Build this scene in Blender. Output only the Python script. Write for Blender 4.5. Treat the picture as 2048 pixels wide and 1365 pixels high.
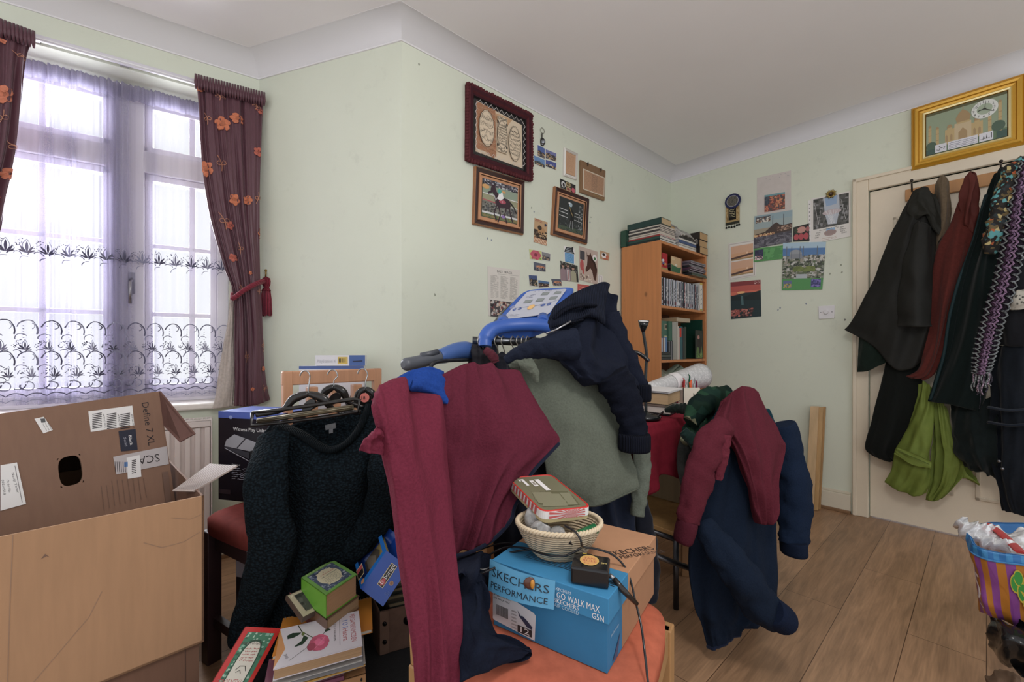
import bpy, bmesh, math, random
from mathutils import Vector, noise, Matrix
random.seed(7)
V = Vector
scene = bpy.context.scene
for o in list(bpy.data.objects): bpy.data.objects.remove(o)
COL = scene.collection

# ------------------------------------------------------------ camera, light, exposure
F = 857.0; CZ = 1.02; CX = 1024.0; CY = 700.0
cam = bpy.data.objects.new('camera', bpy.data.cameras.new('camera')); COL.objects.link(cam)
cam.location = (0, 0, CZ); cam.rotation_euler = (math.pi/2, 0, 0)
cam.data.sensor_width = 36; cam.data.lens = F*36/2048; cam.data.shift_y = (CY-682.5)/2048
cam.data.clip_start = .02
scene.camera = cam
w = bpy.data.worlds.new('sky'); scene.world = w; w.use_nodes = True
w.node_tree.nodes['Background'].inputs[0].default_value = (.95, .97, 1, 1)
w.node_tree.nodes['Background'].inputs[1].default_value = .70
def area(name, loc, target, size, energy, color=(1, 1, 1), sy=None):
    l = bpy.data.lights.new(name, 'AREA'); l.energy = energy; l.color = color; l.size = size
    if sy: l.shape = 'RECTANGLE'; l.size_y = sy
    o = bpy.data.objects.new(name, l); COL.objects.link(o); o.location = loc
    o.rotation_euler = (V(target)-V(loc)).to_track_quat('-Z', 'Y').to_euler()
    return o
area('daylight_at_window', (-2.35, 2.35, 1.75), (0.2, .9, .9), 1.9, 185, (.94, .96, 1), 1.5)
bl = bpy.data.lights.new('ceiling_fill', 'POINT'); bl.energy = 21; bl.shadow_soft_size = .14; bl.color = (1, .98, .96)  # added fill light that lifts the ceiling, no bulb is seen here
bo = bpy.data.objects.new('ceiling_fill', bl); COL.objects.link(bo); bo.location = (.45, .25, 2.05)
scene.view_settings.view_transform = 'Standard'; scene.view_settings.look = 'None'
scene.view_settings.gamma = 1; scene.view_settings.exposure = 0.5
scene.view_settings.use_curve_mapping = False

# ------------------------------------------------------------ room geometry
C1 = V((-1.297, 2.198)); C2 = V((-.495, 1.921)); C3 = V((1.315, 3.556))
DP = V((.742, .670)); NP = V((.670, -.742))            # picture wall direction and normal into the room
DB = V((.670, -.742)); NB = V((-.742, -.670))          # back wall
DW = V((-.83, -.558)); NW = V((.558, -.83))            # window wall
DR = V((.945, -.326)); NR = V((-.326, -.945))          # return wall
def U(px, py, Y): return V(((px-CX)/F*Y, Y, CZ-(py-CY)/F*Y))
def onp(px, py, p0, n, off=0.0):                        # where the line of sight meets a wall plane
    r = V(((px-CX)/F, 1, -(py-CY)/F)); n2 = V((n.x, n.y, 0))
    q = V((p0.x, p0.y, 0))+n2*off
    k = (q-V((0, 0, CZ))).dot(n2)/r.dot(n2)
    return V((0, 0, CZ))+r*k
def Wp(px, py, off=0.0): return onp(px, py, C2, NP, off)
def Wb(px, py, off=0.0): return onp(px, py, C3, NB, off)
def Ww(px, py, off=0.0): return onp(px, py, C1, NW, off)
def onz(px, py, z):
    Y = (CZ-z)*F/(py-CY); return U(px, py, Y)
def h(s, a=1.0):
    s = s.lstrip('#'); c = [int(s[i:i+2], 16)/255 for i in (0, 2, 4)]
    return tuple([x/12.92 if x <= .04045 else ((x+.055)/1.055)**2.4 for x in c])+(a,)
def mixc(a, b, t): return tuple(a[i]*(1-t)+b[i]*t for i in range(3))+(1,)
def var(c, v=.12):
    k = 1+random.uniform(-v, v); return tuple(min(1, x*k) for x in c[:3])+(1,)

# ------------------------------------------------------------ materials
MATS = {}
def mat(kind):
    if kind in MATS: return MATS[kind]
    m = bpy.data.materials.new(kind); MATS[kind] = m; m.use_nodes = True
    nt = m.node_tree; N = nt.nodes; L = nt.links; b = N['Principled BSDF']
    def nd(t, **kw):
        n = N.new(t)
        for k, v in kw.items():
            if k in n.inputs: n.inputs[k].default_value = v
            else: setattr(n, k, v)
        return n
    at = nd('ShaderNodeAttribute', attribute_name='Col'); tc = nd('ShaderNodeTexCoord')
    def mapping(scale, rot=(0, 0, 0)):
        mp = nd('ShaderNodeMapping'); mp.inputs['Scale'].default_value = scale; mp.inputs['Rotation'].default_value = rot
        L.new(tc.outputs['Object'], mp.inputs[0]); return mp.outputs[0]
    def nz(scale, vec=None, detail=3, rough=.55):
        n = nd('ShaderNodeTexNoise', Scale=scale, Detail=detail, Roughness=rough)
        L.new(vec or tc.outputs['Object'], n.inputs['Vector']); return n.outputs['Fac']
    def rng(f, a, b_, lo=.3, hi=.7):
        r = nd('ShaderNodeMapRange'); L.new(f, r.inputs[0])
        for i, v in ((1, lo), (2, hi), (3, a), (4, b_)): r.inputs[i].default_value = v
        return r.outputs[0]
    def mulc(col, f):
        mx = nd('ShaderNodeMix', data_type='RGBA', blend_type='MULTIPLY'); mx.inputs[0].default_value = 1
        L.new(col, mx.inputs[6])
        cb = nd('ShaderNodeCombineColor')
        for i in range(3): L.new(f, cb.inputs[i])
        L.new(cb.outputs[0], mx.inputs[7]); return mx.outputs[2]
    def bump(hgt, s, d):
        bp = nd('ShaderNodeBump', Strength=s, Distance=d); L.new(hgt, bp.inputs['Height']); L.new(bp.outputs[0], b.inputs['Normal'])
    def base(c): L.new(c, b.inputs['Base Color'])
    R = lambda v: setattr(b.inputs['Roughness'], 'default_value', v)
    c = at.outputs['Color']
    if kind == 'print':
        hs = nd('ShaderNodeHueSaturation'); hs.inputs['Saturation'].default_value = .86; L.new(c, hs.inputs['Color']); base(hs.outputs[0]); R(.5)
    elif kind == 'paint_wall':
        f = rng(nz(1.6, detail=5), .955, 1.02); c2 = mulc(c, f)
        s = nz(9, detail=6, rough=.75); c2 = mulc(c2, rng(s, .93, 1.0, .30, .42)); base(c2); R(.62)
        bump(nz(60), .15, .002)
    elif kind == 'ceiling': base(mulc(c, rng(nz(2.2), .97, 1.0))); R(.8)
    elif kind == 'gloss_paint':
        base(mulc(c, rng(nz(5, detail=6, rough=.7), .94, 1.01))); R(.35)
    elif kind == 'plastic': base(c); R(.38); bump(nz(160), .05, .0005)
    elif kind == 'gloss': base(c); R(.18)
    elif kind == 'paper': base(mulc(c, rng(nz(30), .93, 1.0))); R(.75)
    elif kind == 'pages':
        f = nz(1, mapping((3, 3, 900)), 2); base(mulc(c, rng(f, .78, 1.02))); R(.85)
    elif kind == 'card':
        f = nz(1, mapping((60, 60, 6)), 4); c2 = mulc(c, rng(f, .93, 1.03)); base(mulc(c2, rng(nz(2.5), .93, 1.03))); R(.8)
        bump(nz(7, detail=5), .25, .004)
    elif kind == 'wood':
        f = nz(1, mapping((34, 34, 1.6)), 5, .6); c2 = mulc(c, rng(f, .84, 1.06))
        v = nd('ShaderNodeTexVoronoi', Scale=1.0); L.new(mapping((11, 11, 7)), v.inputs['Vector'])
        base(mulc(c2, rng(v.outputs['Distance'], .5, 1.0, .05, .16))); R(.45)
    elif kind == 'plainwood':
        f = nz(1, mapping((30, 30, 2.5)), 5, .6); base(mulc(c, rng(f, .82, 1.07))); R(.45)
    elif kind == 'fleece':
        f = nz(190, detail=4); base(mulc(c, rng(f, .86, 1.1))); R(.95)
        b.inputs['Sheen Weight'].default_value = .12; b.inputs['Sheen Roughness'].default_value = .4
        L.new(c, b.inputs['Sheen Tint']); bump(f, .55, .003)
    elif kind == 'fabric':
        f = nz(90, detail=3); base(mulc(c, rng(f, .85, 1.1))); R(.85)
        b.inputs['Sheen Weight'].default_value = .12; bump(nz(260), .3, .001)
    elif kind == 'knit':
        v = nd('ShaderNodeTexVoronoi', Scale=1.0); L.new(mapping((125, 125, 150)), v.inputs['Vector'])
        base(mulc(c, rng(v.outputs['Distance'], 1.5, .35, .1, .7))); R(.95)
        inv = rng(v.outputs['Distance'], 1, 0, 0, .8); bump(inv, .9, .005)
        b.inputs['Sheen Weight'].default_value = .04; L.new(c, b.inputs['Sheen Tint'])
    elif kind == 'rib':
        wv = nd('ShaderNodeTexWave', Scale=55.0, Distortion=.8); L.new(mapping((1, 1, .15)), wv.inputs['Vector'])
        base(mulc(c, rng(wv.outputs['Fac'], .6, 1.2, 0, 1))); R(.9); bump(wv.outputs['Fac'], .8, .003)
    elif kind == 'satin':
        base(mulc(c, rng(nz(1, mapping((400, 400, 8))), .85, 1.08))); R(.42); b.inputs['Sheen Weight'].default_value = .15
    elif kind == 'nylon':
        base(mulc(c, rng(nz(25, detail=5), .88, 1.1))); R(.72); bump(nz(16, detail=5), .22, .004)
    elif kind == 'velvet':
        base(mulc(c, rng(nz(40, detail=5), .85, 1.12))); R(.9); b.inputs['Sheen Weight'].default_value = .3; L.new(c, b.inputs['Sheen Tint'])
    elif kind == 'metal': base(c); R(.32); b.inputs['Metallic'].default_value = .9
    elif kind == 'gold': base(c); R(.38); b.inputs['Metallic'].default_value = .35; bump(nz(140), .4, .002)
    elif kind == 'bag': base(mulc(c, rng(nz(3), .9, 1.05))); R(.4); bump(nz(12, detail=5), .3, .006)
    elif kind == 'bin_bag': base(c); R(.2); bump(nz(9, detail=5, rough=.6), .5, .008)
    elif kind == 'wicker':
        wv = nd('ShaderNodeTexWave', Scale=60.0, Distortion=1.5, wave_profile='SIN'); wv.bands_direction = 'Z'; L.new(tc.outputs['Object'], wv.inputs['Vector'])
        base(mulc(c, rng(wv.outputs['Fac'], .62, 1.08, 0, 1))); R(.6); bump(wv.outputs['Fac'], .8, .003)
    elif kind == 'plastic_wrap':
        base(c); R(.12); b.inputs['Transmission Weight'].default_value = .35; bump(nz(30, detail=5), .7, .01)
    elif kind == 'bubble':
        v = nd('ShaderNodeTexVoronoi', Scale=75.0); L.new(tc.outputs['Object'], v.inputs['Vector']); base(mulc(c, rng(v.outputs['Distance'], 1.05, .8, 0, .6))); R(.25); bump(v.outputs['Distance'], .6, .003)
    elif kind == 'floor':
        a = math.atan2(.67, .742)
        mp = nd('ShaderNodeMapping'); mp.inputs['Rotation'].default_value = (0, 0, -a); L.new(tc.outputs['Object'], mp.inputs[0])
        br = nd('ShaderNodeTexBrick', Scale=1.0); br.offset = .37; br.inputs['Mortar Size'].default_value = .0012
        br.inputs['Brick Width'].default_value = 1.28; br.inputs['Row Height'].default_value = .192
        br.inputs['Color1'].default_value = h('b08b6b'); br.inputs['Color2'].default_value = h('9c795b'); br.inputs['Mortar'].default_value = h('5d4330')
        L.new(mp.outputs[0], br.inputs['Vector'])
        m2 = nd('ShaderNodeMapping'); m2.inputs['Scale'].default_value = (1.6, 13, 1); L.new(mp.outputs[0], m2.inputs[0])
        wn = nd('ShaderNodeTexNoise', Scale=1.6, Detail=6.0, Roughness=.6, Distortion=1.3); L.new(m2.outputs[0], wn.inputs['Vector'])
        m3 = nd('ShaderNodeMapping'); m3.inputs['Scale'].default_value = (8, 170, 1); L.new(mp.outputs[0], m3.inputs[0])
        fn = nd('ShaderNodeTexNoise', Scale=1.0, Detail=3.0); L.new(m3.outputs[0], fn.inputs['Vector'])
        c2 = mulc(br.outputs['Color'], rng(wn.outputs['Fac'], .72, 1.16, .32, .68)); base(mulc(c2, rng(fn.outputs['Fac'], .86, 1.08))); R(.38)
        bump(wn.outputs['Fac'], .08, .002)
    elif kind == 'glass':
        N.remove(b); t = nd('ShaderNodeBsdfTransparent'); g = nd('ShaderNodeBsdfGlossy', Roughness=.02); mx = nd('ShaderNodeMixShader'); fr = nd('ShaderNodeFresnel', IOR=1.35)
        L.new(fr.outputs[0], mx.inputs[0]); L.new(t.outputs[0], mx.inputs[1]); L.new(g.outputs[0], mx.inputs[2]); L.new(mx.outputs[0], N['Material Output'].inputs[0])
    elif kind == 'sheer':
        N.remove(b); t = nd('ShaderNodeBsdfTransparent'); d = nd('ShaderNodeBsdfDiffuse'); tl = nd('ShaderNodeBsdfTranslucent')
        L.new(c, d.inputs[0]); L.new(c, tl.inputs[0]); m1 = nd('ShaderNodeMixShader'); m1.inputs[0].default_value = .4
        L.new(d.outputs[0], m1.inputs[1]); L.new(tl.outputs[0], m1.inputs[2]); m2 = nd('ShaderNodeMixShader')
        th = nz(1, mapping((900, 900, 700)), 1)
        mm = nd('ShaderNodeMath', operation='MULTIPLY'); L.new(at.outputs['Alpha'], mm.inputs[0]); L.new(rng(th, .8, 1.2), mm.inputs[1]); mm.use_clamp = True
        L.new(mm.outputs[0], m2.inputs[0]); L.new(t.outputs[0], m2.inputs[1]); L.new(m1.outputs[0], m2.inputs[2]); L.new(m2.outputs[0], N['Material Output'].inputs[0])
    elif kind in ('camo', 'floral', 'leopard'):
        n1 = nd('ShaderNodeTexVoronoi', Scale={'camo': 26.0, 'floral': 70.0, 'leopard': 75.0}[kind]); L.new(tc.outputs['Object'], n1.inputs['Vector'])
        cr = nd('ShaderNodeValToRGB'); e = cr.color_ramp; e.interpolation = 'CONSTANT'
        stops = {'camo': [(0, '16281f'), (.35, '24402f'), (.55, '10211d'), (.7, '2f4a4a'), (.82, '1b322a'), (.92, '77775f')],
                 'floral': [(0, '1c1a18'), (.3, '6b5a3a'), (.42, '2a2622'), (.55, '5fa0a3'), (.68, '1f1c1a'), (.8, 'c0b07a'), (.88, 'b8613a'), (.94, '2a3438')],
                 'leopard': [(0, 'b9b4a8'), (.5, 'b9b4a8')]}[kind]
        while len(e.elements) < len(stops): e.elements.new(.5)
        for el, (p, q) in zip(e.elements, stops): el.position = p; el.color = h(q)
        if kind == 'leopard':
            rr = rng(n1.outputs['Distance'], .08, 1, .22, .34); base(mulc(cr.outputs[0], rr))
        else:
            sp = nd('ShaderNodeSeparateColor'); L.new(n1.outputs['Color'], sp.inputs[0]); L.new(sp.outputs[0], cr.inputs[0]); base(cr.outputs[0])
        R(.8); bump(nz(120), .3, .002)
    if kind in ('fleece', 'knit', 'fabric', 'velvet', 'rib', 'camo'): b.inputs['Specular IOR Level'].default_value = .12
    if kind == 'nylon': b.inputs['Specular IOR Level'].default_value = .3
    return m

# ------------------------------------------------------------ mesh builder
WORLD = {}
class MB:
    def __init__(s): s.v = []; s.f = []; s.c = []; s.m = []; s.sm = []; s.mats = []
    def mi(s, k):
        if k not in s.mats: s.mats.append(k)
        return s.mats.index(k)
    def face(s, idx, c, k, smooth=False): s.f.append(idx); s.c.append(c); s.m.append(s.mi(k)); s.sm.append(smooth)
    def poly(s, pts, c, k='print'):
        n = len(s.v); s.v += [V(p) for p in pts]; s.face(list(range(n, n+len(pts))), c, k)
    def hexa(s, p, c, k='plastic'):                     # p: 4 bottom, 4 top (same order)
        n = len(s.v); s.v += [V(q) for q in p]
        for q in ((3, 2, 1, 0), (4, 5, 6, 7), (0, 1, 5, 4), (1, 2, 6, 5), (2, 3, 7, 6), (3, 0, 4, 7)): s.face([n+i for i in q], c, k)
    def box(s, o, a, b, c3, c, k='plastic'):            # origin and three edge vectors
        o, a, b, c3 = V(o), V(a), V(b), V(c3); s.hexa([o, o+a, o+a+b, o+b, o+c3, o+a+c3, o+a+b+c3, o+b+c3], c, k)
    def tube(s, pts, r, c, k='plastic', n=10, cap=True, flat=None, up=None):
        pts = [V(p) for p in pts]; R = r if isinstance(r, (list, tuple)) else [r]*len(pts)
        base = len(s.v); T = None; nrm = None
        for i, p in enumerate(pts):
            t = (pts[min(i+1, len(pts)-1)]-pts[max(i-1, 0)]).normalized()
            if nrm is None:
                nrm = V(up) if up else (V((0, 0, 1)) if abs(t.z) < .9 else V((1, 0, 0)))
            nrm = (nrm-t*nrm.dot(t)); nrm = nrm.normalized() if nrm.length > 1e-6 else t.orthogonal().normalized()
            bi = t.cross(nrm)
            for j in range(n):
                a = 2*math.pi*j/n; s.v.append(p+(nrm*math.cos(a)*(flat or 1)+bi*math.sin(a))*R[i])
        for i in range(len(pts)-1):
            for j in range(n):
                a = base+i*n+j; b = base+i*n+(j+1) % n; s.face([a, b, b+n, a+n], c, k, True)
        if cap:
            s.face([base+j for j in range(n)][::-1], c, k); s.face([base+(len(pts)-1)*n+j for j in range(n)], c, k)
    def lathe(s, o, prof, c, k='plastic', n=24, ax=(0, 0, 1), sx=1, sy=1):
        ax = V(ax).normalized(); x = ax.orthogonal().normalized()
        if abs(ax.z) > .99: x = V((1, 0, 0))
        y = ax.cross(x); base = len(s.v); o = V(o)
        for r, z in prof:
            for j in range(n):
                a = 2*math.pi*j/n; s.v.append(o+ax*z+x*math.cos(a)*r*sx+y*math.sin(a)*r*sy)
        for i in range(len(prof)-1):
            for j in range(n):
                a = base+i*n+j; b = base+i*n+(j+1) % n; s.face([a, b, b+n, a+n], c, k, True)
        if prof[0][0] > 1e-4: s.face([base+j for j in range(n)][::-1], c, k)
        if prof[-1][0] > 1e-4: s.face([base+(len(prof)-1)*n+j for j in range(n)], c, k)
    def ball(s, o, r, c, k='plastic', n=10, sc=(1, 1, 1)):
        base = len(s.v); o = V(o)
        for i in range(n+1):
            th = math.pi*i/n
            for j in range(n*2):
                a = math.pi*j/n; s.v.append(o+V((math.sin(th)*math.cos(a)*sc[0], math.sin(th)*math.sin(a)*sc[1], math.cos(th)*sc[2]))*r)
        for i in range(n):
            for j in range(2*n):
                a = base+i*2*n+j; b = base+i*2*n+(j+1) % (2*n); s.face([a, a+2*n, b+2*n, b], c, k, True)
    def build(s, name, parent=None, label=None, cat=None, group=None, kind=None, bevel=0, sub=0, loc=None):
        me = bpy.data.meshes.new(name)
        if loc is None:
            if s.v:
                xs = [p.x for p in s.v]; ys = [p.y for p in s.v]; zs = [p.z for p in s.v]
                loc = V(((min(xs)+max(xs))/2, (min(ys)+max(ys))/2, min(zs)))
            else: loc = V((0, 0, 0))
        loc = V(loc)
        me.from_pydata([tuple(p-loc) for p in s.v], [], s.f)
        for k in s.mats: me.materials.append(mat(k))
        me.polygons.foreach_set('material_index', s.m); me.polygons.foreach_set('use_smooth', s.sm)
        ca = me.color_attributes.new('Col', 'FLOAT_COLOR', 'CORNER'); buf = []
        for f, c in zip(s.f, s.c):
            cc = tuple(c) if len(c) == 4 else tuple(c)+(1,)
            buf += cc*len(f)
        ca.data.foreach_set('color', buf); me.update()
        o = bpy.data.objects.new(name, me); COL.objects.link(o)
        WORLD[o] = loc; o.location = loc
        if parent is not None: o.parent = parent; o.location = loc-WORLD[parent]
        if bevel:
            bv = o.modifiers.new('bevel', 'BEVEL'); bv.width = bevel; bv.segments = 2; bv.limit_method = 'ANGLE'; bv.angle_limit = math.radians(40)
        if sub:
            sm = o.modifiers.new('sub', 'SUBSURF'); sm.levels = sub; sm.render_levels = sub
        tag(o, label, cat, group, kind); return o
def tag(o, label=None, cat=None, group=None, kind=None):
    for k, v in (('label', label), ('category', cat), ('group', group), ('kind', kind)):
        if v: o[k] = v
def empty(name, loc, label, cat, group=None):
    o = bpy.data.objects.new(name, None); COL.objects.link(o); o.empty_display_size = .05
    o.location = V(loc); WORLD[o] = V(loc); tag(o, label, cat, group); return o

# ------------------------------------------------------------ drawing on surfaces
TXT = {}
def text_mesh(st):
    if st in TXT: return TXT[st]
    cu = bpy.data.curves.new('t', 'FONT'); cu.body = st; cu.resolution_u = 2
    ob = bpy.data.objects.new('t', cu); COL.objects.link(ob)
    me = ob.to_mesh(); vs = [(v.co.x, v.co.y) for v in me.vertices]; fs = [list(p.vertices) for p in me.polygons]
    ob.to_mesh_clear(); bpy.data.objects.remove(ob); bpy.data.curves.remove(cu)
    x0 = min(v[0] for v in vs); x1 = max(v[0] for v in vs)
    TXT[st] = ([(x-x0, y) for x, y in vs], fs, x1-x0); return TXT[st]
class Art:
    """flat marks laid on a surface; x, y run 0..1 over it; w, h are its size in metres"""
    def __init__(s, mb, fn, w, h_, k='print', lift=.0004):
        s.mb = mb; s.fn = fn; s.w = w; s.h = h_; s.k = k; s.z = lift; s.dz = .00012
    def P(s, x, y):
        p, n = s.fn(x, y); return p+n*s.z
    def shape(s, pts, c):
        s.mb.poly([s.P(x, y) for x, y in pts], c, s.k); s.z += s.dz/4
    def rect(s, x0, y0, x1, y1, c): s.shape([(x0, y0), (x1, y0), (x1, y1), (x0, y1)], c)
    def ell(s, cx, cy, rx, ry, c, n=16, rot=0):
        a = s.w/s.h; pts = []
        for i in range(n):
            t = 2*math.pi*i/n; x = math.cos(t)*rx*a; y = math.sin(t)*ry
            pts.append((cx+(x*math.cos(rot)-y*math.sin(rot))/a, cy+x*math.sin(rot)+y*math.cos(rot)))
        s.shape(pts, c)
    def line(s, pts, wd, c, close=False):                # wd in metres
        if close: pts = list(pts)+[pts[0]]
        M = [(x*s.w, y*s.h) for x, y in pts]; q = []
        for i, (x, y) in enumerate(M):
            a = M[max(i-1, 0)]; b = M[min(i+1, len(M)-1)]; dx, dy = b[0]-a[0], b[1]-a[1]; l = math.hypot(dx, dy) or 1
            q.append(((x-dy/l*wd/2)/s.w, (y+dx/l*wd/2)/s.h, (x+dy/l*wd/2)/s.w, (y-dx/l*wd/2)/s.h))
        for a, b in zip(q, q[1:]): s.mb.poly([s.P(a[0], a[1]), s.P(a[2], a[3]), s.P(b[2], b[3]), s.P(b[0], b[1])], c, s.k)
        s.z += s.dz/4
    def text(s, st, x, y, hh, c, wmax=None, rot=0, sx=1.0):   # hh: cap height in metres, wmax: width in metres, rot degrees
        vs, fs, wid = text_mesh(st); k = hh/.72; kx = k*sx
        if wmax: kx = wmax/wid
        r = math.radians(rot); n = len(s.mb.v)
        for a, b in vs:
            u = a*kx; v = b*k; s.mb.v.append(s.P(x+(u*math.cos(r)-v*math.sin(r))/s.w, y+(u*math.sin(r)+v*math.cos(r))/s.h))
        for f in fs: s.mb.face([n+i for i in f], c, s.k)
        s.z += s.dz/4
    def specks(s, n, x0, y0, x1, y1, pal, sz):
        for _ in range(n):
            x = random.uniform(x0, x1); y = random.uniform(y0, y1); a = sz*random.uniform(.5, 1.3)/s.w; b = sz*random.uniform(.4, 1.1)/s.h
            x = min(max(x, x0+a), x1-a) if x1-x0 > 2*a else (x0+x1)/2; y = min(max(y, y0+b), y1-b) if y1-y0 > 2*b else (y0+y1)/2
            s.z += s.dz/60
            s.mb.poly([s.P(x-a, y-b*.6), s.P(x+a*.7, y-b), s.P(x+a, y+b*.7), s.P(x-a*.5, y+b)], random.choice(pal), s.k)
    def rows(s, x0, y0, x1, y1, n, c, wd=.0006, jag=.3, seg=14):    # lines of small writing
        for i in range(n):
            y = y0+(y1-y0)*(i+.5)/n; st = (y1-y0)/n; pts = []
            for j in range(seg+1): pts.append((x0+(x1-x0)*j/seg, y+random.uniform(-jag, jag)*st))
            cut = random.randint(seg//3, seg); s.line(pts[:cut], wd, c); s.line(pts[cut+1:], wd, c) if seg-cut > 2 else None
def quadfn(p00, p10, p11, p01):
    p00, p10, p11, p01 = map(V, (p00, p10, p11, p01)); n = (p10-p00).cross(p01-p00).normalized()
    if n.dot(V((0, 0, CZ))-p00) < 0: n = -n
    def fn(x, y): return (p00*(1-x)*(1-y)+p10*x*(1-y)+p11*x*y+p01*(1-x)*y, n)
    return fn, (p10-p00).length, (p01-p00).length
def quadart(mb, p00, p10, p11, p01, k='print', lift=.0004):   # bottom left, bottom right, top right, top left
    fn, a, b = quadfn(p00, p10, p11, p01); return Art(mb, fn, a, b, k, lift)

# ------------------------------------------------------------ cloth
def cr(p0, p1, p2, p3, t):
    return .5*((2*p1)+(p2-p0)*t+(2*p0-5*p1+4*p2-p3)*t*t+(3*p1-p0-3*p2+p3)*t**3)
def spl(pts, n):
    out = []; m = len(pts)-1
    for i in range(n):
        f = i/(n-1)*m; k = min(int(f), m-1); t = f-k
        out.append(cr(pts[max(k-1, 0)], pts[k], pts[k+1], pts[min(k+2, m)], t))
    return out
def smooth_path(pts, n): return spl([V(p) for p in pts], n)
class Cloth:
    """a closed, padded piece of cloth lofted through rows of points, with folds"""
    def __init__(s, rows, nu=56, nv=64, thick=.03, folds=6, amp=.008, seed=0, cross=.0035, skew=0.0, hem=0.0, prof=.5):
        R = [spl([V(p) for p in r], nu) for r in rows]
        cols = [spl([r[i] for r in R], nv) for i in range(nu)]
        s.nu, s.nv = nu, nv; g = [[cols[i][j] for i in range(nu)] for j in range(nv)]
        N = [[None]*nu for _ in range(nv)]
        for j in range(nv):
            for i in range(nu):
                a = g[j][min(i+1, nu-1)]-g[j][max(i-1, 0)]; b = g[min(j+1, nv-1)][i]-g[max(j-1, 0)][i]
                n = a.cross(b)
                if n.length < 1e-9: n = V((0, -1, 0))
                n.normalize()
                if n.dot(V((0, 0, CZ))-g[j][i]) < 0: n = -n
                N[j][i] = n
        s.F = [[None]*nu for _ in range(nv)]; s.B = [[None]*nu for _ in range(nv)]
        for j in range(nv):
            v = j/(nv-1)
            for i in range(nu):
                u = i/(nu-1); q = u*folds+skew*v+seed*3.1
                f = noise.noise(V((q, v*1.1, seed)))*1.6; f = 1-math.sqrt(f*f+.03)*(2 if f > 0 else 1.5)
                f2 = noise.noise(V((u*folds*.6+7, v*4+seed, 2.2)))
                f3 = noise.noise(V((u*folds*2.2+3, v*9+seed, 5.2)))
                p = g[j][i]+N[j][i]*(amp*(f-.35)+cross*2*f2+cross*f3)
                e = (max(0, math.sin(math.pi*u)))**prof*(.25+.75*max(0, math.sin(math.pi*min(1, v*1.0+.0)))**.35)
                s.F[j][i] = p-N[j][i]*(thick*.22*(1-e)); s.B[j][i] = p-N[j][i]*(thick*.22*(1-e)+max(thick*e, .002)+.001)
        s.N = N
    def put(s, mb, c, k='fabric', colf=None):
        nu, nv = s.nu, s.nv; b = len(mb.v)
        for G in (s.F, s.B):
            for j in range(nv): mb.v += G[j]
        o = nu*nv
        for j in range(nv-1):
            for i in range(nu-1):
                a = b+j*nu+i; cc = colf(i/(nu-1), j/(nv-1)) if colf else c
                mb.face([a, a+1, a+nu+1, a+nu], cc, k, True); mb.face([a+o, a+nu+o, a+nu+1+o, a+1+o], cc, k, True)
        for j in range(nv-1):
            for i in (0, nu-1): a = b+j*nu+i; mb.face([a, a+nu, a+nu+o, a+o], c, k, True)
        for i in range(nu-1):
            for j in (0, nv-1): a = b+j*nu+i; mb.face([a, a+1, a+1+o, a+o], c, k, True)
    def fn(s, u, v):                                     # u across, v from top 0 to bottom 1
        x = min(max(u, 0), 1)*(s.nu-1); y = min(max(v, 0), 1)*(s.nv-1); i = min(int(x), s.nu-2); j = min(int(y), s.nv-2); a = x-i; b = y-j
        p = s.F[j][i]*(1-a)*(1-b)+s.F[j][i+1]*a*(1-b)+s.F[j+1][i]*(1-a)*b+s.F[j+1][i+1]*a*b
        return p, s.N[j][i]
    def art(s, mb, k='print', lift=.002):
        w = (s.F[s.nv//2][-1]-s.F[s.nv//2][0]).length; hh = (s.F[-1][s.nu//2]-s.F[0][s.nu//2]).length
        return Art(mb, lambda x, y: s.fn(x, 1-y), w, hh, k, lift)
def Y3(rows): return [[U(*p) for p in r] for r in rows]
def sleeve(mb, pts, rad, c, k='fabric', seed=0, flat=.75, wr=.10, n=28, m=48, cuff=0):
    P = spl([V(p) for p in pts], m); Rr = spl([V((r, 0, 0)) for r in rad], m); base = len(mb.v); nrm = V((0, -1, 0))
    for i, p in enumerate(P):
        t = (P[min(i+1, m-1)]-P[max(i-1, 0)]).normalized(); nrm = nrm-t*nrm.dot(t)
        nrm = nrm.normalized() if nrm.length > 1e-6 else t.orthogonal().normalized(); bi = t.cross(nrm); r = max(.002, Rr[i].x)
        if cuff and i > m-1-cuff: r *= 1.14
        for j in range(n):
            a = 2*math.pi*j/n; q = V((math.cos(a)*1.3+seed*2, math.sin(a)*1.3, i/m*9))
            k2 = 1+wr*2.2*noise.noise(q)+wr*noise.noise(q*2.6)
            mb.v.append(p+(nrm*math.cos(a)*flat+bi*math.sin(a))*r*k2)
    for i in range(m-1):
        for j in range(n):
            a = base+i*n+j; b = base+i*n+(j+1) % n; mb.face([a, b, b+n, a+n], c, k, True)
    mb.face([base+j for j in range(n)][::-1], c, k); mb.face([base+(m-1)*n+j for j in range(n)], c, k)
# ============================================================ the room
WALLC = h('dde2d1'); WHITE = h('eae8ea'); CEIL = h('f2efef')
Z1 = 2.41; ZC = 2.495
def v3(p, z=0): return V((p.x, p.y, z))
def wallpanel(name, a, b, n, z1=2.52, holes=(), th=.12):
    """wall from a to b (2D) with rectangular holes (s0, s1, z0, z1)"""
    mb = MB(); d = (b-a).normalized(); Ln = (b-a).length
    def blk(s0, s1, z0, z1_):
        if s1-s0 > 1e-4 and z1_-z0 > 1e-4:
            mb.box(v3(a+d*s0-n*th, z0), v3(d*(s1-s0)), v3(n*th), V((0, 0, z1_-z0)), WALLC, 'paint_wall')
    if not holes: blk(0, Ln, 0, z1)
    for s0, s1, za, zb in holes:
        blk(0, s0, 0, z1); blk(s1, Ln, 0, z1); blk(s0, s1, 0, za); blk(s0, s1, zb, z1)
    return mb.build(name, kind='structure')
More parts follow.
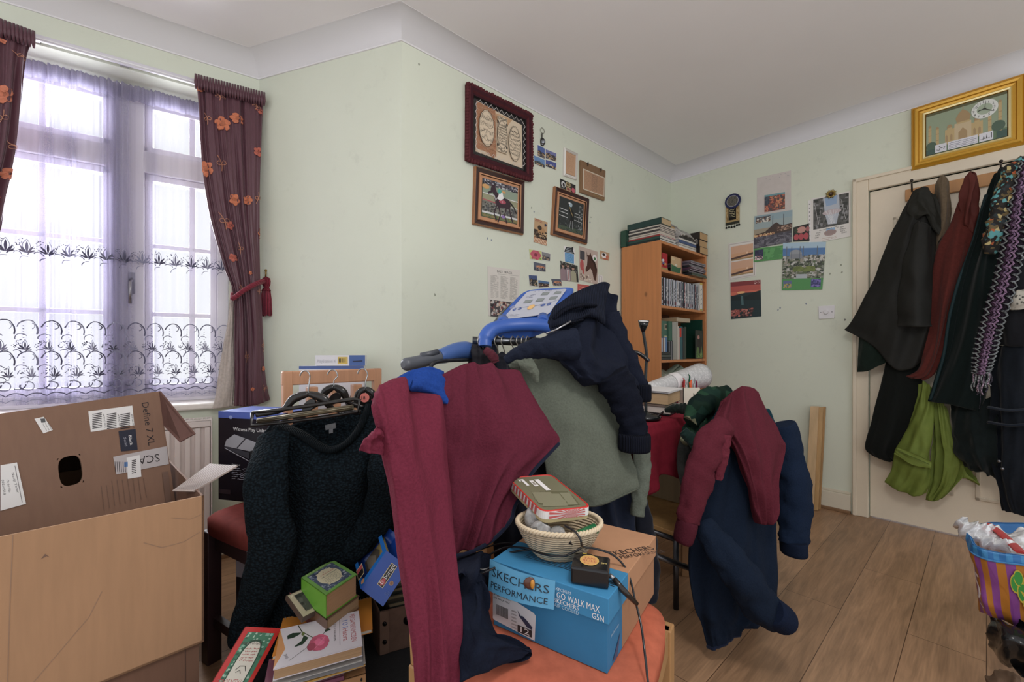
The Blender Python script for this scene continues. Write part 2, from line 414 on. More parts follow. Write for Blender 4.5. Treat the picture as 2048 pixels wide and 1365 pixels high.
def miter(n1, n2):
    det = n1.x*n2.y-n1.y*n2.x; return V(((n2.y-n1.y)/det, (n1.x-n2.x)/det))
mWR = miter(NW, NR); mRP = miter(NR, NP); mPB = miter(NP, NB)
OUT = [C1+DW*3.2-NW*.1, C1-mWR*.1, C2-mRP*.1, C3-mPB*.1, C3+DB*3.4-NB*.1, C3+DB*3.4+NB*2.6, C1+DW*3.2+NW*2.2]
def slab(name, z0, z1, c, k):
    mb = MB(); n = len(OUT); mb.v = [v3(p, z0) for p in OUT]+[v3(p, z1) for p in OUT]
    mb.face(list(range(n)), c, k); mb.face(list(range(n, 2*n)), c, k)
    for i in range(n): j = (i+1) % n; mb.face([i, j, n+j, n+i], c, k)
    return mb.build(name, kind='structure', loc=(0, 0, 0))
slab('floor', -.06, 0, (1, 1, 1), 'floor'); slab('ceiling', ZC, ZC+.08, CEIL, 'ceiling')
# window wall: s measured from C1 along DW
def ws(px, py, off=0): return (Ww(px, py, off).xy-C1).dot(DW)
SW0 = .13; SW1 = 1.42; ZS = .765; ZH = 2.274
wallpanel('wall_window', C1-DW*.2, C1+DW*3.2, NW, holes=[(SW0+.2, SW1+.2, ZS-.03, ZH)], th=.28)
wallpanel('wall_return', C1-DR*.25, C2-DR*.0, NR, th=.12)
wallpanel('wall_pictures', C2, C3+DP*.12, NP, th=.12)
DS0 = (Wb(1738, 700).xy-C3).dot(DB); DS1 = DS0+.80; DZ = 1.985
wallpanel('wall_back', C3-DB*.12, C3+DB*3.4, NB, holes=[(DS0+.12, DS1+.12, 0, DZ)], th=.12)
# coving
def coving(name, pts, r=.1, hz=.085):
    """pts: list of 2D wall corners in order, room on the right-hand normal given by n list"""
    mb = MB(); prof = []
    for i in range(9):
        a = i/8*math.pi/2; prof.append((r*(1-math.cos(a))*.93+.0, hz*math.sin(a)*.0+hz*(math.sin(a))))
    prof = [(0.0, -.006), (.006, -.006)]+[(.006+(r-.012)*(1-math.cos(i/8*math.pi/2)), hz*math.sin(i/8*math.pi/2)) for i in range(9)]+[(r, hz-.001), (r, hz+.003), (0, hz+.003)]
    m = len(prof)
    for p, nvec in pts:
        for o, z in prof: mb.v.append(v3(p+nvec*o, Z1+z))
    for i in range(len(pts)-1):
        for j in range(m):
            a = i*m+j; b = i*m+(j+1) % m; mb.face([a, b, b+m, a+m], WHITE, 'ceiling', 2 <= j <= 9)
    mb.face(list(range(m)), WHITE, 'ceiling'); mb.face([(len(pts)-1)*m+j for j in range(m)], WHITE, 'ceiling')
    return mb.build(name, kind='structure')
coving('trim_1', [(C1+DW*3, NW), (C1, mWR)]); coving('trim_2', [(C1, mWR), (C2, mRP)])
coving('trim_3', [(C2, mRP), (C3, mPB)]); coving('trim_4', [(C3, mPB), (C3+DB*3.2, NB)])
# skirting
def skirt(name, a, b, n):
    mb = MB(); d = b-a
    mb.box(v3(a), v3(d), v3(n*.018), V((0, 0, .115)), h('e0d8c4'), 'gloss_paint'); mb.box(v3(a, .115), v3(d), v3(n*.010), V((0, 0, .016)), h('e0d8c4'), 'gloss_paint')
    mb.box(v3(a), v3(d), v3(n*.030), V((0, 0, .018)), h('8b6a4c'), 'plainwood')
    return mb.build(name, kind='structure', bevel=.003)
skirt('baseboard_window', C1+DW*.02, C1+DW*3, NW); skirt('baseboard_return', C1+DR*.02, C2, NR)
skirt('baseboard_pictures', C2, C3-DP*.02, NP); skirt('baseboard_back', C3+DB*.02, C3+DB*(DS0-.085), NB)
# door with architrave
mb = MB(); DC = h('e6d9c2')
def bb(s0, s1, z0, z1, o0, o1, c, k='gloss_paint', m=None): (m or mb).box(v3(C3+DB*s0+NB*o0, z0), v3(DB*(s1-s0)), v3(NB*(o1-o0)), V((0, 0, z1-z0)), c, k)
for s0, s1 in ((DS0-.075, DS0), (DS1, DS1+.075)):
    bb(s0, s1, 0, DZ+.085, 0, .020, DC); bb(s0 if s0 < DS0 else s1-.02, s0+.02 if s0 < DS0 else s1, 0, DZ+.085, .020, .03, DC)
bb(DS0-.0, DS1+.0, DZ, DZ+.085, 0, .020, DC); bb(DS0-.075, DS1+.075, DZ+.065, DZ+.085, .020, .03, DC)
bb(DS0-.03, DS0, 0, DZ, -.11, 0, DC); bb(DS1, DS1+.03, 0, DZ, -.11, 0, DC); bb(DS0, DS1, DZ, DZ+.03, -.11, 0, DC)
mb.build('trim_5', kind='structure', bevel=.004)
mb = MB(); g = .004
bb(DS0+g, DS1-g, .008, DZ-g, -.045, -.008, h('e9dcc6'))
for (a, b, z0, z1) in ((.11, .36, .22, .78), (.44, .69, .22, .78), (.11, .36, 1.02, 1.80), (.44, .69, 1.02, 1.80)):
    a += DS0; b += DS0
    for q in ((a, b, z0, z0+.018), (a, b, z1-.018, z1), (a, a+.018, z0, z1), (b-.018, b, z0, z1)): bb(q[0], q[1], q[2], q[3], -.008, .001, h('d9ccb6'))
mb.build('door_1', kind='structure', bevel=.003)
# window
def wp(s, z, off): return v3(C1+DW*s+NW*off, z)
def wb(mb, s0, s1, z0, z1, o0, o1, c, k='gloss_paint'): mb.box(wp(s0, z0, o0), v3(DW*(s1-s0)), v3(NW*(o1-o0)), V((0, 0, z1-z0)), c, k)
GO = -.20
def gs(px, py=500): return ws(px, py, GO)
FR = h('e9e4ea')
mb = MB()
mL, mR = gs(292), gs(226)           # centre mullion
zT0 = Ww(240, 343, GO).z; zT1 = Ww(240, 300, GO).z
wb(mb, SW0, SW0+.05, ZS, ZH, GO-.03, GO+.05, FR); wb(mb, SW1-.05, SW1, ZS, ZH, GO-.03, GO+.05, FR)
wb(mb, SW0, SW1, ZS, ZS+.055, GO-.03, GO+.05, FR); wb(mb, SW0, SW1, ZH-.05, ZH, GO-.03, GO+.05, FR)
wb(mb, mL, mR, ZS, ZH, GO-.02, GO+.06, FR); wb(mb, SW0, SW1, zT0, zT1, GO-.02, GO+.055, FR)
fr = mb.build('window_1', kind='structure', bevel=.004)
mb = MB()
for z in (Ww(240, 627, GO).z, Ww(240, 487, GO).z): wb(mb, SW0+.04, SW1-.04, z-.011, z+.011, GO-.01, GO+.02, FR)
for px in (385, 88): s = gs(px); wb(mb, s-.013, s+.013, ZS+.05, ZH-.04, GO-.01, GO+.02, FR)
sc = .0
for a, b in ((SW0+.05, mL), (mR, SW1-.05)):
    for z0, z1 in ((ZS+.055, zT0), (zT1, ZH-.05)):
        for q in ((a, b, z0, z0+.03), (a, b, z1-.03, z1), (a, a+.03, z0, z1), (b-.03, b, z0, z1)): wb(mb, *q, GO-.012, GO+.035, FR)
mb.build('casement', fr, bevel=.003)
mb = MB(); wb(mb, SW0+.04, SW1-.04, ZS+.05, ZH-.04, GO-.004, GO-.001, (1, 1, 1), 'glass'); mb.build('pane', fr)
mb = MB(); s = gs(268); zz = Ww(268, 570, GO).z
mb.box(wp(s-.012, zz-.05, GO+.06), v3(DW*.024), v3(NW*.012), V((0, 0, .1)), h('8d8a90'), 'metal'); mb.tube([wp(s, zz+.02, GO+.07), wp(s, zz+.0, GO+.10), wp(s, zz-.10, GO+.10)], .007, h('8d8a90'), 'metal')
mb.build('window_handle', fr)
mb = MB(); wb(mb, SW0-.03, SW1+.03, ZS-.03, ZS, -.23, .035, h('e6dfd8')); mb.build('trim_6', kind='structure', bevel=.008)
# ============================================================ curtains, rail, radiator
# net curtain hanging in the recess
NO = -.115; s0n, s1n = SW0-.02, 1.40
ZN0, ZN1 = 2.262, .785
def gath(s):                                            # where the net is gathered and doubled
    return max(math.exp(-((s-gs(238))/.07)**2), .75*math.exp(-((s-gs(150))/.035)**2), .8*math.exp(-((s-gs(108))/.03)**2), .6*math.exp(-((s-gs(308))/.025)**2), .5*math.exp(-((s-gs(60))/.02)**2))
def netp(u, v):
    s = s0n+(s1n-s0n)*u; z = ZN0+(ZN1-ZN0)*v
    a = .5+.5*min(1, v*3); ph = s*95+3*noise.noise(V((s*6, v*.8, 0)))
    o = NO+.010*a*math.sin(ph)+.010*noise.noise(V((s*14, v*1.5, 3)))+.012*gath(s)*math.sin(s*260)
    if v < .045: o += .006*math.sin(s*420)
    return wp(s, z, o)
mb = MB(); nu, nv = 420, 40; b0 = 0
NET = h('a29eb8')
for j in range(nv+1):
    vv = (j/nv)**1.3
    for i in range(nu+1): mb.v.append(netp(i/nu, vv))
for j in range(nv):
    for i in range(nu):
        a = j*(nu+1)+i; s = s0n+(s1n-s0n)*(i+.5)/nu; vv = ((j+.5)/nv)**1.3
        al = .09+.50*gath(s)+.10*max(0, noise.noise(V((s*45, vv*.6, 1))))*2
        if vv < .05: al = .72
        if vv > .93: al += .2
        mb.face([a, a+1, a+nu+2, a+nu+1], NET[:3]+(min(.95, al),), 'sheer', True)
ncurt = mb.build('net_curtain', label='sheer white net curtain with lace motifs shaded grey as if backlit, hanging across the window', cat='curtain')
nn = v3(NW)
mb = MB(); W_ = s1n-s0n; H_ = ZN0-ZN1
def nfn(x, y): return netp(x, 1-y), nn
A = Art(mb, nfn, -W_, H_, 'fabric', .002); A.w = W_
LC = h('8c8ca0'); LD = h('5d5c70')  # white lace given greys that stand in for its backlit shade
def X(s): return (s-s0n)/(s1n-s0n)
def Yz(z): return (z-ZN1)/H_
def arc(s, z, r, a0, a1, wd, c, ry=None, n=9):
    A.line([(X(s+r*math.cos(math.radians(a0+(a1-a0)*i/n))), Yz(z+(ry or r)*math.sin(math.radians(a0+(a1-a0)*i/n)))) for i in range(n+1)], wd, c)
def leaf(s, z, L, wd, ang, c):
    a = math.radians(ang); pts = []
    for t in (0, .25, .5, .75, 1): pts.append((t*L, wd*math.sin(math.pi*t)))
    for t in (.75, .5, .25): pts.append((t*L, -wd*math.sin(math.pi*t)))
    A.shape([(X(s+x*math.cos(a)-y*math.sin(a)), Yz(z+x*math.sin(a)+y*math.cos(a))) for x, y in pts], c)
def tulip(s, z, k, c):
    for an, L in ((90, .055), (58, .040), (122, .040), (28, .032), (150, .03)): leaf(s, z, L*k, .0042*k, an, c)
    for sg in (-1, 1): A.line([(X(s+sg*.010*k*math.sin(math.pi*t/6)), Yz(z+.062*k*t/6)) for t in range(7)], .0016, LC)
    for i in range(22): a = random.uniform(.3, 1.45); r = random.uniform(.04, .062)*k; leaf(s+r*math.cos(a)*.9, z+r*math.sin(a), .004, .002, 0, LD)
    arc(s, z-.035*k, .02*k, 0, 100, .0025, c); arc(s-.02*k, z-.01, .018*k, 10, 120, .003, c); arc(s+.03*k, z-.012, .018*k, 40, 170, .003, c)
s = s0n+.05; i = 0
while s < s1n-.03:
    tulip(s, 1.43, .95, LC if i % 2 else LD); s += .062; i += 1
s = s0n+.04; i = 0
while s < s1n-.03:
    for z in (1.10, .97):
        arc(s, z, .032, 20, 200, .0045, LD if i % 2 else LC, .045); arc(s+.02, z-.03, .017, -20, 150, .003, LC); arc(s-.01, z+.02, .012, 100, 260, .003, LD)
        for q in range(5): leaf(s+.012, z-.03+q*.012, .005, .002, 40, LC)
    tulip(s+.01, 1.02, .7, LC if i % 2 else LD); tulip(s-.012, .905, .75, LD if i % 2 else LC)
    arc(s, .868, .022, 60, 380, .0045, LC, .018, 14); arc(s+.028, .875, .02, 180, 300, .004, LD)
    s += .068; i += 1
for zz, am, wd, c in ((.826, .014, .004, LD), (.800, .013, .0025, LC)):
    n = 150; A.line([(X(s0n+.01+(s1n-s0n-.02)*i/n), Yz(zz+am*abs(math.sin(math.pi*i/7.0)))) for i in range(n+1)], wd, c)
for i in range(70): x = s0n+.01+(s1n-s0n-.02)*i/70; A.line([(X(x), Yz(.80)), (X(x), Yz(.823))], .0009, LC)
for z in (.806, .812, .818): A.line([(X(s0n+.01+(s1n-s0n-.02)*i/60), Yz(z)) for i in range(61)], .0009, LC)
mb.build('lace_pattern', ncurt)
# curtain rail
mb = MB(); RO = .022
p0, p1 = Ww(-60, 43, RO), Ww(470, 186, RO); rz = (p0.z+p1.z)/2
rz = Ww(391, 166, RO).z-.012; a = V((p0.x, p0.y, rz)); b = V((p1.x, p1.y, rz)); d = b-a
mb.box(a, d, v3(NW*.014), V((0, 0, .024)), h('d9d7dd'), 'plastic'); mb.box(a+v3(NW*.014)+V((0, 0, .006)), d, v3(NW*.003), V((0, 0, .005)), h('f4f4f6'), 'gloss')
rail = mb.build('curtain_rail', label='white plastic curtain rail above the window', cat='curtain rail', bevel=.002)
for k in (.18, .5, .82):
    mb = MB(); q = a+d*k; mb.box(q-v3(NW*RO)+V((0, 0, .004)), d.normalized()*.03, v3(NW*(RO-.002)), V((0, 0, .022)), h('b9b6bb'), 'metal'); mb.build('bracket', rail, label='metal bracket')
# brown curtains with orange embroidery
BR = h('5a3540'); BR2 = h('6a3c3c'); LIN = h('b9aea6')
def crows(rows, off):
    return [[Ww(px, py, o+off) for px, py, o in r] for r in rows]
def flower(A, x, y, r, c, rot=0):
    for k in range(5):
        a = rot+k*2*math.pi/5; A.ell(x+math.cos(a)*r*.62/A.w, y+math.sin(a)*r*.62/A.h, r*.48/A.w, r*.40/A.h, c, 9)
    A.ell(x, y, r*.4/A.w, r*.4/A.h, mixc(c, (0, 0, 0), .3), 8)
def sprig(A, x, y, r, c, rot=0):
    pts = [(x+r*3*t*math.sin(rot)/A.w+r*.6*math.sin(t*3)/A.w, y-r*4*t*math.cos(rot)/A.h) for t in [i/7 for i in range(8)]]
    A.line(pts, .0028, c)
    for k in (-1, 1):
        A.line([(pts[4][0]+k*r*.6*(1-math.cos(t))/A.w, pts[4][1]+r*.5*math.sin(t)/A.h+r*.3/A.h) for t in [i*.8 for i in range(9)]], .0024, c)
OR = h('c87a5c'); OR2 = h('b8685a')
RR = crows([[(392, 157, 0), (430, 168, 0), (480, 180, 0), (528, 193, 0)],
            [(396, 205, .0), (430, 212, .01), (480, 222, .01), (527, 238, .0)],
            [(402, 320, .02), (440, 320, .03), (485, 325, .03), (525, 330, .01)],
            [(418, 430, .03), (455, 430, .04), (490, 430, .04), (523, 430, .01)],
            [(445, 530, .03), (475, 530, .05), (500, 530, .05), (522, 530, .01)],
            [(466, 588, .03), (485, 592, .05), (505, 590, .05), (524, 585, .01)],
            [(468, 680, .03), (490, 680, .05), (510, 680, .04), (528, 680, .01)],
            [(468, 760, .02), (490, 762, .04), (512, 760, .04), (533, 755, .01)],
            [(466, 812, .02), (490, 814, .04), (515, 810, .04), (541, 800, .01)]], .062)
ct = empty('curtain', RR[-1][1], 'brown embroidered curtain tied back at the right of the window, beside the return wall', 'curtain', 'brown embroidered curtains')
cl = Cloth(RR, 90, 90, .035, 13, .014, 4, .003); mb = MB(); cl.put(mb, BR, 'satin'); A = cl.art(mb, 'fabric', .004); A.w = .24
for x, y, r in ((.06, .93, .022), (.62, .945, .018), (.95, .90, .018), (.42, .83, .026), (.62, .85, .022), (.10, .73, .028), (.5, .66, .022), (.72, .66, .018), (.28, .52, .018), (.97, .58, .02), (.9, .78, .018), (.35, .60, .016), (.65, .47, .012), (.85, .16, .014), (.55, .09, .012)): flower(A, x, y, r, random.choice((OR, OR2)), x*7)
for x, y, r, q in ((.35, .93, .014, .3), (.85, .93, .012, 0), (.3, .76, .014, .2), (.2, .63, .016, .3), (.45, .56, .012, 0), (.9, .68, .012, -.4), (.3, .42, .012, .1), (.8, .4, .012, 0), (.35, .22, .014, .1), (.9, .25, .014, -.2), (.8, .1, .014, .2), (.15, .85, .012, .3)): sprig(A, x, y, r, h('b9826a'), q)
mb.build('panel', ct)
mb = MB()
for i in range(26):                                     # pencil pleats of the heading
    t = i/25; p = RR[0][0].lerp(RR[0][3], t); mb.tube([p+v3(NW*.016)+V((0, 0, .012)), p+v3(NW*.020)-V((0, 0, .03)), p+v3(NW*.012)-V((0, 0, .055))], [.005, .007, .003], BR, 'satin', 6)
mb.build('heading', ct)
LR = crows([[(462, 575, 0), (466, 578, 0), (470, 588, 0)], [(455, 640, 0), (462, 640, .01), (472, 640, 0)], [(445, 700, 0), (458, 700, .01), (472, 700, 0)], [(434, 765, .0), (452, 766, .015), (470, 765, 0)], [(424, 819, .0), (446, 816, .015), (466, 812, 0)]], .055)
cl = Cloth(LR, 30, 50, .008, 5, .006, 6); mb = MB(); cl.put(mb, LIN, 'fabric'); mb.build('lining', ct, label='pale grey lining fabric')
RL = crows([[(-70, 22, 0), (-20, 28, 0), (20, 48, 0), (70, 73, 0)], [(-70, 70, .01), (-20, 76, .01), (20, 90, .01), (54, 106, .0)], [(-75, 190, .02), (-25, 190, .03), (15, 195, .03), (48, 200, 0)], [(-80, 300, .02), (-40, 300, .03), (5, 300, .03), (36, 305, 0)], [(-90, 390, .02), (-60, 390, .03), (-20, 390, .03), (17, 390, 0)], [(-110, 480, .02), (-80, 480, .03), (-40, 480, .03), (-2, 478, 0)], [(-140, 590, .02), (-120, 590, .03), (-95, 590, .03), (-70, 590, 0)], [(-150, 820, .02), (-130, 820, .03), (-105, 820, .03), (-80, 820, 0)]], .062)
ct2 = empty('curtain', RL[-1][1], 'brown embroidered curtain at the left edge of the photo', 'curtain', 'brown embroidered curtains')
cl = Cloth(RL, 70, 80, .035, 8, .014, 9, .003); mb = MB(); cl.put(mb, BR, 'satin'); A = cl.art(mb, 'fabric', .004); A.w = .2
for x, y, r in ((.72, .955, .034), (.55, .86, .014), (.62, .72, .036), (.9, .50, .03), (.4, .8, .02), (.75, .42, .02), (.3, .93, .02)): flower(A, x, y, r, h('cc8066'), x*5)
for x, y, r, q in ((.7, .84, .018, 1.3), (.62, .68, .018, -.5), (.75, .6, .018, .8), (.6, .92, .014, 0)): sprig(A, x, y, r, h('c08a70'), q)
mb.build('panel', ct2)
mb = MB()
for i in range(18):
    t = i/17; p = RL[0][0].lerp(RL[0][3], t); mb.tube([p+v3(NW*.016)+V((0, 0, .012)), p+v3(NW*.020)-V((0, 0, .03)), p+v3(NW*.012)-V((0, 0, .055))], [.005, .007, .003], BR, 'satin', 6)
mb.build('heading', ct2)
# tieback rope with tassel
TC = h('7d2f3c'); TD = h('5f2230')
mb = MB(); P = smooth_path([Ww(464, 590, .09), Ww(466, 597, .14), Ww(490, 580, .16), Ww(512, 568, .14), Ww(530, 562, .05)], 60)
tb = empty('curtain_tieback', Ww(532, 632, .05), 'dark red rope tieback with a large tassel holding the right-hand curtain', 'tieback')
for ph in (0, 2.09, 4.19):
    Q = []
    for i, p in enumerate(P):
        a = ph+i*.75; Q.append(p+V((0, 0, math.cos(a)*.006))+v3(NW)*math.sin(a)*.006)
    mb.tube(Q, .0075, TC, 'fabric', 7)
mb.build('rope', tb)
q = Ww(533, 555, .05)
mb = MB(); mb.lathe(q-V((0, 0, .05)), [(.002, .052), (.018, .045), (.022, .03), (.020, .012), (.013, 0), (.013, -.004), (.020, -.012), (.024, -.02)], TC, 'rib', 20); mb.build('knot', tb)
mb = MB()
for i in range(80):
    a = i*2.4; r = .8+.2*random.random(); b1 = q-V((0, 0, .062)); d0 = V((math.cos(a), math.sin(a), 0))
    mb.tube([b1+d0*.017*r, b1+d0*.027*r-V((0, 0, .05)), b1+d0*(.032*r)-V((0, 0, .125+random.uniform(0, .012)))], .0032, random.choice((TC, TD, h('8c3848'))), 'fabric', 5)
mb.build('tassel', tb)
mb = MB(); hk = Ww(530, 557, 0); mb.tube([hk, hk+v3(NW*.04), hk+v3(NW*.055)+V((0, 0, .01)), hk+v3(NW*.055)+V((0, 0, .03))], .004, h('a88a50'), 'metal'); mb.ball(hk+v3(NW*.055)+V((0, 0, .033)), .006, h('a88a50'), 'metal', 6)
mb.build('hook', tb, label='brass hook')
# radiator
ra, rb_ = .20, 1.15; rz0, rz1 = .12, .69
rd = empty('radiator', wp(.6, rz0, .06), 'cream panel radiator with ribbed front under the window', 'radiator')
mb = MB(); RC = h('e2d8d4'); n = 26
for i in range(n):
    s = ra+(rb_-ra)*i/n; w_ = (rb_-ra)/n
    z0, z1 = rz0+.03, rz1-.03
    for q0, q1, o in ((0, .55, .112), (.55, 1, .098)): pass
    a_ = [(s, .098), (s+w_*.15, .112), (s+w_*.6, .112), (s+w_*.75, .098), (s+w_, .098)]
    for (u, o1), (v_, o2) in zip(a_, a_[1:]): mb.poly([wp(u, z0, o1), wp(v_, z0, o2), wp(v_, z1, o2), wp(u, z1, o1)], RC, 'gloss_paint')
wb(mb, ra, rb_, rz0, rz1, .085, .0975, RC); wb(mb, ra, rb_, rz1-.028, rz1, .085, .112, RC); wb(mb, ra, rb_, rz0, rz0+.028, .085, .112, RC)
mb.build('panel', rd, bevel=.003)
for q0 in (ra-.004, rb_): mb = MB(); wb(mb, q0, q0+.004, rz0, rz1+.008, .03, .114, RC); mb.build('end_panel', rd)
mb = MB(); wb(mb, ra, rb_, rz1+.002, rz1+.008, .106, .114, RC); wb(mb, ra, rb_, rz1+.002, rz1+.008, .03, .036, RC)
for i in range(60): s = ra+(rb_-ra)*i/60; wb(mb, s, s+.006, rz1+.002, rz1+.007, .036, .106, RC)
mb.build('top_grille', rd)
mb = MB(); wb(mb, ra, rb_, rz0, rz1, .035, .045, RC)
for s in (.4, .95): wb(mb, s, s+.03, .3, .5, .004, .04, RC)
mb.tube([wp(ra+.03, rz0+.02, .07), wp(ra+.03, 0, .07)], .0075, h('b9b0aa'), 'metal'); mb.build('back_panel', rd)
# ============================================================ things on the walls
K = h('23201f'); WT = h('f0eeec')
def corners(fn, px, off): return [fn(x, y, off) for x, y in px]       # given TL, TR, BR, BL
def frame(name, root, cs, n, steps, k='plastic', bev=0):
    """rings from the outer edge inwards: (inset, height, colour)"""
    TL, TR, BR_, BL = cs; w_ = (TR-TL).length; hh = (TL-BL).length; n = V(n); rings = []
    def at(u, v, z): return TL*(1-u)*(1-v)+TR*u*(1-v)+BR_*u*v+BL*(1-u)*v+n*z
    mb = MB(); prev = None
    for ins, z, c in [(steps[0][0], 0, steps[0][2])]+list(steps):
        a, b = ins/w_, ins/hh; r = [at(a, b, z), at(1-a, b, z), at(1-a, 1-b, z), at(a, 1-b, z)]
        if prev:
            for i in range(4): mb.poly([prev[i], prev[(i+1) % 4], r[(i+1) % 4], r[i]], c, k)
        prev = r
    mb.build(name, root); return prev                      # inner opening TL TR BR BL
def pic(root, name, inner, n, z, label=None):
    mb = MB(); TL, TR, BR_, BL = [p+V(n)*z for p in inner]; A = quadart(mb, BL, BR_, TR, TL, lift=0)
    return mb, A
nP, nB = v3(NP), v3(NB)
# --- carved frame with calligraphy on hide
cs = corners(Wp, [(930, 170), (1058, 233), (1058, 364), (929, 322)], .0)
t = empty('framed_picture', cs[3], 'large dark carved wooden frame with calligraphy on cowhide, highest on the picture wall', 'picture')
D1, D2 = h('5b2f33'), h('43242a')
inn = frame('frame', t, cs, nP, [(0, .022, D1), (.012, .032, D1), (.028, .030, D2), (.034, .020, D1), (.042, .018, D2), (.050, .006, K)], 'velvet')
mb = MB()
for e0, e1 in ((cs[0], cs[1]), (cs[1], cs[2]), (cs[3], cs[2]), (cs[0], cs[3])):
    for i in range(24):
        q = e0.lerp(e1, (i+.5)/24)+nP*.022; mb.ball(q, random.uniform(.008, .012), D1, 'velvet', 5)
mb.build('carving', t)
mb, A = pic(t, 'hide', inn, nP, .005); A.rect(0, 0, 1, 1, h('2b2829')); T1 = h('dcc7a8'); T2 = h('b07448'); T3 = h('c79a6a')
A.shape([(.03, .04), (.97, .03), (.95, .90), (.6, .93), (.3, .95), (.04, .97)], T1)
A.shape([(.04, .10), (.22, .10), (.36, .03), (.42, .08), (.40, .95), (.04, .96)], T2)
A.shape([(.40, .90), (.75, .92), (.62, .72), (.52, .80), (.40, .76)], T3)
for i in range(260): A.line([(random.uniform(.05, .42), q := random.uniform(.08, .93)), (random.uniform(.05, .45), q-.05)], .0006, var(random.choice((T1, T2, T2, T3)), .15))
def oval(cx, cy, rx, ry, rowsn):
    A.ell(cx, cy, rx, ry, T1, 30)
    for k in (1, .93): A.line([(cx+rx*k*math.cos(a)*(1+.02*math.sin(a*14)), cy+ry*k*math.sin(a)*(1+.02*math.sin(a*14))) for a in [i*2*math.pi/60 for i in range(61)]], .0012 if k < 1 else .0025, K)
    for i in range(rowsn):
        y = cy-ry*.75+ry*1.5*(i+.5)/rowsn; ww = rx*.85*math.sqrt(max(.1, 1-((y-cy)/ry)**2))
        for q in range(3): A.line([(cx-ww+2*ww*j/12, y+random.uniform(-.45, .45)*ry*1.5/rowsn) for j in range(13)], .0014, K)
oval(.22, .53, .145, .33, 4); oval(.78, .45, .125, .34, 7)
A.rect(.42, .18, .62, .86, T1); oval(.52, .52, .10, .27, 8)
for y0, y1 in ((.78, .86), (.18, .26)):
    for q in range(3): A.line([(.43+.18*j/14, random.uniform(y0, y1)) for j in range(15)], .0016, K)
for x, y in ((.43, .74), (.61, .74), (.43, .30), (.61, .30)): A.ell(x, y, .018, .035, K, 6)
for (x0, y0, x1, y1, m) in ((.04, .93, .96, .93, 9), (.04, .07, .96, .05, 9)): A.line([(x0+(x1-x0)*i/(2*m), y0+(.06 if i % 2 else -.015)*(1 if y0 > .5 else -1)) for i in range(2*m+1)], .003, h('cfcac6'))
for x0 in (.035, .955): A.line([(x0+(.045 if i % 2 else 0)*(-1 if x0 < .5 else 1)*(1 if x0 > .5 else .7), .06+.87*i/14) for i in range(15)], .003, h('cfcac6'))
mb.build('calligraphy', t)
# --- horse pictures in gilt frames
def gilt(px, label):
    cs = corners(Wp, px, .0); t = empty('framed_picture', cs[3], label, 'picture')
    G = h('c9936e'); G2 = h('a5734f'); DK = h('3c2623')
    inn = frame('frame', t, cs, nP, [(0, .012, G2), (.004, .020, G2), (.006, .024, DK), (.026, .016, DK), (.028, .022, G), (.034, .022, G), (.036, .014, h('4a3426')), (.048, .014, G), (.050, .008, G2)], 'gloss')
    mb = MB()
    for i in range(4):
        e0, e1 = cs[i], cs[(i+1) % 4]; m = int((e1-e0).length/.006)
        for j in range(m): mb.ball(e0.lerp(e1, (j+.5)/m)+nP*.013, .0026, G2, 'gold', 3)
    mb.build('beading', t); return t, inn
def horse(A, x, y, k, c, face=-1, mane=K):
    P_ = lambda pts: [(x+px_*k*face*-1/A.w, y+py_*k/A.h) for px_, py_ in pts]
    A.shape(P_([(-.5, .45), (-.44, .62), (-.30, .66), (-.20, .42), (.0, .28), (.35, .26), (.48, .18), (.5, .0), (.42, -.12), (.1, -.10), (-.12, -.14), (-.25, .0), (-.32, .25), (-.40, .38)]), c)
    A.shape(P_([(-.46, .44), (-.62, .33), (-.60, .26), (-.40, .36)]), c)
    for a, b, d in (((-.18, -.05), (-.30, -.38), (-.18, -.62)), ((-.08, -.08), (.0, -.40), (-.10, -.66)), ((.30, -.05), (.20, -.36), (.34, -.64)), ((.42, .0), (.50, -.3), (.62, -.56))): A.line(P_([a, b, d]), .055*k, c)
    A.line(P_([(.48, .15), (.66, .0), (.8, -.2)]), .06*k, mane)
t, inn = gilt([(947, 334), (1045, 364), (1043, 471), (943, 449)], 'gilt framed colour photo of a racehorse with jockey in teal cap, below the carved frame')
mb, A = pic(t, 'photo', inn, nP, .009)
for y0, y1, c in ((0, .13, '6f7a4e'), (.13, .42, '7d7a70'), (.42, .62, '9a9a78'), (.62, .86, '8fa08a'), (.86, 1, '8a8d94')): A.rect(0, y0, 1, y1, h(c))
A.specks(260, 0, .84, 1, 1, [h('2a2a33'), h('c9c9cf'), h('5a4a52'), h('333a4a')], .006)
A.specks(160, 0, .13, 1, .40, [h('55565a'), h('3c3f3a'), h('8c8c84')], .006); A.specks(80, 0, 0, 1, .12, [h('8a7a4a'), h('4f6a3a')], .006)
A.line([(0, .12), (1, .12)], .010, h('d8d8d8')); A.line([(0, .62), (1, .60)], .005, h('dcdcd8')); A.line([(0, .45), (.45, .42)], .006, h('b04a50')); A.line([(.6, .42), (1, .40)], .006, h('d0d0cc'))
A.ell(.08, .80, .1, .06, h('d39a4a')); A.ell(.58, .77, .06, .03, h('d39a4a'))
horse(A, .50, .42, .145, h('3a2430')); A.ell(.55, .50, .10, .055, h('b02c4c')); A.text('1', .55, .47, .012, WT); A.shape([(.40, .55), (.46, .74), (.54, .76), (.58, .60), (.5, .52)], WT); A.ell(.46, .76, .055, .06, h('3aa79a')); A.line([(.32, .62), (.36, .48), (.40, .58)], .003, WT)
A.ell(.58, .10, .06, .04, h('8a6ab0'))
mb.build('photo', t)
t, inn = gilt([(1106, 374), (1174, 399), (1170, 490), (1100, 470)], 'gilt framed dark photo of a jockey riding towards the camera, right of the card pictures')
